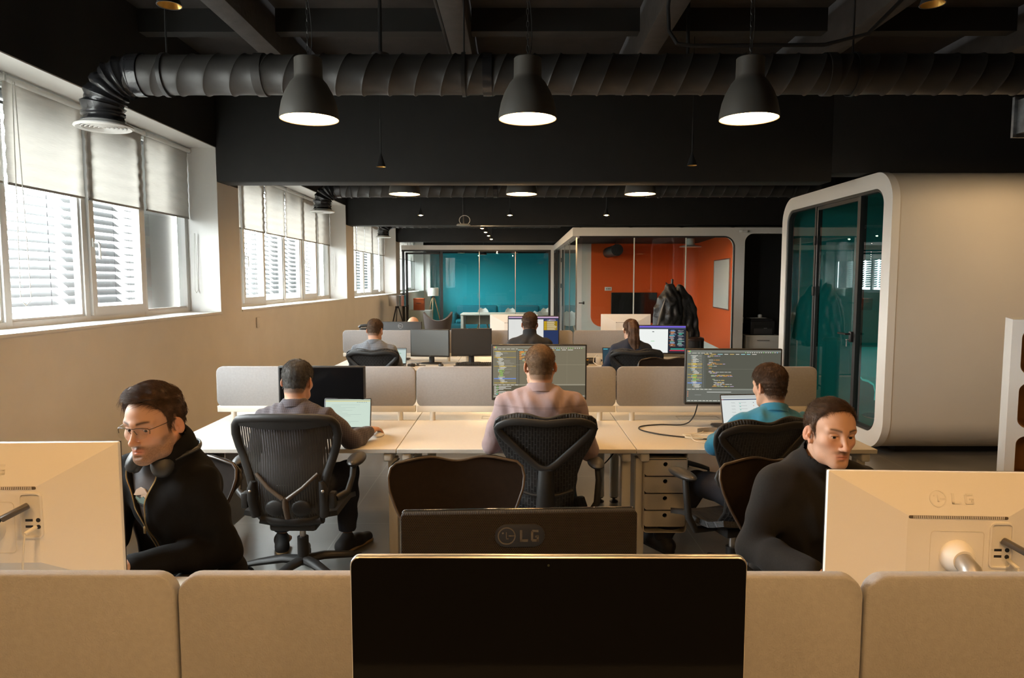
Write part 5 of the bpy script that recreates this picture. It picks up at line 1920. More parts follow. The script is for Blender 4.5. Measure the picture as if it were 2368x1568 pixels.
# middle row -----------------------------------------------------------
monitor('switched-off black monitor facing the man in the striped shirt', -1.281, 4.55, 0.0, 0.575, 1.158, 0.345, 'black', ny='plain')
def cB(s):
    ide(s, 3, (0.19, 0.165, 0.11), (0.16, 0.145, 0.105), side=0.25)
    s.rect(0.30, 0.10, 0.335, 0.13, (0.75, 0.28, 0.05), 6)
    for i in range(5):
        s.rect(0.285, 0.105 + i * 0.034, 0.31, 0.122 + i * 0.034, (0.75, 0.28, 0.05), 6)
monitor('monitor with code editor partly covered by the head of the man in pink', 0.163, 4.56, 0.02, 0.632, 1.302, 0.372, 'black', content=cB, ny='plain')
def cC(s):
    ide(s, 8, (0.10, 0.10, 0.078), (0.125, 0.13, 0.11), has_term=False, side=0.165)
monitor('monitor with dark code editor left of the head of the man in teal', 1.463, 4.60, -0.03, 0.64, 1.270, 0.378, 'black', content=cC, ny='plain')

def laptop(label, x, y, rz, w, h, content, ang=0.30, z=0.731, base_col=None):
    t = thing('laptop', label, 'laptop', (x, y, z), rz, 'open laptops')
    m = mat('laptop_grey', (0.16, 0.16, 0.165), 0.35, 0.7)
    d = 0.225
    MB().bprism(rrect(w, d, 0.01, 4, 0, -d / 2), 0.0, 0.014, 0.003, 'z').build('base', m, t)
    kb = MB()
    for r_ in range(5):
        for c_ in range(13):
            kb.rbox((-w * 0.42 + c_ * w * 0.07, -0.035 - r_ * 0.019, 0.0148), (w * 0.058, 0.015, 0.002), 0.001, 1)
    kb.build('keyboard', M_RUBBER, t)
    M = Matrix.Translation((0, 0.002, 0.014)) @ Matrix.Rotation(-ang, 4, 'X')
    MB().bprism(rrect(w, h, 0.008, 4, 0, h / 2), 0.0, 0.007, 0.002, 'y', M=M).build('lid', m, t)
    MB().box(-w / 2 + 0.003, -0.0012, 0.003, w / 2 - 0.003, 0.0005, h - 0.003, M=M).build('bezel', M_RUBBER, t)
    s = Screen(w - 0.014, h - 0.022, h / 2 + 0.003, -0.0014)
    content(s)
    s.b.v = [tuple(M @ Vector(p)) for p in s.b.v]
    s.build(t)
    return t

def lapA(s):
    s.rect(0, 0, 1, 1, (0.60, 0.72, 0.62))
    s.rect(0, 0, 1, 0.06, (0.45, 0.52, 0.42), 2)
    s.rect(0, 0.06, 1, 0.085, (0.75, 0.68, 0.30), 2)
    R = random.Random(2)
    for i in range(14):
        s.rect(0.1 + 0.04 * R.random(), 0.2 + i * 0.05, 0.3 + 0.5 * R.random(), 0.207 + i * 0.05, (0.35, 0.42, 0.40), 2)
    for i in range(6):
        s.rect(0.7 + i * 0.04, 0.10, 0.72 + i * 0.04, 0.12, (0.2, 0.25, 0.24), 3)
laptop('open laptop with pale screen right of the man in the striped shirt', -1.105, 4.50, 0.02, 0.31, 0.205, lapA, 0.22)
def lapC(s):
    s.rect(0, 0, 1, 1, (0.70, 0.74, 0.72))
    s.rect(0, 0.0, 1, 0.09, (0.50, 0.52, 0.50), 2)
    s.rect(0, 0.11, 1, 0.135, (0.03, 0.04, 0.10), 3)
    s.rect(0.01, 0.115, 0.03, 0.13, (0.7, 0.1, 0.06), 4)
    R = random.Random(5)
    for i in range(8):
        v = 0.21 + i * 0.09
        s.rect(0.17, v, 0.24, v + 0.010, (0.45, 0.48, 0.47), 2)
        s.rect(0.18, v + 0.02, 0.25, v + 0.028, (0.55, 0.58, 0.57), 2)
        s.rect(0.31, v, 0.31 + 0.10 + 0.06 * R.random(), v + 0.010, (0.42, 0.45, 0.44), 2)
        s.rect(0.32, v + 0.022, 0.345, v + 0.04, (0.15, 0.52, 0.42), 3)
        s.rect(0.57, v, 0.585, v + 0.018, R.choice([(0.6, 0.2, 0.08), (0.1, 0.1, 0.1)]), 3)
        s.rect(0.66, v + 0.004, 0.76, v + 0.012, (0.55, 0.58, 0.57), 2)
laptop('open laptop with white list on screen beside the man in the teal sweater', 1.54, 4.42, 0.10, 0.385, 0.25, lapC, 0.32)

t = thing('computer_mouse', 'pale computer mouse under the hand of the man in the striped shirt', 'mouse', (-0.868, 4.358, 0.731), -0.3)
MB().ball((0, 0, 0.010), (0.030, 0.052, 0.018), 12).build('shell', M_PVC, t)
t = thing('mouse_pad', 'dark wedge-shaped pad beside the laptop on the left desk', 'pad', (-0.98, 4.43, 0.731), -0.5)
MB().bprism([(-0.09, -0.06), (0.09, -0.06), (0.02, 0.07), (-0.09, 0.05)], 0, 0.004, 0.001, 'z').build('pad', M_RUBBER, t)

# cables and small things on the right desk of the middle row
def cable(pts, r, m, label, cat='cable', name='cable'):
    # catmull-rom through the points
    P = [Vector(p) for p in pts]
    q = []
    for i in range(len(P) - 1):
        p0, p1, p2, p3 = P[max(0, i - 1)], P[i], P[i + 1], P[min(len(P) - 1, i + 2)]
        for k in range(6):
            t_ = k / 6
            q.append(0.5 * ((2 * p1) + (-p0 + p2) * t_ + (2 * p0 - 5 * p1 + 4 * p2 - p3) * t_ ** 2 + (-p0 + 3 * p1 - 3 * p2 + p3) * t_ ** 3))
    q.append(P[-1])
    return tag(MB().tube(q, r, 8).build(name, m), label, cat)
cable([(1.24, 4.63, 0.90), (1.22, 4.66, 0.80), (1.16, 4.68, 0.742), (1.0, 4.70, 0.736), (0.86, 4.64, 0.736), (0.84, 4.52, 0.736), (0.96, 4.38, 0.736), (1.18, 4.27, 0.736), (1.30, 4.25, 0.736)], 0.0045, M_RUBBER, 'thick black monitor cable looping over the right desk of the middle row')
M_WCAB = mat('white_cable', (0.74, 0.71, 0.64), 0.45)
pts = []
for i in range(16):
    a = i / 15 * 4.6 * PI
    pts.append((1.16 + (0.085 + 0.01 * math.sin(i)) * math.cos(a), 4.31 + (0.05 + 0.008 * math.cos(2 * i)) * math.sin(a), 0.7345 + 0.0022 * i * 0.3))
cable([(1.27, 4.60, 0.736), (1.22, 4.45, 0.737), (1.08, 4.38, 0.737)] + pts + [(1.12, 4.20, 0.736), (1.26, 4.17, 0.736)], 0.0024, M_WCAB, 'tangled white cable beside the laptop on the right desk')
t = thing('laptop_stand', 'curved grey stand lying under the laptop on the right desk', 'stand', (1.28, 4.44, 0.731), 0.1)
P = [[(x_, 0.03 + 0.03 * math.sin((x_ + 0.1) / 0.2 * PI), z_) for z_ in (0.0, 0.028)] for x_ in np.linspace(-0.08, 0.12, 12)]
MB().grid(P, thick=0.004).build('curved_plate', mat('grey_metal', (0.33, 0.33, 0.33), 0.4, 0.6), t)
cable([(-0.69, 4.07, 0.66), (-0.74, 4.08, 0.60), (-0.66, 4.2, 0.5), (-0.60, 4.4, 0.45)], 0.004, M_RUBBER, 'black cable hanging under the seam left of the centre desk')
cable([(0.50, 4.16, 0.585), (0.56, 4.2, 0.60), (0.64, 4.3, 0.655)], 0.004, M_RUBBER, 'black cable hanging under the centre desk beside the armrest')

# far row -----------------------------------------------------------
monitor('pale switched-off monitor on the far row, left of the pair', -1.012, 8.22, -0.15, 0.476, 1.147, 0.33, 'black', off_tint=(0.12, 0.14, 0.15))  # pale base tint stands in for window haze reflected on the dark screen
monitor('dark switched-off monitor on the far row, right of the pair', -0.515, 8.25, 0.10, 0.485, 1.155, 0.33, 'black', off_tint=(0.03, 0.03, 0.03))
def cE(s):
    s.rect(0, 0, 1, 1, (0.74, 0.74, 0.71))
    s.rect(0, 0, 1, 0.045, (0.62, 0.42, 0.62), 2)
    s.rect(0, 0.045, 1, 0.095, (0.05, 0.05, 0.09), 3)
    s.rect(0.70, 0.095, 1, 1, (0.025, 0.04, 0.11), 3)
    s.rect(0.705, 0.16, 0.98, 0.49, (0.30, 0.19, 0.012), 4)
    R = random.Random(4)
    for i in range(11):
        s.rect(0.715, 0.17 + i * 0.029, 0.76, 0.182 + i * 0.029, (0.75, 0.48, 0.02), 5)
        s.rect(0.77, 0.172 + i * 0.029, 0.77 + R.uniform(0.14, 0.2), 0.182 + i * 0.029, (0.8, 0.74, 0.55), 5)
    for i in range(12):
        s.rect(0.72 + R.random() * 0.25, 0.10 + R.random() * 0.04, 0.76 + R.random() * 0.2, 0.105 + R.random() * 0.05, R.choice([(0.7, 0.7, 0.7), (0.5, 0.12, 0.2), (0.1, 0.3, 0.4)]), 5)
    for i in range(7):
        s.rect(0.06, 0.18 + i * 0.04, 0.13, 0.185 + i * 0.04, (0.66, 0.67, 0.64), 3)
monitor('monitor with white page and yellow side list, partly covered by the dark-haired man, far row', 0.227, 8.30, 0.0, 0.618, 1.304, 0.36, 'black', content=cE, ny='plain')
def cF(s):
    s.rect(0, 0, 1, 1, (0.85, 0.88, 0.85))
    s.rect(0, 0, 1, 0.06, (0.17, 0.12, 0.62), 2)
    s.rect(0, 0.06, 1, 0.12, (0.06, 0.07, 0.11), 3)
    s.rect(0.62, 0.12, 1, 1, (0.022, 0.025, 0.035), 3)
    R = random.Random(6)
    for i in range(26):
        v = 0.15 + i * 0.0235
        c = R.choice([(0.70, 0.22, 0.06), (0.70, 0.22, 0.06), (0.08, 0.5, 0.36), (0.5, 0.5, 0.5), (0.2, 0.35, 0.6)])
        s.rect(0.64 + R.random() * 0.05, v, 0.72 + R.random() * 0.08, v + 0.014, c, 5)
        s.rect(0.82 + R.random() * 0.04, v, 0.88 + R.random() * 0.1, v + 0.012, R.choice([(0.08, 0.5, 0.36), (0.5, 0.5, 0.5), (0.15, 0.15, 0.2)]), 5)
    s.rect(0.68, 0.84, 0.98, 0.875, (0.04, 0.45, 0.33), 6)
    s.rect(0.66, 0.895, 0.98, 0.93, (0.62, 0.05, 0.09), 6)
    s.rect(0.28, 0.20, 0.32, 0.23, (0.15, 0.16, 0.16), 4)
    s.rect(0.25, 0.56, 0.33, 0.575, (0.15, 0.6, 0.2), 4)
monitor('monitor with white page and dark code strip beside the woman with the ponytail', 1.77, 8.27, -0.06, 0.567, 1.195, 0.35, 'black', content=cF, ny='plain')
def lapD(s):
    s.rect(0, 0, 1, 1, (0.55, 0.66, 0.62))
    s.rect(0, 0, 1, 0.1, (0.3, 0.36, 0.36), 2)
    s.rect(0.1, 0.3, 0.8, 0.36, (0.3, 0.5, 0.36), 2)
laptop('open laptop with pale screen before the man in the grey shirt, far row', -1.42, 8.05, 0.0, 0.30, 0.2, lapD, 0.3)
def lapF(s):
    s.rect(0, 0, 1, 1, (0.03, 0.06, 0.08))
    s.rect(0.02, 0.05, 0.2, 0.10, (0.1, 0.5, 0.6), 2)
laptop('dark-screened laptop half hidden by the woman with the ponytail', 1.19, 8.12, 0.0, 0.30, 0.2, lapF, 0.3)

def keyboard(x, y, rz, label, w=0.44):
    t = thing('keyboard', label, 'keyboard', (x, y, 0.731), rz, 'black keyboards')
    M = Matrix.Rotation(0.10, 4, 'X')
    MB().rbox((0, 0, 0.014), (w, 0.155, 0.018), 0.004, M=M).build('case', M_BLKPL, t)
    k = MB()
    for r_ in range(5):
        for c_ in range(18):
            k.rbox((-w / 2 + 0.018 + c_ * (w - 0.03) / 18 + 0.004, -0.055 + r_ * 0.026, 0.026), (0.019, 0.021, 0.008), 0.002, 1, M=M)
    k.build('keys', mat('key_black', (0.012, 0.012, 0.012), 0.5), t)
keyboard(-0.47, 8.06, 0.10, 'black keyboard standing against the dark monitor of the far row')
t = thing('document_stand', 'black wedge lying under the keyboard on the far row', 'stand', (-0.48, 8.00, 0.731), 0.12)
MB().rbox((0, -0.03, 0.006), (0.46, 0.1, 0.012), 0.004).build('wedge', M_BLKPL, t)

# backs on the far side of the far row
t = monitor('black monitor back with round silver emblem on the far row', -1.45, 8.80, PI, 0.535, 1.205, 0.315, 'black', ny='plain')
lg = MB()
zl = 1.205 - 0.73 - 0.053
lg.ring(circ(0.031, 32, 0, zl), circ(0.0275, 32, 0, zl), 0.029, 0.0325, 'y')
word(lg, 'DELL', 0.0225, zl - 0.0065, 0.013, 0.0100, 0.029, 0.0325, -1)
lg.build('emblem', M_STEEL, t)
wa = monitor('white monitor back on the far row, half hidden behind the man in black', -0.01, 8.93, PI, 0.613, 1.290, 0.365, 'white')
wb = monitor('white monitor back on the far row, behind the ponytail', 1.435, 8.93, PI, 0.64, 1.296, 0.365, 'white')
t = thing('desk_phone', 'black desk phone on the far row beside the wall', 'phone', (-1.86, 8.72, 0.731), 0.2)
MB().rbox((0, 0, 0.2), (0.20, 0.16, 0.40), 0.02).build('body', M_BLKPL, t)
MB().tube([(-0.10, -0.03, 0.41), (-0.08, -0.04, 0.43), (0.08, -0.04, 0.44), (0.10, -0.03, 0.42)], 0.018, 10).build('handset', M_BLKPL, t)

# small things on the far row
M_GOLDC = mat('gold_ceramic', (0.75, 0.42, 0.12), 0.12, 1.0)
t = thing('mug', 'shiny gold and black mug on the far row left of the woman', 'mug', (0.83, 8.10, 0.731))
MB().lathe([(0, 0), (0.036, 0), (0.042, 0.01), (0.042, 0.075), (0.039, 0.075), (0.038, 0.012), (0, 0.01)], 24).build('cup', mat('black_gloss_ceramic', (0.01, 0.009, 0.008), 0.06), t)
MB().tube([(-0.04, 0, 0.062), (-0.062, 0, 0.055), (-0.066, 0, 0.035), (-0.04, 0, 0.018)], 0.006, 8).build('mug_handle', M_GOLDC, t)
MB().lathe([(0.042, 0.062), (0.0432, 0.064), (0.0432, 0.077), (0.0385, 0.077), (0.0385, 0.070)], 24).build('gold_rim', M_GOLDC, t)
t = thing('charger', 'white power brick with cable on the far row left of the woman', 'charger', (0.99, 8.14, 0.731), 0.1)
MB().rbox((0, 0, 0.045), (0.06, 0.03, 0.09), 0.006).build('brick', M_PVC, t)
MB().tube([(0.01, 0, 0.09), (0.008, 0, 0.11), (-0.02, -0.01, 0.125), (-0.06, -0.03, 0.09), (-0.07, -0.05, 0.04), (-0.03, -0.09, 0.006), (0.02, -0.12, 0.004)], 0.004, 8).build('charger_cable', M_PVC, t)
t = thing('pouch', 'black soft pouch lying on the far row behind the mug', 'pouch', (0.92, 8.30, 0.731))
MB().ball((0, 0, 0.035), (0.14, 0.07, 0.035), 10).build('pouch_body', M_BLKPL, t)
t = thing('bowl', 'small gold candle bowl under the woman\'s monitor', 'bowl', (1.86, 8.12, 0.731))
MB().lathe([(0, 0), (0.03, 0), (0.045, 0.02), (0.05, 0.035), (0.046, 0.035), (0.03, 0.008), (0, 0.008)], 24).build('bowl_body', M_GOLDC, t)
t = thing('plate', 'round white plate on the far row before the woman\'s monitor', 'plate', (1.70, 8.05, 0.731))
MB().lathe([(0, 0.004), (0.10, 0.004), (0.115, 0.012), (0.115, 0.016), (0.1, 0.009), (0, 0.009)], 28).build('plate_body', M_SHELL, t)
t = thing('computer_mouse', 'black mouse beside the stand of the pale monitor, far row', 'mouse', (-0.86, 8.02, 0.731), 0.4)
MB().ball((0, 0, 0.011), (0.03, 0.05, 0.019), 12).build('shell', M_BLKPL, t)
cable([(-1.10, 8.27, 0.735), (-1.17, 8.2, 0.735), (-1.13, 8.1, 0.735), (-1.20, 8.06, 0.735), (-1.04, 8.03, 0.735)], 0.004, M_RUBBER, 'black cable curling beside the pale monitor stand, far row')
t = thing('desk_gadget', 'dark small gadget with silver ring on the far row, right of the laptop', 'gadget', (-1.20, 7.99, 0.731))
MB().rbox((0, 0, 0.016), (0.09, 0.06, 0.03), 0.012).build('gadget_body', M_BLKPL, t)
MB().lathe([(0.012, 0.03), (0.018, 0.03), (0.018, 0.036), (0.012, 0.036)], 16, closed=True).build('ring', M_STEEL, t)
t = thing('paper_stack', 'white papers at the left corner of the far row', 'papers', (-2.02, 7.78, 0.731), 0.2)
MB().rbox((0, 0, 0.009), (0.2, 0.28, 0.018), 0.002).build('sheets', M_SHELL, t)
# ---------------------------------------------------------------- task chairs
M_CHBLK = mat('graphite_plastic', (0.018, 0.0172, 0.0165), 0.5, spec=0.4, bump=(300, 0.08, 0.0006))
M_CHARM = mat('soft_black_pad', (0.022, 0.021, 0.020), 0.45)
M_BRMESH = mat('brown_mesh', (0.016, 0.0105, 0.0075), 0.85, spec=0.1, noise=(40, 0.12), bump=(700, 0.25, 0.0006))
M_BRRIM = mat('bronze_rim', (0.055, 0.036, 0.022), 0.4)

def slot_mat():
    """dark polymer with rows of upright pill-shaped slots"""
    m = mat('slotted_polymer', (0.026, 0.026, 0.027), 0.42)
    nt = m.node_tree
    b = nt.nodes['Principled BSDF']
    tc = nd(nt, 'ShaderNodeTexCoord')
    sp = nd(nt, 'ShaderNodeSeparateXYZ')
    cb = nd(nt, 'ShaderNodeCombineXYZ')
    nt.links.new(tc.outputs['Object'], sp.inputs[0])
    nt.links.new(sp.outputs['Z'], cb.inputs['X'])
    nt.links.new(sp.outputs['X'], cb.inputs['Y'])
    br = nd(nt, 'ShaderNodeTexBrick', offset=0.5)
    br.inputs['Scale'].default_value = 1
    br.inputs['Brick Width'].default_value = 0.038
    br.inputs['Row Height'].default_value = 0.0155
    br.inputs['Mortar Size'].default_value = 0.0028
    br.inputs['Mortar Smooth'].default_value = 0.4
    br.inputs['Color1'].default_value = (0.006, 0.006, 0.006, 1)
    br.inputs['Color2'].default_value = (0.010, 0.010, 0.010, 1)
    br.inputs['Mortar'].default_value = (0.030, 0.030, 0.031, 1)
    nt.links.new(cb.outputs[0], br.inputs['Vector'])
    nt.links.new(br.outputs['Color'], b.inputs['Base Color'])
    bp = nd(nt, 'ShaderNodeBump')
    bp.inputs['Strength'].default_value = 1.0
    bp.inputs['Distance'].default_value = 0.006
    nt.links.new(br.outputs['Fac'], bp.inputs['Height'])
    nt.links.new(bp.outputs['Normal'], b.inputs['Normal'])
    return m
M_SLOT = slot_mat()

def pellicle_mat():
    """see-through woven mesh: fine upright bars with gaps"""
    m = bpy.data.materials.new('pellicle_mesh')
    m.use_nodes = True
    nt = m.node_tree
    b = nt.nodes['Principled BSDF']
    b.inputs['Base Color'].default_value = (0.028, 0.025, 0.021, 1)
    b.inputs['Roughness'].default_value = 0.6
    tc = nd(nt, 'ShaderNodeTexCoord')
    sp = nd(nt, 'ShaderNodeSeparateXYZ')
    nt.links.new(tc.outputs['Object'], sp.inputs[0])
    mu = nd(nt, 'ShaderNodeMath', operation='MULTIPLY')
    mu.inputs[1].default_value = 2 * PI / 0.0135
    nt.links.new(sp.outputs['X'], mu.inputs[0])
    si = nd(nt, 'ShaderNodeMath', operation='SINE')
    nt.links.new(mu.outputs[0], si.inputs[0])
    gt = nd(nt, 'ShaderNodeMath', operation='GREATER_THAN')
    gt.inputs[1].default_value = 0.74
    nt.links.new(si.outputs[0], gt.inputs[0])
    ml = nd(nt, 'ShaderNodeMath', operation='MULTIPLY')
    ml.inputs[1].default_value = 0.6
    nt.links.new(gt.outputs[0], ml.inputs[0])
    t = nd(nt, 'ShaderNodeBsdfTransparent')
    mx = nd(nt, 'ShaderNodeMixShader')
    nt.links.new(ml.outputs[0], mx.inputs[0])
    nt.links.new(b.outputs[0], mx.inputs[1])
    nt.links.new(t.outputs[0], mx.inputs[2])
    nt.links.new(mx.outputs[0], nt.nodes['Material Output'].inputs[0])
    return m
M_PELL = pellicle_mat()

def lerp(t, xs, ys):
    return float(np.interp(t, xs, ys))

def swivel_base(t, r=0.33, a0=0.3):
    MB().cyl((0, 0.0, 0.10), (0, 0, 0.26), 0.032, n=18).cyl((0, 0, 0.24), (0, 0, 0.42), 0.017, n=14, mi=1).build('gas_column', [M_CHBLK, M_STEEL], t)
    for k in range(5):
        a = a0 + 2 * PI * k / 5
        c, s = math.cos(a), math.sin(a)
        MB().tube([(0.02 * c, 0.02 * s, 0.125), (0.12 * c, 0.12 * s, 0.125), (r * 0.8 * c, r * 0.8 * s, 0.098), (r * c, r * s, 0.082)], [0.034, 0.032, 0.026, 0.020], 10, flat=((-s, c, 0), 0.75)).build('base_leg', M_CHBLK, t)
        cw = MB()
        px, py = r * c * 0.985, r * s * 0.985
        for off in (-0.014, 0.014):
            cw.cyl((px - s * (off - 0.009), py + c * (off - 0.009), 0.029), (px - s * (off + 0.009), py + c * (off + 0.009), 0.029), 0.029, n=18)
        cw.cyl((px, py, 0.03), (px, py, 0.085), 0.011, n=8)
        cw.build('caster', M_RUBBER, t)

HV = [0, 0.2, 0.4, 0.55, 0.68, 0.80, 0.88, 0.94, 0.975, 0.992, 1.0]
HW = [0.145, 0.152, 0.165, 0.195, 0.235, 0.262, 0.268, 0.260, 0.236, 0.200, 0.150]

def shaped_back(u, v, z0=0.44, dip=0.012):
    hw = lerp(v, HV, HW)
    zt = 1.012 + 0.012 - dip * 2 * math.cos(u * PI) * (1 if abs(u) < 1 else 1) * 0.5 - 0.012
    zt = 1.005 + 0.020 * (1 - math.cos(min(1, abs(u) / 0.75) * PI)) / 2 - 0.006
    z = z0 + v * (zt - z0)
    yc = lerp(v, [0, 0.12, 0.3, 0.55, 0.8, 1], [-0.16, -0.215, -0.235, -0.225, -0.25, -0.285])
    return (u * hw, yc + 0.075 * u * u * (0.4 + 0.6 * (1 - v)) , z)

def shell_chair_task(label, loc, rz, front=False, group='shell-back task chairs', arms=True, base_rot=0.3):
    t = thing('task_chair', label, 'office chair', loc, rz, group)
    nu, nv = 21, 34
    P = [[shaped_back(-1 + 2 * i / (nu - 1), j / (nv - 1)) for j in range(nv)] for i in range(nu)]
    MB().grid(P, thick=0.010).build('backrest', M_BRMESH if front else M_SLOT, t, sharp=70)
    # contour rim
    rim = [shaped_back(-1, j / 33) for j in range(34)] + [shaped_back(-1 + 2 * i / 20, 1.0) for i in range(1, 20)] + [shaped_back(1, 1 - j / 33) for j in range(34)]
    MB().tube(rim, 0.0055 if front else 0.010, 8).build('back_rim', M_BRRIM if front else M_CHBLK, t, sharp=70)
    # loop frame and spine behind
    fr = []
    for i in range(41):
        q = i / 40 * 2 - 1
        a = abs(q)
        sg = -1 if q < 0 else 1
        if a < 0.62:
            u, v = 0.96 * (a / 0.62) ** 0.85, 0.50 + 0.36 * (a / 0.62) ** 1.5
        else:
            w_ = (a - 0.62) / 0.38
            u, v = 0.96, 0.86
            u = 0.96 * math.cos(w_ * PI / 2) ** 0.55 if w_ < 1 else 0.0
            v = 0.86 + 0.10 * math.sin(w_ * PI / 2)
        x, y, z = shaped_back(sg * u, v)
        fr.append((x, y - 0.030, z))
    fr = fr[:-1]
    MB().tube(fr, 0.0085, 10, closed=True, flat=((0, -1, 0), 2.5)).build('loop_frame', M_CHBLK, t, sharp=70)
    sp_ = []
    for v in (0.50, 0.42, 0.3, 0.18, 0.06, -0.04):
        x, y, z = shaped_back(0, max(0, v))
        if v < 0:
            z, y = 0.40, -0.13
        sp_.append((0, y - 0.035, z))
    sp_.append((0, 0.0, 0.385))
    MB().tube(sp_, [0.026, 0.028, 0.031, 0.033, 0.034, 0.034, 0.03], 12, flat=((0, 1, 0), 1.5)).build('spine', M_CHBLK, t, sharp=70)
    MB().tube([(-0.145, -0.225, 0.60), (-0.07, -0.255, 0.585), (0, -0.262, 0.58), (0.07, -0.255, 0.585), (0.145, -0.225, 0.60)], 0.010, 8).build('lumbar_bar', M_CHBLK, t)
    # seat: waterfall pan
    P = []
    for i in range(15):
        u = i / 14 * 2 - 1
        row = []
        for j in range(15):
            v = j / 14
            y = -0.21 + 0.45 * v
            z = 0.44 + 0.02 * u * u - 0.035 * max(0, v - 0.7) / 0.3 + 0.035 * max(0, 0.2 - v) / 0.2
            hw = 0.245 * (1 - 0.18 * max(0, 0.35 - v) / 0.35)
            row.append((u * hw, y, z))
        P.append(row)
    MB().grid(P, thick=-0.03).build('seat', M_BRMESH if front else M_SLOT, t, sharp=60)
    MB().rbox((0, 0, 0.385), (0.24, 0.26, 0.06), 0.02, 2).build('mechanism', M_CHBLK, t)
    if arms:
        for sx in (-1, 1):
            a = MB().tube([(sx * 0.12, -0.02, 0.385), (sx * 0.25, -0.03, 0.39), (sx * 0.30, -0.04, 0.47), (sx * 0.31, -0.03, 0.60), (sx * 0.305, -0.01, 0.665)], [0.018, 0.02, 0.02, 0.018, 0.017], 10).build('arm_post', M_CHBLK, t)
            MB().ball((sx * 0.30, 0.03, 0.685), (0.048, 0.125, 0.024), 10).build('arm_pad', M_CHARM, a)
    swivel_base(t, 0.32, base_rot)
    return t

def hour_pt(a):
    """outline of the tall mesh chair back, a in 0..1 around, starting bottom centre"""
    K = [(0, 0.405), (0.10, 0.408), (0.165, 0.425), (0.190, 0.46), (0.196, 0.53), (0.200, 0.60), (0.215, 0.67), (0.245, 0.76), (0.275, 0.85), (0.288, 0.92), (0.282, 0.97), (0.258, 1.002), (0.20, 1.014), (0.10, 1.020), (0, 1.021)]
    n = len(K) - 1
    s = a * 2
    if s <= 1:
        q = s * n
        i = min(n - 1, int(q))
        f = q - i
        return K[i][0] * (1 - f) + K[i + 1][0] * f, K[i][1] * (1 - f) + K[i + 1][1] * f
    x, z = hour_pt(1 - a)
    return -x, z

def mesh_y(x, z):
    return lerp(z, [0.40, 0.5, 0.62, 0.8, 1.02], [-0.20, -0.245, -0.262, -0.262, -0.30]) + 0.9 * x * x * lerp(z, [0.4, 0.8, 1.02], [1.0, 0.9, 0.6])

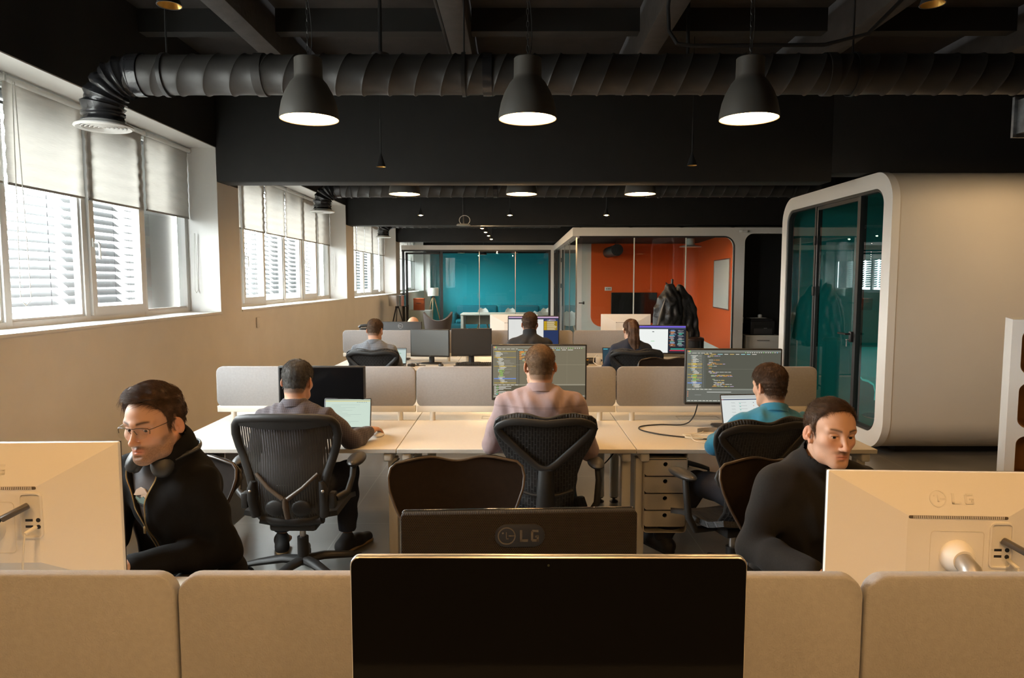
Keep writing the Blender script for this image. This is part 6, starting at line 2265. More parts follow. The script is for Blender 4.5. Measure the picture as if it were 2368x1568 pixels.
def mesh_chair(label, loc, rz):
    t = thing('mesh_task_chair', label, 'office chair', loc, rz)
    N = 84
    loop = []
    for i in range(N):
        x, z = hour_pt(i / N)
        loop.append((x, mesh_y(x, z), z))
    MB().tube([(p[0] * 0.945, p[1], 0.70 + (p[2] - 0.70) * 0.955) for p in loop], 0.017, 10, closed=True, flat=((0, 1, 0), 1.45)).build('back_frame', M_CHBLK, t, sharp=70)
    nz, nx = 30, 21
    P = []
    for i in range(nx):
        u = i / (nx - 1) * 2 - 1
        row = []
        for j in range(nz):
            q = j / (nz - 1)
            a = 0.06 + 0.44 * q * 0.86 + 0.0
            x, z = hour_pt(0.055 + 0.36 * q)
            row.append((u * x * 0.95, mesh_y(u * x * 0.95, z) + 0.006, z * 0.985 + 0.006))
        P.append(row)
    MB().grid(P).build('mesh_panel', M_PELL, t, sharp=70)
    # head band and lower band of the frame
    hb = []
    for i in range(13):
        u = i / 12 * 2 - 1
        hb.append([(u * 0.235, mesh_y(u * 0.235, zz) - 0.003, zz) for zz in (0.945 + 0.02 * u * u, 0.965 + 0.015 * u * u, 0.995)])
    MB().grid(hb, thick=0.012).build('head_band', M_CHBLK, t, sharp=60)
    for sx in (-1, 1):
        MB().tube([(sx * 0.185, mesh_y(0.185, 0.46) - 0.012, 0.455), (sx * 0.195, mesh_y(0.19, 0.55) - 0.015, 0.55), (sx * 0.192, mesh_y(0.19, 0.6) - 0.015, 0.615), (sx * 0.182, mesh_y(0.18, 0.66) - 0.012, 0.655)], [0.026, 0.026, 0.024, 0.014], 10).build('side_yoke', M_CHBLK, t, sharp=70)
        MB().ball((sx * 0.194, mesh_y(0.19, 0.6) - 0.036, 0.605), 0.009, 6).build('bolt', M_STEEL, t)
    yb = MB()
    for sx in (-1, 1):
        yb.tube([(sx * 0.165, mesh_y(0.165, 0.69) - 0.004, 0.695), (sx * 0.09, mesh_y(0.09, 0.63) - 0.022, 0.625), (sx * 0.012, mesh_y(0, 0.57) - 0.03, 0.568)], [0.010, 0.011, 0.013], 8)
    yb.tube([(0, mesh_y(0, 0.57) - 0.03, 0.575), (0, mesh_y(0, 0.52) - 0.03, 0.52), (0, mesh_y(0, 0.47) - 0.02, 0.455)], [0.014, 0.017, 0.015], 10)
    yb.build('posture_yoke', mat('bronze_plastic', (0.075, 0.052, 0.034), 0.4), t, sharp=70)
    lp = MB()
    for sx in (-1, 1):
        lp.ball((sx * 0.07, -0.238, 0.505), (0.055, 0.014, 0.045), 8)
    lp.rbox((0, -0.238, 0.60), (0.13, 0.014, 0.06), 0.006)
    lp.build('lumbar_pad', M_RUBBER, t)
    P = []
    for i in range(13):
        u = i / 12 * 2 - 1
        P.append([(u * 0.25, -0.20 + 0.44 * j / 10, 0.455 + 0.025 * u * u - 0.03 * max(0, j / 10 - 0.7) / 0.3) for j in range(11)])
    MB().grid(P, thick=-0.028).build('seat', M_CHBLK, t, sharp=60)
    MB().rbox((0, -0.03, 0.385), (0.26, 0.30, 0.07), 0.02, 2).build('mechanism', M_CHBLK, t)
    MB().tube([(-0.17, -0.19, 0.43), (-0.08, -0.17, 0.405), (0.08, -0.17, 0.405), (0.17, -0.19, 0.43)], 0.026, 10).build('tilt_bar', M_CHBLK, t)
    for sx in (-1, 1):
        a = MB().rbox((sx * 0.235, -0.215, 0.545), (0.035, 0.06, 0.085), 0.008).tube([(sx * 0.25, -0.20, 0.55), (sx * 0.30, -0.15, 0.57), (sx * 0.315, -0.10, 0.64), (sx * 0.315, -0.07, 0.69)], [0.018, 0.018, 0.017, 0.02], 10)
        a = a.build('arm_post', M_CHBLK, t)
        MB().ball((sx * 0.32, -0.01, 0.715), (0.048, 0.13, 0.030), 10).build('arm_pad', M_CHARM, a)
    swivel_base(t, 0.34, 0.55)
    return t

mesh_chair('dark tall mesh chair with yoke-shaped support, holding the man in the striped shirt', (-1.215, 3.86, 0), 0.0)
shell_chair_task('graphite slotted-back chair holding the man in the pink shirt', (0.165, 3.86, 0), 0.0, base_rot=0.9)
shell_chair_task('graphite slotted-back chair turned aside under the man in the teal sweater', (1.20, 3.72, 0), 0.30, base_rot=0.1)
shell_chair_task('empty brown mesh-backed chair behind the honeycomb monitor', (-0.215, 2.45, 0), PI + 0.06, True, 'brown mesh chairs')
shell_chair_task('brown mesh-backed chair of the man in the black jacket', (-1.41, 2.50, 0), PI - 0.28, True, 'brown mesh chairs')
shell_chair_task('brown mesh-backed chair of the man in the black turtleneck', (1.10, 2.46, 0), PI + 0.15, True, 'brown mesh chairs')
shell_chair_task('graphite slotted-back chair of the man in the grey shirt, far row', (-1.47, 7.36, 0), 0.0)
shell_chair_task('graphite slotted-back chair of the woman with the ponytail, far row', (1.27, 7.36, 0), -0.05)
shell_chair_task('graphite slotted-back chair of the dark-haired man in black, far row', (0.16, 7.36, 0), 0.0)
shell_chair_task('empty brown-backed chair peeking over the right divider of the middle row', (1.40, 6.05, 0), PI, True, 'brown mesh chairs')
# ---------------------------------------------------------------- people
def skin_mat():
    m = mat('skin', (0.5, 0.3, 0.2), 0.55, spec=0.28, attr='tint', bump=(350, 0.08, 0.0006))
    return m
M_SKIN = skin_mat()

def hair_mat(name, col, rough=0.45):
    return mat(name, col, max(rough, 0.6), spec=0.18, noise=(60, 0.30), bump=(55, 0.6, 0.004, (1.0, 0.35, 0.35)))

def eye_mat():
    return mat('eyeball', (0.8, 0.8, 0.8), 0.25, spec=0.3, attr='tint')
M_EYE = eye_mat()

def smooth(x, a, b):
    t = np.clip((x - a) / (b - a), 0, 1)
    return t * t * (3 - 2 * t)

def head_prims(S, M, sc=1.0, nose=1.0, jaw=1.0, slim=1.0):
    """skull and face; M takes head space (x right, y forward, z up, origin between the ears at eye height) to body space"""
    R = M.to_3x3().normalized()
    def p(x, y, z):
        return tuple(M @ Vector((x, y, z)))
    R4 = R.to_4x4()
    def E(c, r, k=0.02, mode='u', extra=None):
        S.ell(p(*c), [q * sc for q in r], k * sc, mode, R4 @ extra if extra is not None else R4)
    def C(a, b, ra, rb, k=0.02, mode='u'):
        S.cone(p(*a), p(*b), ra * sc, rb * sc, k * sc, mode)
    E((0, -0.010, 0.032), (0.0755, 0.092, 0.081), 0.02)
    E((0, 0.030, 0.036), (0.066, 0.064, 0.060), 0.03)
    E((0, 0.034, -0.030), (0.060 * slim, 0.054, 0.068), 0.03)
    E((0, -0.030, -0.045), (0.058 * slim, 0.055, 0.05), 0.03)
    for s in (-1, 1):
        C((s * 0.056 * jaw, 0.004, -0.050), (s * 0.047 * jaw, 0.030, -0.085), 0.016, 0.015, 0.03)
        C((s * 0.047 * jaw, 0.030, -0.085), (s * 0.014, 0.074, -0.104), 0.015, 0.014, 0.03)
        E((s * 0.045 * slim, 0.056, -0.024), (0.022, 0.024, 0.019), 0.03)
        C((s * 0.010, 0.0935, 0.017), (s * 0.047, 0.076, 0.021), 0.0085, 0.0075, 0.02)
    E((0, 0.060, -0.066), (0.035, 0.033, 0.038), 0.03)
    E((0, 0.0770, -0.102), (0.019, 0.015, 0.014), 0.03)
    for s in (-1, 1):
        E((s * 0.032, 0.100, -0.001), (0.019, 0.017, 0.0125), 0.018, 's')
    # nose
    C((0, 0.092, 0.006), (0, 0.1045 + 0.010 * nose, -0.036), 0.0075, 0.0092, 0.014)
    E((0, 0.106 + 0.010 * nose, -0.0395), (0.0092, 0.0092, 0.0082), 0.010)
    for s in (-1, 1):
        E((s * 0.0118, 0.101 + 0.004 * nose, -0.0425), (0.0066, 0.0105, 0.0070), 0.007)
        E((s * 0.0068, 0.106 + 0.006 * nose, -0.0515), (0.0042, 0.0065, 0.0035), 0.003, 's')
    # mouth
    C((-0.021, 0.0865, -0.0700), (0, 0.0945, -0.0675), 0.0042, 0.0062, 0.008)
    C((0.021, 0.0865, -0.0700), (0, 0.0945, -0.0675), 0.0042, 0.0062, 0.008)
    C((-0.018, 0.0865, -0.0755), (0, 0.0925, -0.0785), 0.0045, 0.0068, 0.008)
    C((0.018, 0.0865, -0.0755), (0, 0.0925, -0.0785), 0.0045, 0.0068, 0.008)
    C((-0.025, 0.0875, -0.0725), (0, 0.1015, -0.0727), 0.0012, 0.0014, 0.003, 's')
    C((0.025, 0.0875, -0.0725), (0, 0.1015, -0.0727), 0.0012, 0.0014, 0.003, 's')
    E((0, 0.0985, -0.0905), (0.013, 0.006, 0.004), 0.010, 's')
    # eyes: lids with a slit
    for s in (-1, 1):
        E((s * 0.0315, 0.0755, -0.001), (0.0148, 0.0145, 0.0140), 0.006)
        E((s * 0.0318, 0.0890, -0.0022), (0.0128, 0.0100, 0.0040), 0.0025, 's')
        C((s * 0.020, 0.0885, 0.0052), (s * 0.043, 0.0835, 0.0045), 0.0022, 0.0022, 0.004)
    # ears
    for s in (-1, 1):
        ex = Matrix.Rotation(s * 0.50, 4, 'Z') @ Matrix.Rotation(-0.18, 4, 'X')
        E((s * 0.0830, -0.013, -0.010), (0.0068, 0.0170, 0.0300), 0.008, 'u', ex)
        E((s * 0.0892, -0.0085, -0.007), (0.0062, 0.0108, 0.0190), 0.003, 's', ex)
        E((s * 0.0868, -0.0130, -0.004), (0.0030, 0.0028, 0.0130), 0.004, 'u', ex)
        E((s * 0.0850, -0.0030, -0.014), (0.0040, 0.0040, 0.0060), 0.004, 'u', ex)
        E((s * 0.0765, 0.002, -0.038), (0.006, 0.008, 0.010), 0.006, 'u', ex)

def skin_tint(tone, M, sc, beard=0.0, moust=0.0, brow=1.0, beardcol=(0.10, 0.062, 0.04), browcol=(0.05, 0.03, 0.02), hairline=None):
    Mi = M.inverted()
    A = np.array(Mi)
    tone = np.array(tone)
    def f(V):
        q = V @ A[:3, :3].T + A[:3, 3]
        x, y, z = q[:, 0], q[:, 1], q[:, 2]
        inh = (np.abs(x) < 0.12) & (y > -0.15) & (y < 0.16) & (z > -0.13) & (z < 0.14)
        C = np.tile(tone, (len(V), 1))
        def mixin(w, col):
            w = (w * inh)[:, None]
            C[:] = C * (1 - w) + np.array(col) * w
        ax = np.abs(x)
        # warmer cheeks, nose and ears
        mixin(0.35 * np.exp(-((ax - 0.042) / 0.02) ** 2 - ((z + 0.03) / 0.02) ** 2) * smooth(y, 0.03, 0.06), tone * np.array([1.05, 0.72, 0.66]))
        mixin(0.35 * np.exp(-(x / 0.016) ** 2 - ((z + 0.04) / 0.016) ** 2) * smooth(y, 0.08, 0.10), tone * np.array([1.05, 0.75, 0.70]))
        mixin(0.40 * smooth(ax, 0.074, 0.082), tone * np.array([1.1, 0.66, 0.55]))
        # beard and moustache
        bz = smooth(-z, 0.045, 0.066) * smooth(y, 0.0, 0.02) * (1 - smooth(-z, 0.112, 0.128))
        side = smooth(ax, 0.04, 0.06) * smooth(-z, 0.02, 0.04) * smooth(y, 0.0, 0.02) * (1 - smooth(y, 0.045, 0.07))
        lips = np.exp(-(x / 0.023) ** 4 - ((z + 0.073) / 0.0105) ** 4) * smooth(y, 0.075, 0.085)
        mo = np.exp(-(x / 0.027) ** 4 - ((z + 0.0605) / 0.0075) ** 4) * smooth(y, 0.07, 0.08)
        goat = np.exp(-(x / 0.017) ** 2 - ((z + 0.094) / 0.010) ** 2) * smooth(y, 0.06, 0.075)
        chin = np.exp(-(x / 0.03) ** 2) * bz
        rng = np.random.default_rng(3)
        grain = 0.75 + 0.35 * rng.random(len(V))
        mixin(np.clip(beard * np.maximum(bz * (1 - 0.85 * lips), 0.85 * side) * grain, 0, 0.93), beardcol)
        mixin(np.clip(np.maximum(moust * 1.7, beard) * mo * grain, 0, 0.9), beardcol)
        mixin(np.clip(moust * 0.7 * goat * grain, 0, 0.85), beardcol)
        mixin(np.clip(0.8 * lips, 0, 0.9), (tone[0] * 0.82, tone[1] * 0.50, tone[2] * 0.52))
        mixin(0.65 * np.exp(-(x / 0.022) ** 4 - ((z + 0.0725) / 0.0016) ** 2) * smooth(y, 0.08, 0.086), (0.10, 0.03, 0.025))  # dark line painted in for the shade between the lips
        # roots showing through where the hair runs out
        if hairline:
            hy_, hz_ = zip(*hairline['line'])
            zm = np.interp(y, hy_, hz_) + hairline.get('temple', 0.0) * np.clip(ax / 0.06 - 0.35, 0, 1) * smooth(y, 0.05, 0.075)
            mixin(np.clip(hairline.get('amt', 0.75) * smooth(z - zm, -0.012, 0.006) * (0.85 + 0.2 * grain) * (1 - smooth(ax, 0.078, 0.082) * smooth(-np.abs(y + 0.01), -0.03, -0.02)), 0, 0.92), hairline['col'])
        # brows
        bzc = 0.0215 + 0.006 * np.sin(np.clip((ax - 0.012) / 0.04, 0, 1) * PI * 0.62)
        bw = np.exp(-((z - bzc) / (0.0050 - 0.0020 * smooth(ax, 0.03, 0.052))) ** 2) * smooth(ax, 0.010, 0.016) * (1 - smooth(ax, 0.047, 0.055)) * smooth(y, 0.05, 0.06)
        mixin(np.clip(brow * bw * (0.8 + 0.3 * grain), 0, 0.92), browcol)
        # lash line
        ll = np.exp(-((ax - 0.0318) / 0.012) ** 4 - ((z - 0.0022) / 0.0016) ** 2) * smooth(y, 0.078, 0.083)
        mixin(0.75 * ll, (0.06, 0.03, 0.02))
        mixin(0.22 * np.exp(-((ax - 0.030) / 0.013) ** 2 - ((z + 0.012) / 0.006) ** 2) * smooth(y, 0.07, 0.08), tone * 0.62)
        return np.clip(C, 0, 1)
    return f

def eyes(parent, M, sc, gaze=(0, 0), iris=(0.06, 0.035, 0.02)):
    for s in (-1, 1):
        n = 22
        b = MB()
        b.ball((0, 0, 0), 0.0126 * sc, n)
        c = M @ Vector((s * 0.0315, 0.0755, -0.001))
        R = M.to_3x3().normalized()
        d = (R @ Vector((math.sin(gaze[0]), math.cos(gaze[0]) * math.cos(gaze[1]), math.sin(gaze[1])))).normalized()
        o = b.build('eye', M_EYE, parent)
        o.location = c
        me = o.data
        at = me.color_attributes.new('tint', 'FLOAT_COLOR', 'POINT')
        for i, v in enumerate(me.vertices):
            a = v.co.normalized().dot(d)
            ang = math.acos(max(-1, min(1, a))) * 0.0126
            if ang < 0.0024:
                col = (0.004, 0.004, 0.004)
            elif ang < 0.0062:
                col = iris
            else:
                col = (0.62, 0.55, 0.50)
            at.data[i].color = (*col, 1)

def hand_prims(S, wrist, fwd, up, side, s=1.0, curl=0.5, k=0.006, thumb=1):
    """palm and five bent fingers; fwd points to the fingertips, up is the back of the hand, side points to the thumb"""
    f, u, t = (Vector(q).normalized() for q in (fwd, up, side))
    w = Vector(wrist)
    def P(a, b, c):
        return tuple(w + (f * a + t * b + u * c) * s)
    S.chain([P(0, 0, 0), P(0.03, 0.004, 0.004)], [0.024 * s, 0.024 * s], 0.012)
    for b, ln in ((0.027, 0.082), (0.009, 0.086), (-0.010, 0.082), (-0.027, 0.074)):
        S.cone(P(0.025, b * 0.6, 0.002), P(ln, b, 0.004), 0.0155 * s, 0.0115 * s, 0.012)
    for b, base, lens in ((0.029, 0.084, (0.040, 0.026, 0.021)), (0.0095, 0.089, (0.045, 0.030, 0.022)), (-0.010, 0.085, (0.041, 0.027, 0.021)), (-0.028, 0.077, (0.032, 0.021, 0.019))):
        a, c, ang = base, 0.003, -0.15
        pts, rs = [P(a - 0.012, b, c)], [0.0098 * s]
        for i, L in enumerate(lens):
            ang -= curl * (0.55, 0.75, 0.5)[i]
            a += L * math.cos(ang)
            c += L * math.sin(ang)
            pts.append(P(a, b * (1 + 0.10 * i), c))
            rs.append((0.0088, 0.0082, 0.0068)[i] * s)
        S.chain(pts, rs, 0.003)
    S.chain([P(0.018, 0.018, -0.004), P(0.045, 0.042, -0.014), P(0.070, 0.052, -0.022), P(0.090, 0.048, -0.030)], [0.014 * s, 0.0115 * s, 0.0098 * s, 0.0082 * s], 0.008)

def strands(name, parent, pts, m, radius=0.0004):
    """pts: array (n, k, 3)"""
    n, k, _ = pts.shape
    cu = bpy.data.hair_curves.new(name)
    cu.add_curves([k] * n)
    cu.attributes['position'].data.foreach_set('vector', pts.astype(np.float32).ravel())
    if 'radius' not in cu.attributes:
        cu.attributes.new('radius', 'FLOAT', 'POINT')
    r = np.tile(radius * np.linspace(1.0, 0.35, k), n)
    cu.attributes['radius'].data.foreach_set('value', r.astype(np.float32))
    cu.materials.append(m)
    o = bpy.data.objects.new(name, cu)
    COL.objects.link(o)
    o.parent = parent
    return o

def hair_cap(root, M, sc, spec, m):
    """spec: top, side, back thickness, zmin hairline table (y -> lowest z), lumps"""
    R = M.to_3x3().normalized().to_4x4()
    c0 = M @ Vector((0, 0, 0.02))
    e = 0.16 * sc
    h = spec.get('h', 0.004)
    S = SDF(axis(c0.x - e, c0.x + e, h), axis(c0.y - e, c0.y + e, h), axis(c0.z - e, c0.z + e, h))
    tt, ts, tb = spec['top'], spec['side'], spec['back']
    p = lambda *q: tuple(M @ Vector(q))
    S.ell(p(0, -0.010 - tb * 0.3, 0.032 + tt * 0.35), [(0.0765 + ts) * sc, (0.092 + tb) * sc, (0.081 + tt * 0.75) * sc], 0, 'u', R)
    S.ell(p(0, 0.030, 0.038 + tt * 0.4), [(0.067 + ts * 0.8) * sc, (0.064 + spec.get('front', tt * 0.3)) * sc, (0.060 + tt * 0.7) * sc], 0.03 * sc, 'u', R)
    S.ell(p(0, -0.034, -0.040), [(0.060 + ts * 0.6) * sc, (0.055 + tb * 0.5) * sc, 0.055 * sc], 0.03 * sc, 'u', R)
    for c, r in spec.get('lumps', []):
        S.ell(p(*c), [q * sc for q in r], 0.02 * sc, 'u', R)
    A = np.array(M.inverted())
    ty, tz = zip(*spec['line'])
    amp = spec.get('amp', 0.002)
    fr = spec.get('freq', 1.0)
    def loc(X, Y, Z):
        return [A[i, 0] * X + A[i, 1] * Y + A[i, 2] * Z + A[i, 3] for i in range(3)]
    def cutf(X, Y, Z):
        x, y, z = loc(X, Y, Z)
        zm = np.interp(y, ty, tz)
        zm = zm + spec.get('temple', 0.0) * np.clip(np.abs(x) / 0.06 - 0.35, 0, 1) * smooth(y, 0.05, 0.075) + spec.get('peak', 0.0) * np.clip(np.abs(np.abs(x) - 0.04) / 0.04, 0, 1) * smooth(y, 0.06, 0.08) * -1
        zm = zm + 0.004 * np.sin(90 * x) * np.sin(70 * y)
        return (zm - z) * 0.8
    def dsp(X, Y, Z):
        x, y, z = loc(X, Y, Z)
        return amp * (np.sin(fr * (95 * x + 40 * y + 12 * np.sin(30 * z))) * 0.6 + np.sin(fr * (60 * y - 70 * z + 50 * x)) * 0.4 + 0.5 * np.sin(fr * (180 * x + 130 * y)))
    S.disp(dsp)
    fade = spec.get('fade', 0.6)
    def thin(X, Y, Z):
        x, y, z = loc(X, Y, Z)
        zm = np.interp(y, ty, tz)
        return (ts + 0.002) * fade * (1 - smooth(z - zm, 0.0, spec.get('fade_h', 0.045))) * (1 - smooth(y, 0.03, 0.06))
    S.disp(thin)
    S.cut(cutf)
    # leave the ears free
    for s in (-1, 1):
        S.ell(p(s * 0.091, -0.011, -0.010), [0.019 * sc, 0.022 * sc, 0.035 * sc], 0.005, 's', R)
    o = S.build('hair', m, root)
    if spec.get('n'):
        V = np.empty(len(o.data.vertices) * 3, np.float32)
        o.data.vertices.foreach_get('co', V)
        V = V.reshape(-1, 3).astype(float)
        N = np.empty(len(o.data.vertices) * 3, np.float32)
        o.data.vertices.foreach_get('normal', N)
        N = N.reshape(-1, 3).astype(float)
        ctr = np.array(M @ Vector((0, -0.01, 0.02)))
        out = V - ctr
        flip = np.sum(out * N, axis=1) < 0
        N[flip] *= -1
        rng = np.random.default_rng(spec.get('seed', 1))
        Rm = np.array(M.to_3x3().normalized())
        q = V @ A[:3, :3].T + A[:3, 3]
        keep = np.sum((out / np.linalg.norm(out, axis=1, keepdims=True)) * N, axis=1) > 0.35
        ids = np.nonzero(keep)[0]
        sel = rng.choice(ids, spec['n'])
        P, Nn, ql = V[sel], N[sel], q[sel]
        P = P + rng.normal(0, 0.002, P.shape)
        d = spec['comb'](ql) @ Rm.T
        d = d + rng.normal(0, spec.get('jit', 0.22), d.shape)
        d -= Nn * np.sum(d * Nn, axis=1, keepdims=True)
        d /= np.linalg.norm(d, axis=1, keepdims=True) + 1e-9
        L = spec['len'](ql) * (0.6 + 0.8 * rng.random(len(sel)))
        k = 6
        tt_ = np.linspace(0, 1, k)
        lift = spec.get('lift', 0.25)
        pts = P[:, None, :] - Nn[:, None, :] * 0.004 + d[:, None, :] * (L[:, None] * tt_)[:, :, None] + Nn[:, None, :] * (L[:, None] * (lift * tt_ - spec.get('fall', 0.3) * tt_ ** 2) + 0.004)[:, :, None]
        # keep each strand lying over the skull instead of running off straight
        cen = np.array([0, -0.010, 0.034])
        rad3 = np.array([0.080, 0.097, 0.088])
        loc_ = pts @ A[:3, :3].T + A[:3, 3] - cen
        e = np.linalg.norm(loc_ / rad3, axis=2)
        e0 = e[:, :1]
        cap = e0 + spec.get('rise', 0.03) * rng.random((len(sel), 1)) * np.sqrt(tt_)[None, :] + 0.01
        low = np.clip((loc_[:, :, 2] + 0.05) / 0.05, 0, 1)
        f_ = np.where(e > cap, cap / e, 1.0) * low + (1 - low)
        loc_ = loc_ * f_[:, :, None] + cen
        Mf = np.array(M)
        pts = loc_ @ Mf[:3, :3].T + Mf[:3, 3]
        strands('hair_strands', o, pts, m, spec.get('rad', 0.00045))
    return o

def torso_prims(S, J, inf=0.0, arms=True, sleeve=1.0, low=True):
    """J: joints; inf inflates for clothing"""
    hip, waist, chest, nb = J['hip'], J['waist'], J['chest'], J['neck']
    def v(a, dx=0, dy=0, dz=0):
        return (a[0] + dx, a[1] + dy, a[2] + dz)
    ax = Vector(nb) - Vector(waist)
    tilt = math.atan2(ax.y, ax.z)
    Rt = Matrix.Rotation(-tilt, 4, 'X')
    wd = J.get('wide', 1.0)
    S.ell(v(hip, 0, 0, 0.05), (0.168 * wd + inf, 0.130 + inf, 0.115 + inf), 0.05)
    S.ell(waist, (0.150 * wd + inf, 0.108 * J.get('belly', 1) + inf, 0.15), 0.08, M=Rt)
    S.ell(chest, (0.168 * wd + inf, 0.112 + inf, 0.185 + inf), 0.08, M=Rt)
    for s, q in ((-1, 'l'), (1, 'r')):
        sh = Vector(J['sh' + q])
        S.cone(v(chest, s * 0.06, -0.01, 0.08), tuple(sh + Vector((-s * 0.03, 0, -0.01))), 0.085 + inf, 0.052 + inf, 0.06)
        S.cone(v(nb, s * 0.025, -0.015, 0.01), tuple(sh + Vector((-s * 0.035, -0.005, 0.012))), 0.036 + inf, 0.034 + inf, 0.05)
        if arms:
            el, wr = Vector(J['el' + q]), Vector(J['wr' + q])
            S.cone(tuple(sh), tuple(sh * 0.5 + el * 0.5), 0.051 + inf, 0.045 + inf, 0.04)
            S.cone(tuple(sh * 0.5 + el * 0.5), tuple(el), 0.045 + inf, 0.039 + inf, 0.02)
            e2 = el + (wr - el) * 0.4
            w2 = el + (wr - el) * sleeve
            S.cone(tuple(el), tuple(e2), 0.042 + inf, 0.043 + inf, 0.02)
            S.cone(tuple(e2), tuple(w2), 0.043 + inf, (0.028 + inf * 1.2), 0.02)

def leg_prims(S, J, inf=0.0, feet=False):
    for s, q in ((-1, 'l'), (1, 'r')):
        h = Vector(J['hip']) + Vector((s * 0.095, 0.02, 0.0))
        kn, an = Vector(J['kn' + q]), Vector(J['an' + q])
        S.cone(tuple(h), tuple(kn), 0.088 + inf, 0.060 + inf, 0.04)
        c = kn + (an - kn) * 0.35
        S.cone(tuple(kn), tuple(c), 0.058 + inf, 0.056 + inf, 0.03)
        S.cone(tuple(c), tuple(an), 0.056 + inf, 0.036 + inf * 1.5, 0.03)

def default_joints(crown, lean=0.04, neck_fwd=0.05, sc=1.0, sway=0.0, sw=0.185):
    hz = crown - 0.113 * sc
    nz = hz - 0.150 * sc
    d = dict(hip=(0, -0.06, 0.535), waist=(sway * 0.4, -0.075 + lean * 0.3, 0.68), chest=(sway * 0.8, -0.06 + lean, nz - 0.165), neck=(sway, -0.055 + lean * 1.35, nz))
    d['head'] = (sway, d['neck'][1] + neck_fwd, hz)
    for s, q in ((-1, 'l'), (1, 'r')):
        d['sh' + q] = (sway + s * sw, d['neck'][1] + 0.005, nz - 0.070)
        d['el' + q] = (s * 0.27, d['neck'][1] + 0.10, 0.74)
        d['wr' + q] = (s * 0.16, d['neck'][1] + 0.34, 0.765)
        d['kn' + q] = (s * 0.17, 0.38, 0.515)
        d['an' + q] = (s * 0.17, 0.36, 0.10)
    return d

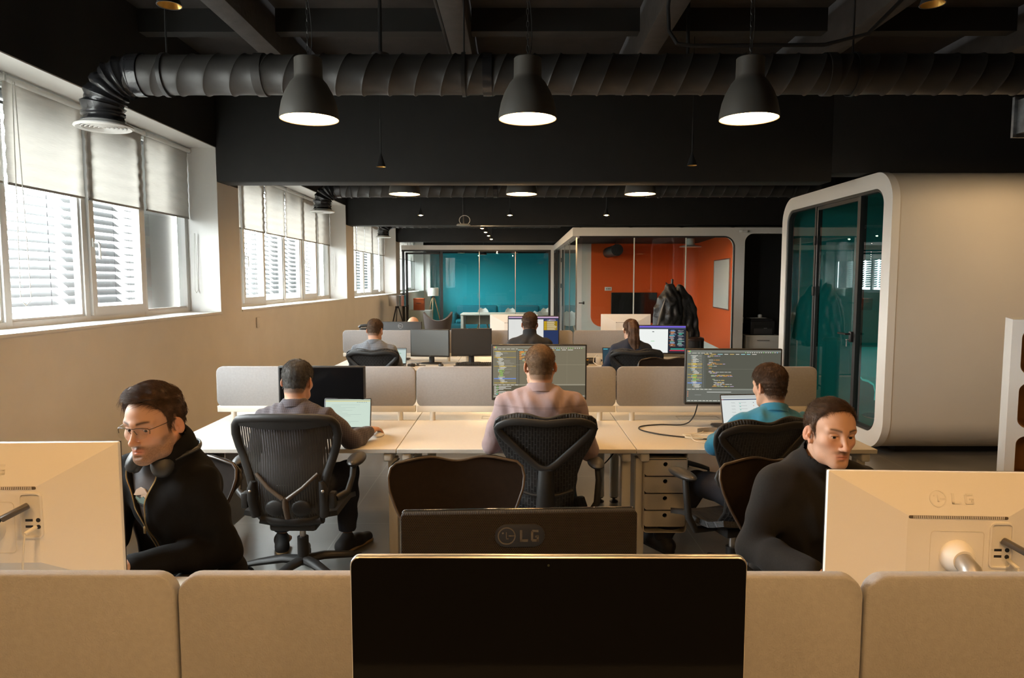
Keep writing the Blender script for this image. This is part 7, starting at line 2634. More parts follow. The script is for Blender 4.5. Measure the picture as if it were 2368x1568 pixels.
def person(label, loc, rz, J, hyaw=0.0, hpitch=0.0, hroll=0.0, sc=1.0, tone=(0.50, 0.29, 0.195), hair=None, hairmat=None, top=None, topname='shirt', trousers=None,
           shoe=None, fine=0.004, tint=None, collar=None, wrinkle=0.004, seed=1, hands=True, sleeve=1.0, gaze=(0, 0), iris=(0.05, 0.03, 0.018), face=None, top_inf=0.012, hand_dir=None, face_eyes=True, hfine=0.005, open_front=None):
    t = thing('person', label, 'person', loc, rz)
    if hair:
        tint = dict(tint or {})
        bc = hairmat.node_tree.nodes['Principled BSDF'].inputs['Base Color'].default_value
        tint['hairline'] = dict(line=hair['line'], temple=hair.get('temple', 0.0), col=tuple(bc)[:3])
    M = Matrix.Translation(J['head']) @ Euler((hpitch, hroll, hyaw), 'ZXY' if False else 'XYZ').to_matrix().to_4x4() @ Matrix.Scale(sc, 4)
    H = Vector(J['head'])
    # one grid for the whole body, refined round head and hands
    pts = [Vector(J[k]) for k in J if isinstance(J[k], tuple)]
    lo = [min(p[i] for p in pts) - 0.22 for i in range(3)]
    hi = [max(p[i] for p in pts) + 0.20 for i in range(3)]
    lo[2] = 0.015
    hi[2] = max(hi[2], H.z + 0.15)
    fx = [(H.x - 0.105 * sc, H.x + 0.105 * sc, fine)]
    fy = [(H.y - 0.125 * sc, H.y + 0.14 * sc, fine)]
    fz = [(H.z - 0.15 * sc, H.z + 0.135 * sc, fine)]
    hd = {}
    if hands:
        for s, q in ((-1, 'l'), (1, 'r')):
            if hands is not True and q not in hands:
                continue
            el, wr = Vector(J['el' + q]), Vector(J['wr' + q])
            f = (wr - el).normalized() if not (hand_dir and q in hand_dir) else Vector(hand_dir[q]).normalized()
            f.z = 0.0
            f.normalize()
            sd = Vector((-s, 0, 0)) if abs(f.x) < 0.8 else Vector((0, 1, 0))
            sd = (sd - f * sd.dot(f)).normalized()
            hd[q] = (wr, f, Vector((0, 0, 1)), sd)
            c = wr + f * 0.08
            fx.append((c.x - 0.10, c.x + 0.10, hfine))
            fy.append((c.y - 0.11, c.y + 0.11, hfine))
            fz.append((c.z - 0.06, c.z + 0.04, hfine))
    S = SDF(axis(lo[0], hi[0], 0.022, fx), axis(lo[1], hi[1], 0.022, fy), axis(lo[2], hi[2], 0.022, fz))
    torso_prims(S, J, -0.006)
    leg_prims(S, J, -0.006)
    for q in ('l', 'r'):
        an = Vector(J['an' + q])
        S.cone(tuple(an + Vector((0, -0.02, -0.055))), tuple(an + Vector((0, 0.13, -0.065))), 0.032, 0.026, 0.02)
    nb = Vector(J['neck'])
    S.cone(tuple(nb + Vector((0, -0.015, -0.05))), tuple(M @ Vector((0, -0.028, -0.075))), 0.060 * sc, 0.054 * sc, 0.03)
    S.cone(tuple(nb + Vector((0, 0.0, 0.0))), tuple(M @ Vector((0, 0.0, -0.085))), 0.05 * sc, 0.045 * sc, 0.03)
    head_prims(S, M, sc, **(face or {}))
    for q, (w_, f, u, sd) in hd.items():
        hand_prims(S, w_, f, u, sd, 0.95, 0.45)
    S.build('body', M_SKIN, t, color=skin_tint(tone, M, sc, **(tint or {})))
    if face_eyes:
        eyes(t, M, sc, gaze, iris)
    if hair:
        hair_cap(t, M, sc, hair, hairmat)
    # top garment
    h = 0.011 if fine >= 0.0035 else 0.009
    lo2, hi2 = [q - 0.0 for q in lo], list(hi)
    lo2[2], hi2[2] = 0.40, J['neck'][2] + 0.14
    nbv_ = J['neck']
    G = SDF(axis(lo2[0], hi2[0], h, [(nbv_[0] - 0.10, nbv_[0] + 0.10, 0.004)]), axis(lo2[1], hi2[1] - 0.05, h, [(nbv_[1] - 0.11, nbv_[1] + 0.11, 0.004)]), axis(lo2[2], hi2[2], h, [(nbv_[2] - 0.03, nbv_[2] + 0.11, 0.004)]))
    torso_prims(G, J, top_inf, sleeve=sleeve)
    rnd = random.Random(seed)
    ph = [rnd.uniform(0, 6.28) for _ in range(6)]
    sh_l, sh_r = Vector(J['shl']), Vector(J['shr'])
    def wr_(X, Y, Z):
        a = np.sin(38 * Z + 14 * X + 9 * np.sin(11 * X + ph[0]) + ph[1]) * np.sin(9 * X + 7 * Y + ph[2])
        b = np.sin(55 * X + 30 * Z + ph[3]) * np.sin(26 * Y + 12 * Z + ph[4])
        return wrinkle * (0.8 * a + 0.5 * b)
    G.disp(wr_)
    # neck opening
    cz = collar or {}
    if collar:
        ch, cr, ct = collar['h'], collar['r'], collar.get('t', 0.006)
        b0 = nb + Vector((0, -0.012, -0.01))
        b1 = b0 + (Vector(M @ Vector((0, -0.028, -0.075))) - b0).normalized() * ch
        G.cone(tuple(b0), tuple(b0 + (b1 - b0) * (0.72 if collar.get('fold') else 1.0)), cr + ct, cr * collar.get('taper', 0.97) + ct, 0.012)
        G.cone(tuple(b0 + (b1 - b0) * 0.35), tuple(b1 + (b1 - b0).normalized() * 0.09), cr * 0.98, cr * 0.98, 0.003, 's')
    if collar and collar.get('cut'):
        nrm = Vector(collar['cut'][0]).normalized()
        d0 = nrm.dot(b0 + nrm * collar['cut'][1])
        G.cut(lambda X, Y, Z: nrm.x * X + nrm.y * Y + nrm.z * Z - d0)
    if open_front:
        zc_, zx_ = open_front
        G.cut(lambda X, Y, Z: np.where(Y > J['neck'][1] - 0.01, zx_(Z) - np.abs(X - zc_), -1.0) + 0 * Z)
    G.build(topname, top, t, smooth_it=1)
    person.last_top = G
    if collar and collar.get('fold'):
        # stand-and-fall collar: one bent band round the neck, open at the throat
        zax = (b1 - b0).normalized()
        xax = Vector((1, 0, 0))
        xax = (xax - zax * xax.dot(zax)).normalized()
        yax = zax.cross(xax)
        r0, fh = cr + 0.004, collar['fold']
        prof = [(r0 + 0.003, ch * 0.25), (r0, ch * 0.7), (r0 - 0.001, ch + 0.001), (r0 + 0.004, ch + 0.005), (r0 + 0.009, ch + 0.001), (r0 + 0.012, ch * 0.55), (r0 + 0.017, ch - fh), (r0 + 0.013, ch - fh - 0.001), (r0 + 0.007, ch * 0.55)]
        P = []
        na = 48
        for i in range(na + 1):
            a = PI / 2 + 0.34 + (2 * PI - 0.68) * i / na
            row = []
            pt = 0.020 * max(0, 1 - min(i, na - i) / 7)
            for k_, (rr, hh) in enumerate(prof):
                if k_ in (6, 7):
                    hh -= pt
                    rr += pt * 0.4
                c_ = b0 + xax * (rr * math.cos(a)) + yax * (rr * 1.04 * math.sin(a)) + zax * hh
                row.append(tuple(c_))
            row.append(row[0])
            P.append(row)
        MB().grid(P).build('collar', top, t, sharp=60)
    # trousers and shoes
    if trousers:
        L = SDF(axis(lo[0], hi[0], 0.016), axis(lo[1], hi[1], 0.016), axis(0.06, 0.66, 0.016))
        S2 = dict(J)
        L.ell((J['hip'][0], J['hip'][1], J['hip'][2] + 0.03), (0.175, 0.138, 0.115), 0.04)
        leg_prims(L, J, 0.014)
        L.disp(lambda X, Y, Z: 0.004 * np.sin(50 * Z + 20 * X + ph[5]) * np.sin(30 * Y + 10 * X))
        L.cut(lambda X, Y, Z: (0.135 if not shoe else shoe.get('hem', 0.135)) - Z + 0 * X)
        L.build('trousers', trousers, t)
    if shoe:
        for q in ('l', 'r'):
            an = Vector(J['an' + q])
            d = Vector(shoe.get('dir_' + q, (0, 1, 0))).normalized()
            lift = shoe.get('lift_' + q, 0.0)
            xs = axis(an.x - 0.26, an.x + 0.26, 0.008)
            F = SDF(xs, axis(an.y - 0.26, an.y + 0.30, 0.008), axis(-0.01, an.z + 0.08, 0.008))
            bz = an.z - 0.10
            hl = Vector((an.x, an.y, bz)) - d * 0.055
            to = Vector((an.x, an.y, bz)) + d * 0.19
            F.cone(tuple(hl + Vector((0, 0, 0.055))), tuple(an + Vector((0, 0, -0.005))), 0.040, 0.040, 0.03)
            F.cone(tuple(hl + Vector((0, 0, 0.042))), tuple(to * 0.6 + hl * 0.4 + Vector((0, 0, 0.045))), 0.038, 0.043, 0.03)
            F.cone(tuple(to * 0.6 + hl * 0.4 + Vector((0, 0, 0.042))), tuple(to + Vector((0, 0, 0.036))), 0.043, 0.034, 0.03)
            F.cut(lambda X, Y, Z: (bz + 0.016) - Z + 0 * X)
            so = F.build('shoe', shoe['mat'], t)
            B = SDF(xs, axis(an.y - 0.26, an.y + 0.30, 0.008), axis(-0.02, bz + 0.04, 0.005))
            B.cone(tuple(hl + Vector((0, 0, 0.02))), tuple(to + Vector((0, 0, 0.02))), 0.040, 0.040, 0.0)
            B.cut(lambda X, Y, Z: np.maximum(Z - (bz + 0.024), (bz + 0.003) - Z) + 0 * X + 0 * Y)
            B.build('sole', shoe['sole'], so)
    return t, M

# ---- garment cloths
def check_mat(name, base, line, sx, sz, w_):
    m = mat(name, base, 0.85, sheen=0.1, bump=(120, 0.15, 0.0015))
    nt = m.node_tree
    b = nt.nodes['Principled BSDF']
    tc = [n for n in nt.nodes if n.type == 'TEX_COORD'][0]
    sp = nd(nt, 'ShaderNodeSeparateXYZ')
    nt.links.new(tc.outputs['Object'], sp.inputs[0])
    outs = []
    for ax_, per in (('X', sx), ('Z', sz)):
        a = nd(nt, 'ShaderNodeMath', operation='MULTIPLY')
        a.inputs[1].default_value = 1.0 / per
        nt.links.new(sp.outputs[ax_], a.inputs[0])
        f = nd(nt, 'ShaderNodeMath', operation='FRACT')
        nt.links.new(a.outputs[0], f.inputs[0])
        l = nd(nt, 'ShaderNodeMath', operation='LESS_THAN')
        l.inputs[1].default_value = w_
        nt.links.new(f.outputs[0], l.inputs[0])
        outs.append(l.outputs[0])
    mx0 = nd(nt, 'ShaderNodeMath', operation='MAXIMUM')
    nt.links.new(outs[0], mx0.inputs[0])
    nt.links.new(outs[1], mx0.inputs[1])
    mx = nd(nt, 'ShaderNodeMix', data_type='RGBA')
    mx.inputs['A'].default_value = (*base, 1)
    mx.inputs['B'].default_value = (*line, 1)
    nt.links.new(mx0.outputs[0], mx.inputs['Factor'])
    nt.links.new(mx.outputs['Result'], b.inputs['Base Color'])
    return m
M_STRIPE = check_mat('dark_plum_check', (0.036, 0.029, 0.037), (0.085, 0.070, 0.082), 0.011, 0.011, 0.11)
M_GREYCH = check_mat('grey_blue_check', (0.20, 0.22, 0.245), (0.07, 0.08, 0.10), 0.012, 0.009, 0.4)
M_PINK = mat('dusty_pink_cotton', (0.28, 0.200, 0.202), 0.88, noise=(25, 0.06), bump=(16, 0.55, 0.012, (1.0, 1.0, 0.45)), sheen=0.1)
def seam(m, z0, w_=0.0012):
    # a stitched yoke seam across the back
    nt = m.node_tree
    b = nt.nodes['Principled BSDF']
    src = b.inputs['Base Color'].links[0].from_socket
    tc = [n for n in nt.nodes if n.type == 'TEX_COORD'][0]
    sp = nd(nt, 'ShaderNodeSeparateXYZ')
    nt.links.new(tc.outputs['Object'], sp.inputs[0])
    out = None
    for zz in (z0, z0 + 0.006):
        su = nd(nt, 'ShaderNodeMath', operation='SUBTRACT')
        su.inputs[1].default_value = zz
        nt.links.new(sp.outputs['Z'], su.inputs[0])
        ab = nd(nt, 'ShaderNodeMath', operation='ABSOLUTE')
        nt.links.new(su.outputs[0], ab.inputs[0])
        lt = nd(nt, 'ShaderNodeMath', operation='LESS_THAN')
        lt.inputs[1].default_value = w_
        nt.links.new(ab.outputs[0], lt.inputs[0])
        if out is None:
            out = lt.outputs[0]
        else:
            mx = nd(nt, 'ShaderNodeMath', operation='MAXIMUM')
            nt.links.new(out, mx.inputs[0])
            nt.links.new(lt.outputs[0], mx.inputs[1])
            out = mx.outputs[0]
    ml = nd(nt, 'ShaderNodeMix', data_type='RGBA', blend_type='MULTIPLY')
    ml.inputs['B'].default_value = (0.62, 0.58, 0.58, 1)
    nt.links.new(out, ml.inputs['Factor'])
    nt.links.new(src, ml.inputs['A'])
    nt.links.new(ml.outputs['Result'], b.inputs['Base Color'])
seam(M_PINK, 1.012)
M_TEALK = mat('teal_knit', (0.008, 0.15, 0.27), 0.9, noise=(30, 0.08), bump=(220, 0.3, 0.002), sheen=0.2)
M_BLKW = mat('black_wool', (0.0055, 0.005, 0.0048), 0.95, spec=0.15, bump=(200, 0.2, 0.002), sheen=0.0)
M_CHARK = mat('charcoal_jersey', (0.013, 0.0115, 0.0105), 0.9, spec=0.2, noise=(150, 0.15), bump=(300, 0.2, 0.0012), sheen=0.03)
M_NAVY = mat('navy_knit', (0.012, 0.018, 0.035), 0.9, bump=(200, 0.2, 0.002))
M_BLKSH = mat('black_polo', (0.012, 0.013, 0.016), 0.85, bump=(150, 0.15, 0.002))
M_JEAN = mat('dark_denim', (0.012, 0.013, 0.020), 0.85)
M_JEANB = mat('blue_denim', (0.05, 0.085, 0.12), 0.85)
M_SHOE = mat('black_suede_shoe', (0.012, 0.011, 0.011), 0.7)
M_SOLE = mat('tan_sole', (0.30, 0.20, 0.10), 0.7)
M_SOLEB = mat('black_sole', (0.012, 0.012, 0.012), 0.7)

H_SALT = hair_mat('salt_and_pepper_hair', (0.055, 0.05, 0.045), 0.5)
H_BUZZ = hair_mat('light_brown_buzz', (0.13, 0.078, 0.042), 0.6)
H_DBR = hair_mat('dark_brown_hair', (0.062, 0.034, 0.019), 0.42)
H_BR = hair_mat('brown_hair', (0.065, 0.036, 0.019), 0.42)
H_BLK = hair_mat('blackish_hair', (0.022, 0.016, 0.012), 0.42)
H_LONG = hair_mat('long_brown_hair', (0.085, 0.045, 0.026), 0.40)

LINE = [(-0.14, -0.078), (-0.05, -0.074), (-0.028, -0.045), (-0.018, 0.012), (0.008, 0.014), (0.012, -0.020), (0.026, -0.016), (0.034, 0.026), (0.055, 0.050), (0.075, 0.068), (0.10, 0.078), (0.14, 0.082)]
def comb_down(q):
    """crown whorl: everything runs away from the crown, forward on top"""
    c = np.array([0.012, -0.045, 0.11])
    d = q - c
    d[:, 2] -= 0.02
    return d / (np.linalg.norm(d, axis=1, keepdims=True) + 1e-6)
# ---------------------------------------------------------------- the eight colleagues
def short(n, top=0.010, side=0.005, back=0.006, **kw):
    d = dict(top=top, side=side, back=back, line=LINE, n=n, comb=comb_down, len=lambda q: 0.010 + 0.010 * smooth(q[:, 2], 0.02, 0.10), amp=0.0012, lift=0.45, fall=0.2, rad=0.0005)
    d.update(kw)
    return d

# A: striped shirt, mouse hand, seen from behind (left of the middle row)
J = default_joints(1.250, 0.07, 0.055, sw=0.18)
J['elr'] = (0.305, 0.13, 0.770)
J['wrr'] = (0.365, 0.325, 0.785)
J['ell'] = (-0.26, 0.10, 0.70)
J['wrl'] = (-0.10, 0.32, 0.775)
J['anr'] = (0.21, 0.36, 0.10)
J['anl'] = (-0.21, 0.36, 0.10)
J['knr'] = (0.20, 0.42, 0.50)
person('man in a dark striped shirt seen from behind, hand on the mouse', (-1.275, 3.93, 0), 0.0, J, hyaw=-0.10, hpitch=-0.22, tone=(0.46, 0.25, 0.165),
       hair=short(5000, 0.011, 0.005, 0.006, seed=2), hairmat=H_SALT, top=M_STRIPE, topname='striped_shirt', trousers=M_JEAN, shoe=dict(mat=M_SHOE, sole=M_SOLE, dir_l=(-0.35, 1, 0), dir_r=(0.55, 1, 0)),
       collar=dict(h=0.052, r=0.062, t=0.006, fold=0.040), seed=3, hands='r', hand_dir={'r': (0.30, 1, 0)}, hfine=0.004, sleeve=0.90, wrinkle=0.005)

# B: pink shirt, seen from behind (centre)
J = default_joints(1.346, 0.07, 0.045, sw=0.20)
J['wide'] = 1.08
J['ell'] = (-0.285, 0.06, 0.775)
J['elr'] = (0.285, 0.05, 0.735)
J['wrl'] = (-0.13, 0.33, 0.775)
J['wrr'] = (0.15, 0.33, 0.775)
person('man with buzzed hair in a dusty pink shirt seen from behind', (0.148, 3.90, 0), 0.0, J, hyaw=0.04, hpitch=-0.10, sc=1.04, tone=(0.52, 0.30, 0.20),
       hair=short(6500, 0.004, 0.003, 0.003, len=lambda q: 0.005 + 0.004 * smooth(q[:, 2], 0, 0.1), amp=0.0006, lift=0.7, rad=0.00045, seed=5), hairmat=H_BUZZ, top=M_PINK, topname='pink_shirt', trousers=M_JEANB,
       shoe=dict(mat=M_SHOE, sole=M_SOLEB), collar=dict(h=0.056, r=0.066, t=0.006, fold=0.044), seed=8, hands=True, wrinkle=0.006)

# C: teal sweater, seen from behind, head turned left (right of the middle row)
J = default_joints(1.222, 0.10, 0.06, sw=0.185, sway=0.15)
J['ell'] = (-0.17, 0.14, 0.755)
J['wrl'] = (-0.05, 0.36, 0.775)
J['elr'] = (0.42, 0.10, 0.74)
J['wrr'] = (0.26, 0.34, 0.775)
J['knl'] = (-0.20, 0.34, 0.48)
J['anl'] = (-0.42, 0.32, 0.16)
person('man in a teal sweater seen from behind, head turned to the laptop', (1.35, 3.86, 0), 0.06, J, hyaw=0.30, hpitch=-0.12, tone=(0.52, 0.30, 0.20),
       hair=short(6500, 0.020, 0.005, 0.008, len=lambda q: 0.010 + 0.022 * smooth(q[:, 2], 0.03, 0.10), amp=0.003, lift=0.55, front=0.012, seed=6), hairmat=H_DBR, top=M_TEALK, topname='teal_sweater', trousers=M_JEAN,
       shoe=dict(mat=M_SHOE, sole=M_SOLEB, dir_l=(-0.5, 1, 0)), collar=dict(h=0.055, r=0.063, t=0.007, fold=0.042), seed=12, hands=True, wrinkle=0.005)

# far row, three seen from behind
J = default_joints(1.300, 0.08, 0.06)
person('man in a grey checked shirt seen from behind at the far row, left', (-1.525, 7.42, 0), 0.0, J, hyaw=-0.15, hpitch=-0.30, tone=(0.50, 0.28, 0.19), fine=0.005, hfine=0.008,
       hair=short(2500, 0.010, 0.004, 0.005, rad=0.0009, seed=21), hairmat=H_BR, top=M_GREYCH, topname='grey_shirt', trousers=M_JEAN, shoe=dict(mat=M_SHOE, sole=M_SOLEB), collar=dict(h=0.05, r=0.063, fold=0.038), seed=22)
J = default_joints(1.366, 0.06, 0.05)
person('dark-haired man in a black jacket seen from behind at the far row, centre', (0.165, 7.45, 0), 0.0, J, hyaw=-0.05, hpitch=-0.15, tone=(0.50, 0.27, 0.18), fine=0.005, hfine=0.008,
       hair=short(3000, 0.018, 0.005, 0.007, rad=0.0009, amp=0.003, seed=31), hairmat=H_DBR, top=M_BLKSH, topname='black_jacket', trousers=M_JEAN, shoe=dict(mat=M_SHOE, sole=M_SOLEB), collar=dict(h=0.075, r=0.068, t=0.009), seed=33)
J = default_joints(1.300, 0.05, 0.05, sc=0.95, sw=0.165)
J['wide'] = 0.88
tw, Mw = person('woman with a long brown ponytail in a navy top seen from behind', (1.265, 7.45, 0), 0.0, J, hyaw=0.06, hpitch=-0.05, sc=0.95, tone=(0.55, 0.33, 0.23), fine=0.005, hfine=0.008,
       hair=short(2500, 0.010, 0.006, 0.007, rad=0.0008, line=[(-0.14, -0.05), (-0.04, -0.05), (-0.02, 0.0), (0.03, 0.01), (0.06, 0.05), (0.1, 0.075)], seed=41), hairmat=H_LONG, top=M_NAVY, topname='navy_top', trousers=M_JEAN, shoe=dict(mat=M_SHOE, sole=M_SOLEB), collar=dict(h=0.03, r=0.062), seed=42)
S = SDF(axis(-0.14, 0.14, 0.005), axis(-0.30, 0.02, 0.005), axis(0.90, 1.34, 0.005))
hx, hy, hz = J['head']
S.ell((hx, hy - 0.10, hz + 0.07), (0.045, 0.03, 0.035), 0.02)
S.chain([(hx, hy - 0.10, hz + 0.065), (hx + 0.004, hy - 0.128, hz + 0.01), (hx + 0.01, hy - 0.135, hz - 0.09), (hx + 0.022, hy - 0.13, hz - 0.19), (hx + 0.034, hy - 0.12, hz - 0.235)], [0.028, 0.044, 0.058, 0.052, 0.026], 0.03)
S.disp(lambda X, Y, Z: 0.0025 * np.sin(150 * X + 3 * Z) + 0.0015 * np.sin(110 * X + 60 * Y + 5 * Z))
po = S.build('ponytail', H_LONG, tw)
rng = np.random.default_rng(9)
n = 1800
pts = np.zeros((n, 7, 3))
for i in range(n):
    a, r_ = rng.uniform(0, 2 * PI), 0.9 + 0.2 * rng.random()
    for k, (cx_, cy_, cz_, rr) in enumerate(((0, -0.10, 0.07, 0.026), (0.004, -0.128, 0.03, 0.04), (0.006, -0.134, -0.03, 0.052), (0.01, -0.135, -0.09, 0.058), (0.016, -0.132, -0.14, 0.055), (0.026, -0.13, -0.19, 0.05), (0.036, -0.12, -0.245 - 0.03 * rng.random(), 0.03))):
        pts[i, k] = (hx + cx_ + rr * r_ * math.cos(a), hy + cy_ + rr * 0.8 * r_ * math.sin(a), hz + cz_)
strands('hair_strands', po, pts, H_LONG, 0.0009)

# bald colleague behind the far row, only the crown shows
J = default_joints(1.222, 0.04, 0.05)
person('bald man whose crown shows above the black monitor at the far row', (-1.405, 9.62, 0), PI, J, hpitch=-0.35, tone=(0.60, 0.33, 0.21), fine=0.006, hfine=0.01, top=M_GREYCH, topname='shirt', trousers=M_JEAN,
       shoe=dict(mat=M_SHOE, sole=M_SOLEB), collar=dict(h=0.05, r=0.066), seed=52)

# L: bearded man with glasses, headphones round the neck, black zip jacket (front left)
J = default_joints(1.348, 0.10, 0.075, sc=1.0, sw=0.18, sway=0.0)
J['wide'] = 0.93
J['neck'] = (-0.035,) + J['neck'][1:]
J['head'] = (-0.050,) + J['head'][1:]
J['shl'] = (-0.150, J['shl'][1] - 0.01, J['shl'][2])
J['ell'] = (-0.185, -0.01, 0.745)
J['wrl'] = (-0.06, 0.26, 0.775)
J['elr'] = (0.27, 0.10, 0.76)
J['wrr'] = (0.14, 0.34, 0.775)
def comb_side(q):
    d = np.stack([0.85 + 0 * q[:, 0], 0.35 - 5 * np.clip(q[:, 1] - 0.03, -0.05, 0.06), 0.02 + 0 * q[:, 2]], 1)
    low = smooth(0.068 - q[:, 2], 0, 0.035)[:, None]
    dn = np.stack([0 * q[:, 0], -0.55 + 0 * q[:, 1], -1 + 0 * q[:, 2]], 1)
    return d * (1 - low) + dn * low
zipx = lambda Z: np.interp(Z, [0.70, 0.855, 0.93, 0.98, 1.02, 1.06, 1.12], [0.002, 0.006, 0.020, 0.038, 0.060, 0.082, 0.10])
ZC = 0.028
tl, ML = person('bearded man in glasses and black zip jacket, headphones round his neck', (-1.215, 2.50, 0), PI - 0.42, J, hyaw=0.20, hpitch=-0.08, hroll=0.03, sc=1.0, tone=(0.53, 0.305, 0.205), fine=0.0026,
       hair=dict(top=0.019, side=0.007, back=0.012, front=0.004, line=[(-0.14, -0.07), (-0.05, -0.066), (-0.028, -0.04), (-0.018, 0.012), (0.006, 0.014), (0.010, -0.030), (0.024, -0.024), (0.032, 0.026), (0.046, 0.056), (0.066, 0.086), (0.09, 0.097), (0.14, 0.100)],
                 lumps=[((-0.02, 0.050, 0.108), (0.050, 0.045, 0.020)), ((0.02, 0.0, 0.118), (0.055, 0.06, 0.018))], n=9000, comb=comb_side, len=lambda q: 0.014 + 0.042 * smooth(q[:, 2], 0.045, 0.10), amp=0.0035, freq=0.8, lift=0.14, fall=0.06, rad=0.0004, jit=0.12, rise=0.05, h=0.0034, seed=61),
       hairmat=H_DBR, top=M_BLKW, topname='zip_jacket', trousers=M_JEAN, shoe=dict(mat=M_SHOE, sole=M_SOLEB), seed=63,
       tint=dict(beard=0.72, moust=0.55, brow=0.9, beardcol=(0.115, 0.068, 0.040)), collar=dict(h=0.075, r=0.080, t=0.010, taper=1.08), open_front=(ZC, zipx), wrinkle=0.006, gaze=(-0.25, -0.25), face=dict(nose=1.0, jaw=1.04), hands=True)

# his T-shirt under the open jacket, with a small mountain print
G = SDF(axis(-0.24, 0.24, 0.008), axis(-0.25, 0.25, 0.008), axis(0.62, 1.16, 0.008))
torso_prims(G, J, 0.004, arms=False)
nb = Vector(J['neck'])
G.cone(tuple(nb + Vector((0, 0.0, 0.0))), tuple(nb + Vector((0, 0.02, 0.20))), 0.068, 0.068, 0.01, 's')
G.disp(lambda X, Y, Z: 0.003 * np.sin(40 * X + 18 * Z) * np.sin(30 * Z + 8 * X))
G.build('t_shirt', mat('grey_t_shirt', (0.075, 0.070, 0.075), 0.9, bump=(200, 0.15, 0.001)), tl)
def front_y(F, x, z):
    i = int(np.argmin(abs(F.ax[0] - x)))
    k = int(np.argmin(abs(F.ax[2] - z)))
    col = F.F[i, :, k]
    j = np.nonzero(col < 0)[0]
    return float(F.ax[1][j[-1]]) + 0.006 if len(j) else 0.1
for nm, col, prof in (('print_cap', (0.55, 0.42, 0.33), [(-0.040, 0.985), (-0.036, 1.003), (-0.022, 1.018), (0.0, 1.022), (0.020, 1.012), (0.034, 0.992), (0.040, 0.985)]),
                      ('print_peak', (0.13, 0.20, 0.19), [(-0.042, 0.962), (-0.03, 0.978), (-0.012, 0.990), (0.006, 0.980), (0.024, 0.988), (0.042, 0.968), (0.042, 0.962)]),
                      ('print_base', (0.03, 0.03, 0.035), [(-0.043, 0.945), (-0.02, 0.955), (0.01, 0.962), (0.043, 0.955), (0.043, 0.945)])):
    b = MB()
    vs = [(ZC + x_, front_y(G, ZC + x_, z_ - 0.02) + 0.0015, z_ - 0.02) for x_, z_ in prof]
    n_ = len(vs)
    b.add(vs + [(v[0], v[1] - 0.004, v[2]) for v in vs], [tuple(range(n_))] + [(i, (i + 1) % n_, n_ + (i + 1) % n_, n_ + i) for i in range(n_)])
    b.build(nm, mat(nm, col, 0.8), tl)

# jacket zip teeth along both edges
JG = person.last_top
M_ZIP = mat('brass_zip', (0.42, 0.30, 0.14), 0.35, 0.9)
for sx in (-1, 1):
    pts = []
    for z in np.linspace(0.70, 1.075, 40):
        x = ZC + sx * (float(zipx(z)) + 0.006)
        pts.append((x, front_y(JG, x + sx * 0.006, z) + 0.001, z))
    for _ in range(3):
        pts = [pts[0]] + [tuple(np.mean([pts[i - 1], pts[i], pts[i], pts[i + 1]], axis=0)) for i in range(1, len(pts) - 1)] + [pts[-1]]
    MB().tube(pts, 0.0026, 6).build('zip', M_ZIP, tl)
MB().rbox((ZC, front_y(JG, ZC + 0.012, 0.855) + 0.006, 0.845), (0.010, 0.005, 0.026), 0.002).build('zip_pull', M_ZIP, tl)

WL = TR(-1.215, 2.50, 0) @ RZ(PI - 0.42)
def place(t, M):
    t.matrix_world = M
    t.location = M.to_translation()
    t.rotation_euler = M.to_euler()
# glasses, in head space
gl = thing('glasses', 'thin half-rim metal glasses on the bearded man', 'glasses')
place(gl, WL @ ML.normalized() if False else WL @ Matrix.Translation(ML.to_translation()) @ ML.to_3x3().normalized().to_4x4())
s_ = 1.0
M_WIRE = mat('thin_metal_wire', (0.09, 0.07, 0.055), 0.3, 0.8)
for s in (-1, 1):
    top = [(s * x_ * s_, y_ * s_, z_ * s_) for x_, y_, z_ in ((0.010, 0.113, 0.010), (0.022, 0.113, 0.013), (0.042, 0.109, 0.013), (0.056, 0.102, 0.010), (0.061, 0.099, 0.004), (0.060, 0.099, -0.008))]
    MB().tube(top, 0.0011, 6).build('rim', M_WIRE, gl)
    MB().tube([(s * 0.060 * s_, 0.099 * s_, 0.006 * s_), (s * 0.068 * s_, 0.090 * s_, 0.008 * s_), (s * 0.077 * s_, 0.045 * s_, 0.012 * s_), (s * 0.081 * s_, 0.0, 0.016 * s_), (s * 0.082 * s_, -0.018 * s_, 0.010 * s_), (s * 0.081 * s_, -0.032 * s_, -0.012 * s_)], 0.0012, 6).build('temple', M_WIRE, gl)
    o = [(s * x_ * s_, z_ * s_) for x_, z_ in ((0.011, 0.009), (0.024, 0.012), (0.042, 0.012), (0.056, 0.008), (0.059, -0.006), (0.052, -0.020), (0.034, -0.025), (0.018, -0.020), (0.011, -0.006))]
    b = MB()
    ya = [(0.113 - 0.30 * max(0, abs(p[0]) - 0.02) ** 1.3) * s_ for p in o]
    n_ = len(o)
    b.add([(p[0], y_, p[1]) for p, y_ in zip(o, ya)] + [(p[0], y_ - 0.0015, p[1]) for p, y_ in zip(o, ya)], [tuple(range(n_)), tuple(range(n_, 2 * n_))[::-1]] + [(i, (i + 1) % n_, n_ + (i + 1) % n_, n_ + i) for i in range(n_)])
    b.build('lens', glass('lens_glass', (0.96, 0.97, 0.96), 1.0), gl)
    MB().tube([(s * 0.011 * s_, 0.112 * s_, 0.004 * s_), (s * 0.010 * s_, 0.104 * s_, -0.006 * s_), (s * 0.011 * s_, 0.100 * s_, -0.012 * s_)], 0.001, 5).build('nose_pad', M_WIRE, gl)
MB().tube([(-0.010 * s_, 0.113 * s_, 0.010 * s_), (0, 0.116 * s_, 0.012 * s_), (0.010 * s_, 0.113 * s_, 0.010 * s_)], 0.0011, 6).build('bridge', M_WIRE, gl)

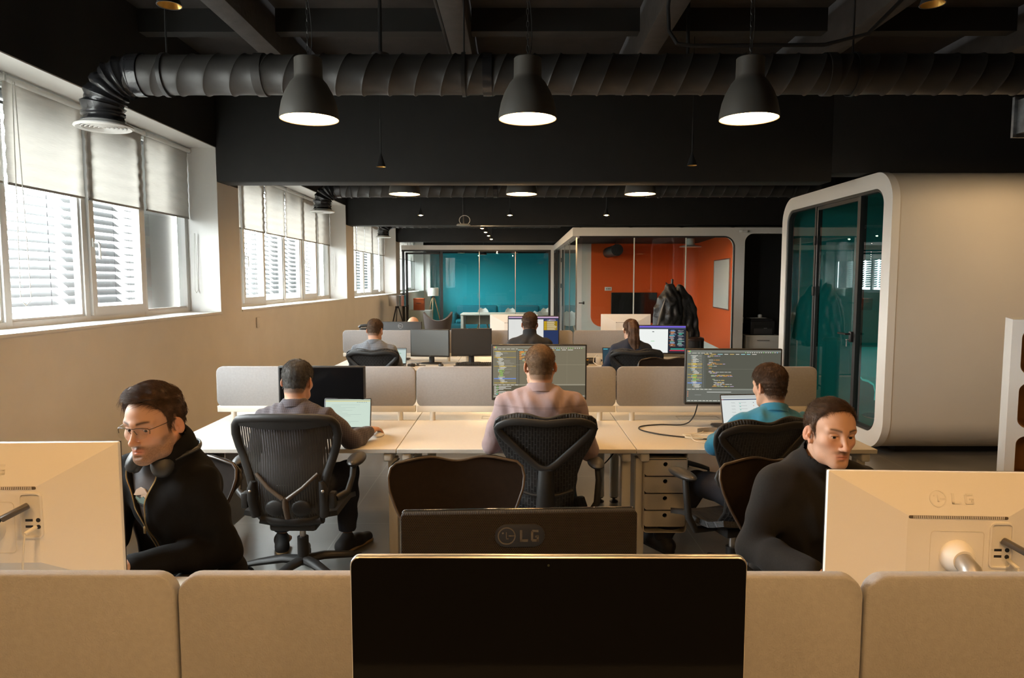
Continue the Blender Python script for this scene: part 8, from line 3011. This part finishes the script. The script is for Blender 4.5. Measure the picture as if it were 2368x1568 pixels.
# headphones resting round the neck
hp = thing('headphones', 'black over-ear headphones resting round the bearded man\'s neck', 'headphones')
nbv = Vector(J['neck'])
place(hp, WL @ Matrix.Translation(nbv + Vector((0, 0.0, 0.03))))
M_HP = mat('black_headphone', (0.018, 0.019, 0.020), 0.5)
band = []
for i in range(25):
    a = PI * (0.10 + 1.0 * (i / 24) * 0.8) + PI
    band.append((0.095 * math.cos(a), -0.006 + 0.080 * math.sin(a), 0.016 + 0.012 * math.cos((i / 24 - 0.5) * PI)))
MB().tube(band, 0.0095, 10, flat=((0, 0, 1), 0.6)).build('headband', M_HP, hp)
for s in (-1, 1):
    Mc = Matrix.Translation((s * 0.066 + 0.012, 0.085, -0.018)) @ Matrix.Rotation(s * -0.55, 4, 'Z') @ Matrix.Rotation(-1.05, 4, 'X')
    e = MB().lathe([(0, 0.026), (0.018, 0.026), (0.032, 0.021), (0.040, 0.010), (0.042, 0.0), (0.040, -0.006), (0, -0.006)], 28, M=Mc @ Matrix.Diagonal((0.92, 1.10, 1, 1))).build('ear_cup', M_HP, hp, sharp=50)
    MB().lathe([(0.020, -0.006), (0.036, -0.005), (0.040, -0.014), (0.034, -0.024), (0.022, -0.022), (0.020, -0.008)], 28, M=Mc @ Matrix.Diagonal((0.92, 1.10, 1, 1))).build('ear_cushion', mat('cushion_black', (0.014, 0.013, 0.013), 0.65), e, sharp=60)
    MB().tube([band[-1 if s > 0 else 0], (s * 0.104, 0.025, 0.012), (s * 0.092 + 0.006, 0.062, -0.002)], [0.0085, 0.008, 0.008], 8).build('yoke', M_HP, hp)

# R: man in the charcoal turtleneck (front right)
J = default_joints(1.312, 0.09, 0.065, sc=0.90, sw=0.160)
J['ell'] = (-0.30, 0.06, 0.755)
J['wrl'] = (-0.17, 0.32, 0.775)
J['wide'] = 0.95
J['elr'] = (0.215, 0.03, 0.775)
J['wrr'] = (0.15, 0.31, 0.80)
LR = [(-0.14, -0.072), (-0.05, -0.068), (-0.028, -0.042), (-0.018, 0.012), (0.006, 0.014), (0.010, -0.026), (0.022, -0.020), (0.030, 0.028), (0.040, 0.060), (0.056, 0.088), (0.078, 0.100), (0.14, 0.106)]
def comb_front(q):
    d = np.stack([0.25 * np.sign(q[:, 0]) + 0.2, 0.9 - 8 * np.clip(q[:, 1] - 0.03, 0, 0.1), 0.2 + 0.5 * smooth(q[:, 1], 0.045, 0.07) - 0.3 * smooth(0.10 - q[:, 2], 0, 0.05)], 1)
    low = smooth(0.075 - q[:, 2], 0, 0.04)[:, None]
    dn = np.stack([0 * q[:, 0], -0.35 + 0 * q[:, 1], -1 + 0 * q[:, 2]], 1)
    return d * (1 - low) + dn * low
tr, MR = person('man with a thin moustache in a charcoal turtleneck, facing right of the camera', (1.055, 2.45, 0), PI + 0.12, J, hyaw=-0.02, hpitch=-0.02, hroll=-0.05, sc=0.90, tone=(0.56, 0.325, 0.22), fine=0.0026,
       hair=dict(top=0.014, side=0.005, back=0.007, front=0.002, temple=0.022, line=LR, n=8000, comb=comb_front, len=lambda q: 0.010 + 0.018 * smooth(q[:, 2], 0.05, 0.10), amp=0.002, lift=0.30, fall=0.30, rad=0.0004, jit=0.15, h=0.0034, seed=71),
       hairmat=H_DBR, top=M_CHARK, topname='turtleneck', trousers=M_JEAN, shoe=dict(mat=M_SHOE, sole=M_SOLEB), seed=75, tint=dict(beard=0.16, moust=0.30, brow=0.85, beardcol=(0.10, 0.06, 0.04)),
       collar=dict(h=0.058, r=0.064, t=0.010), wrinkle=0.006, gaze=(0.12, -0.05), iris=(0.035, 0.02, 0.012), face=dict(nose=1.05, jaw=0.86, slim=0.89), hands=True)
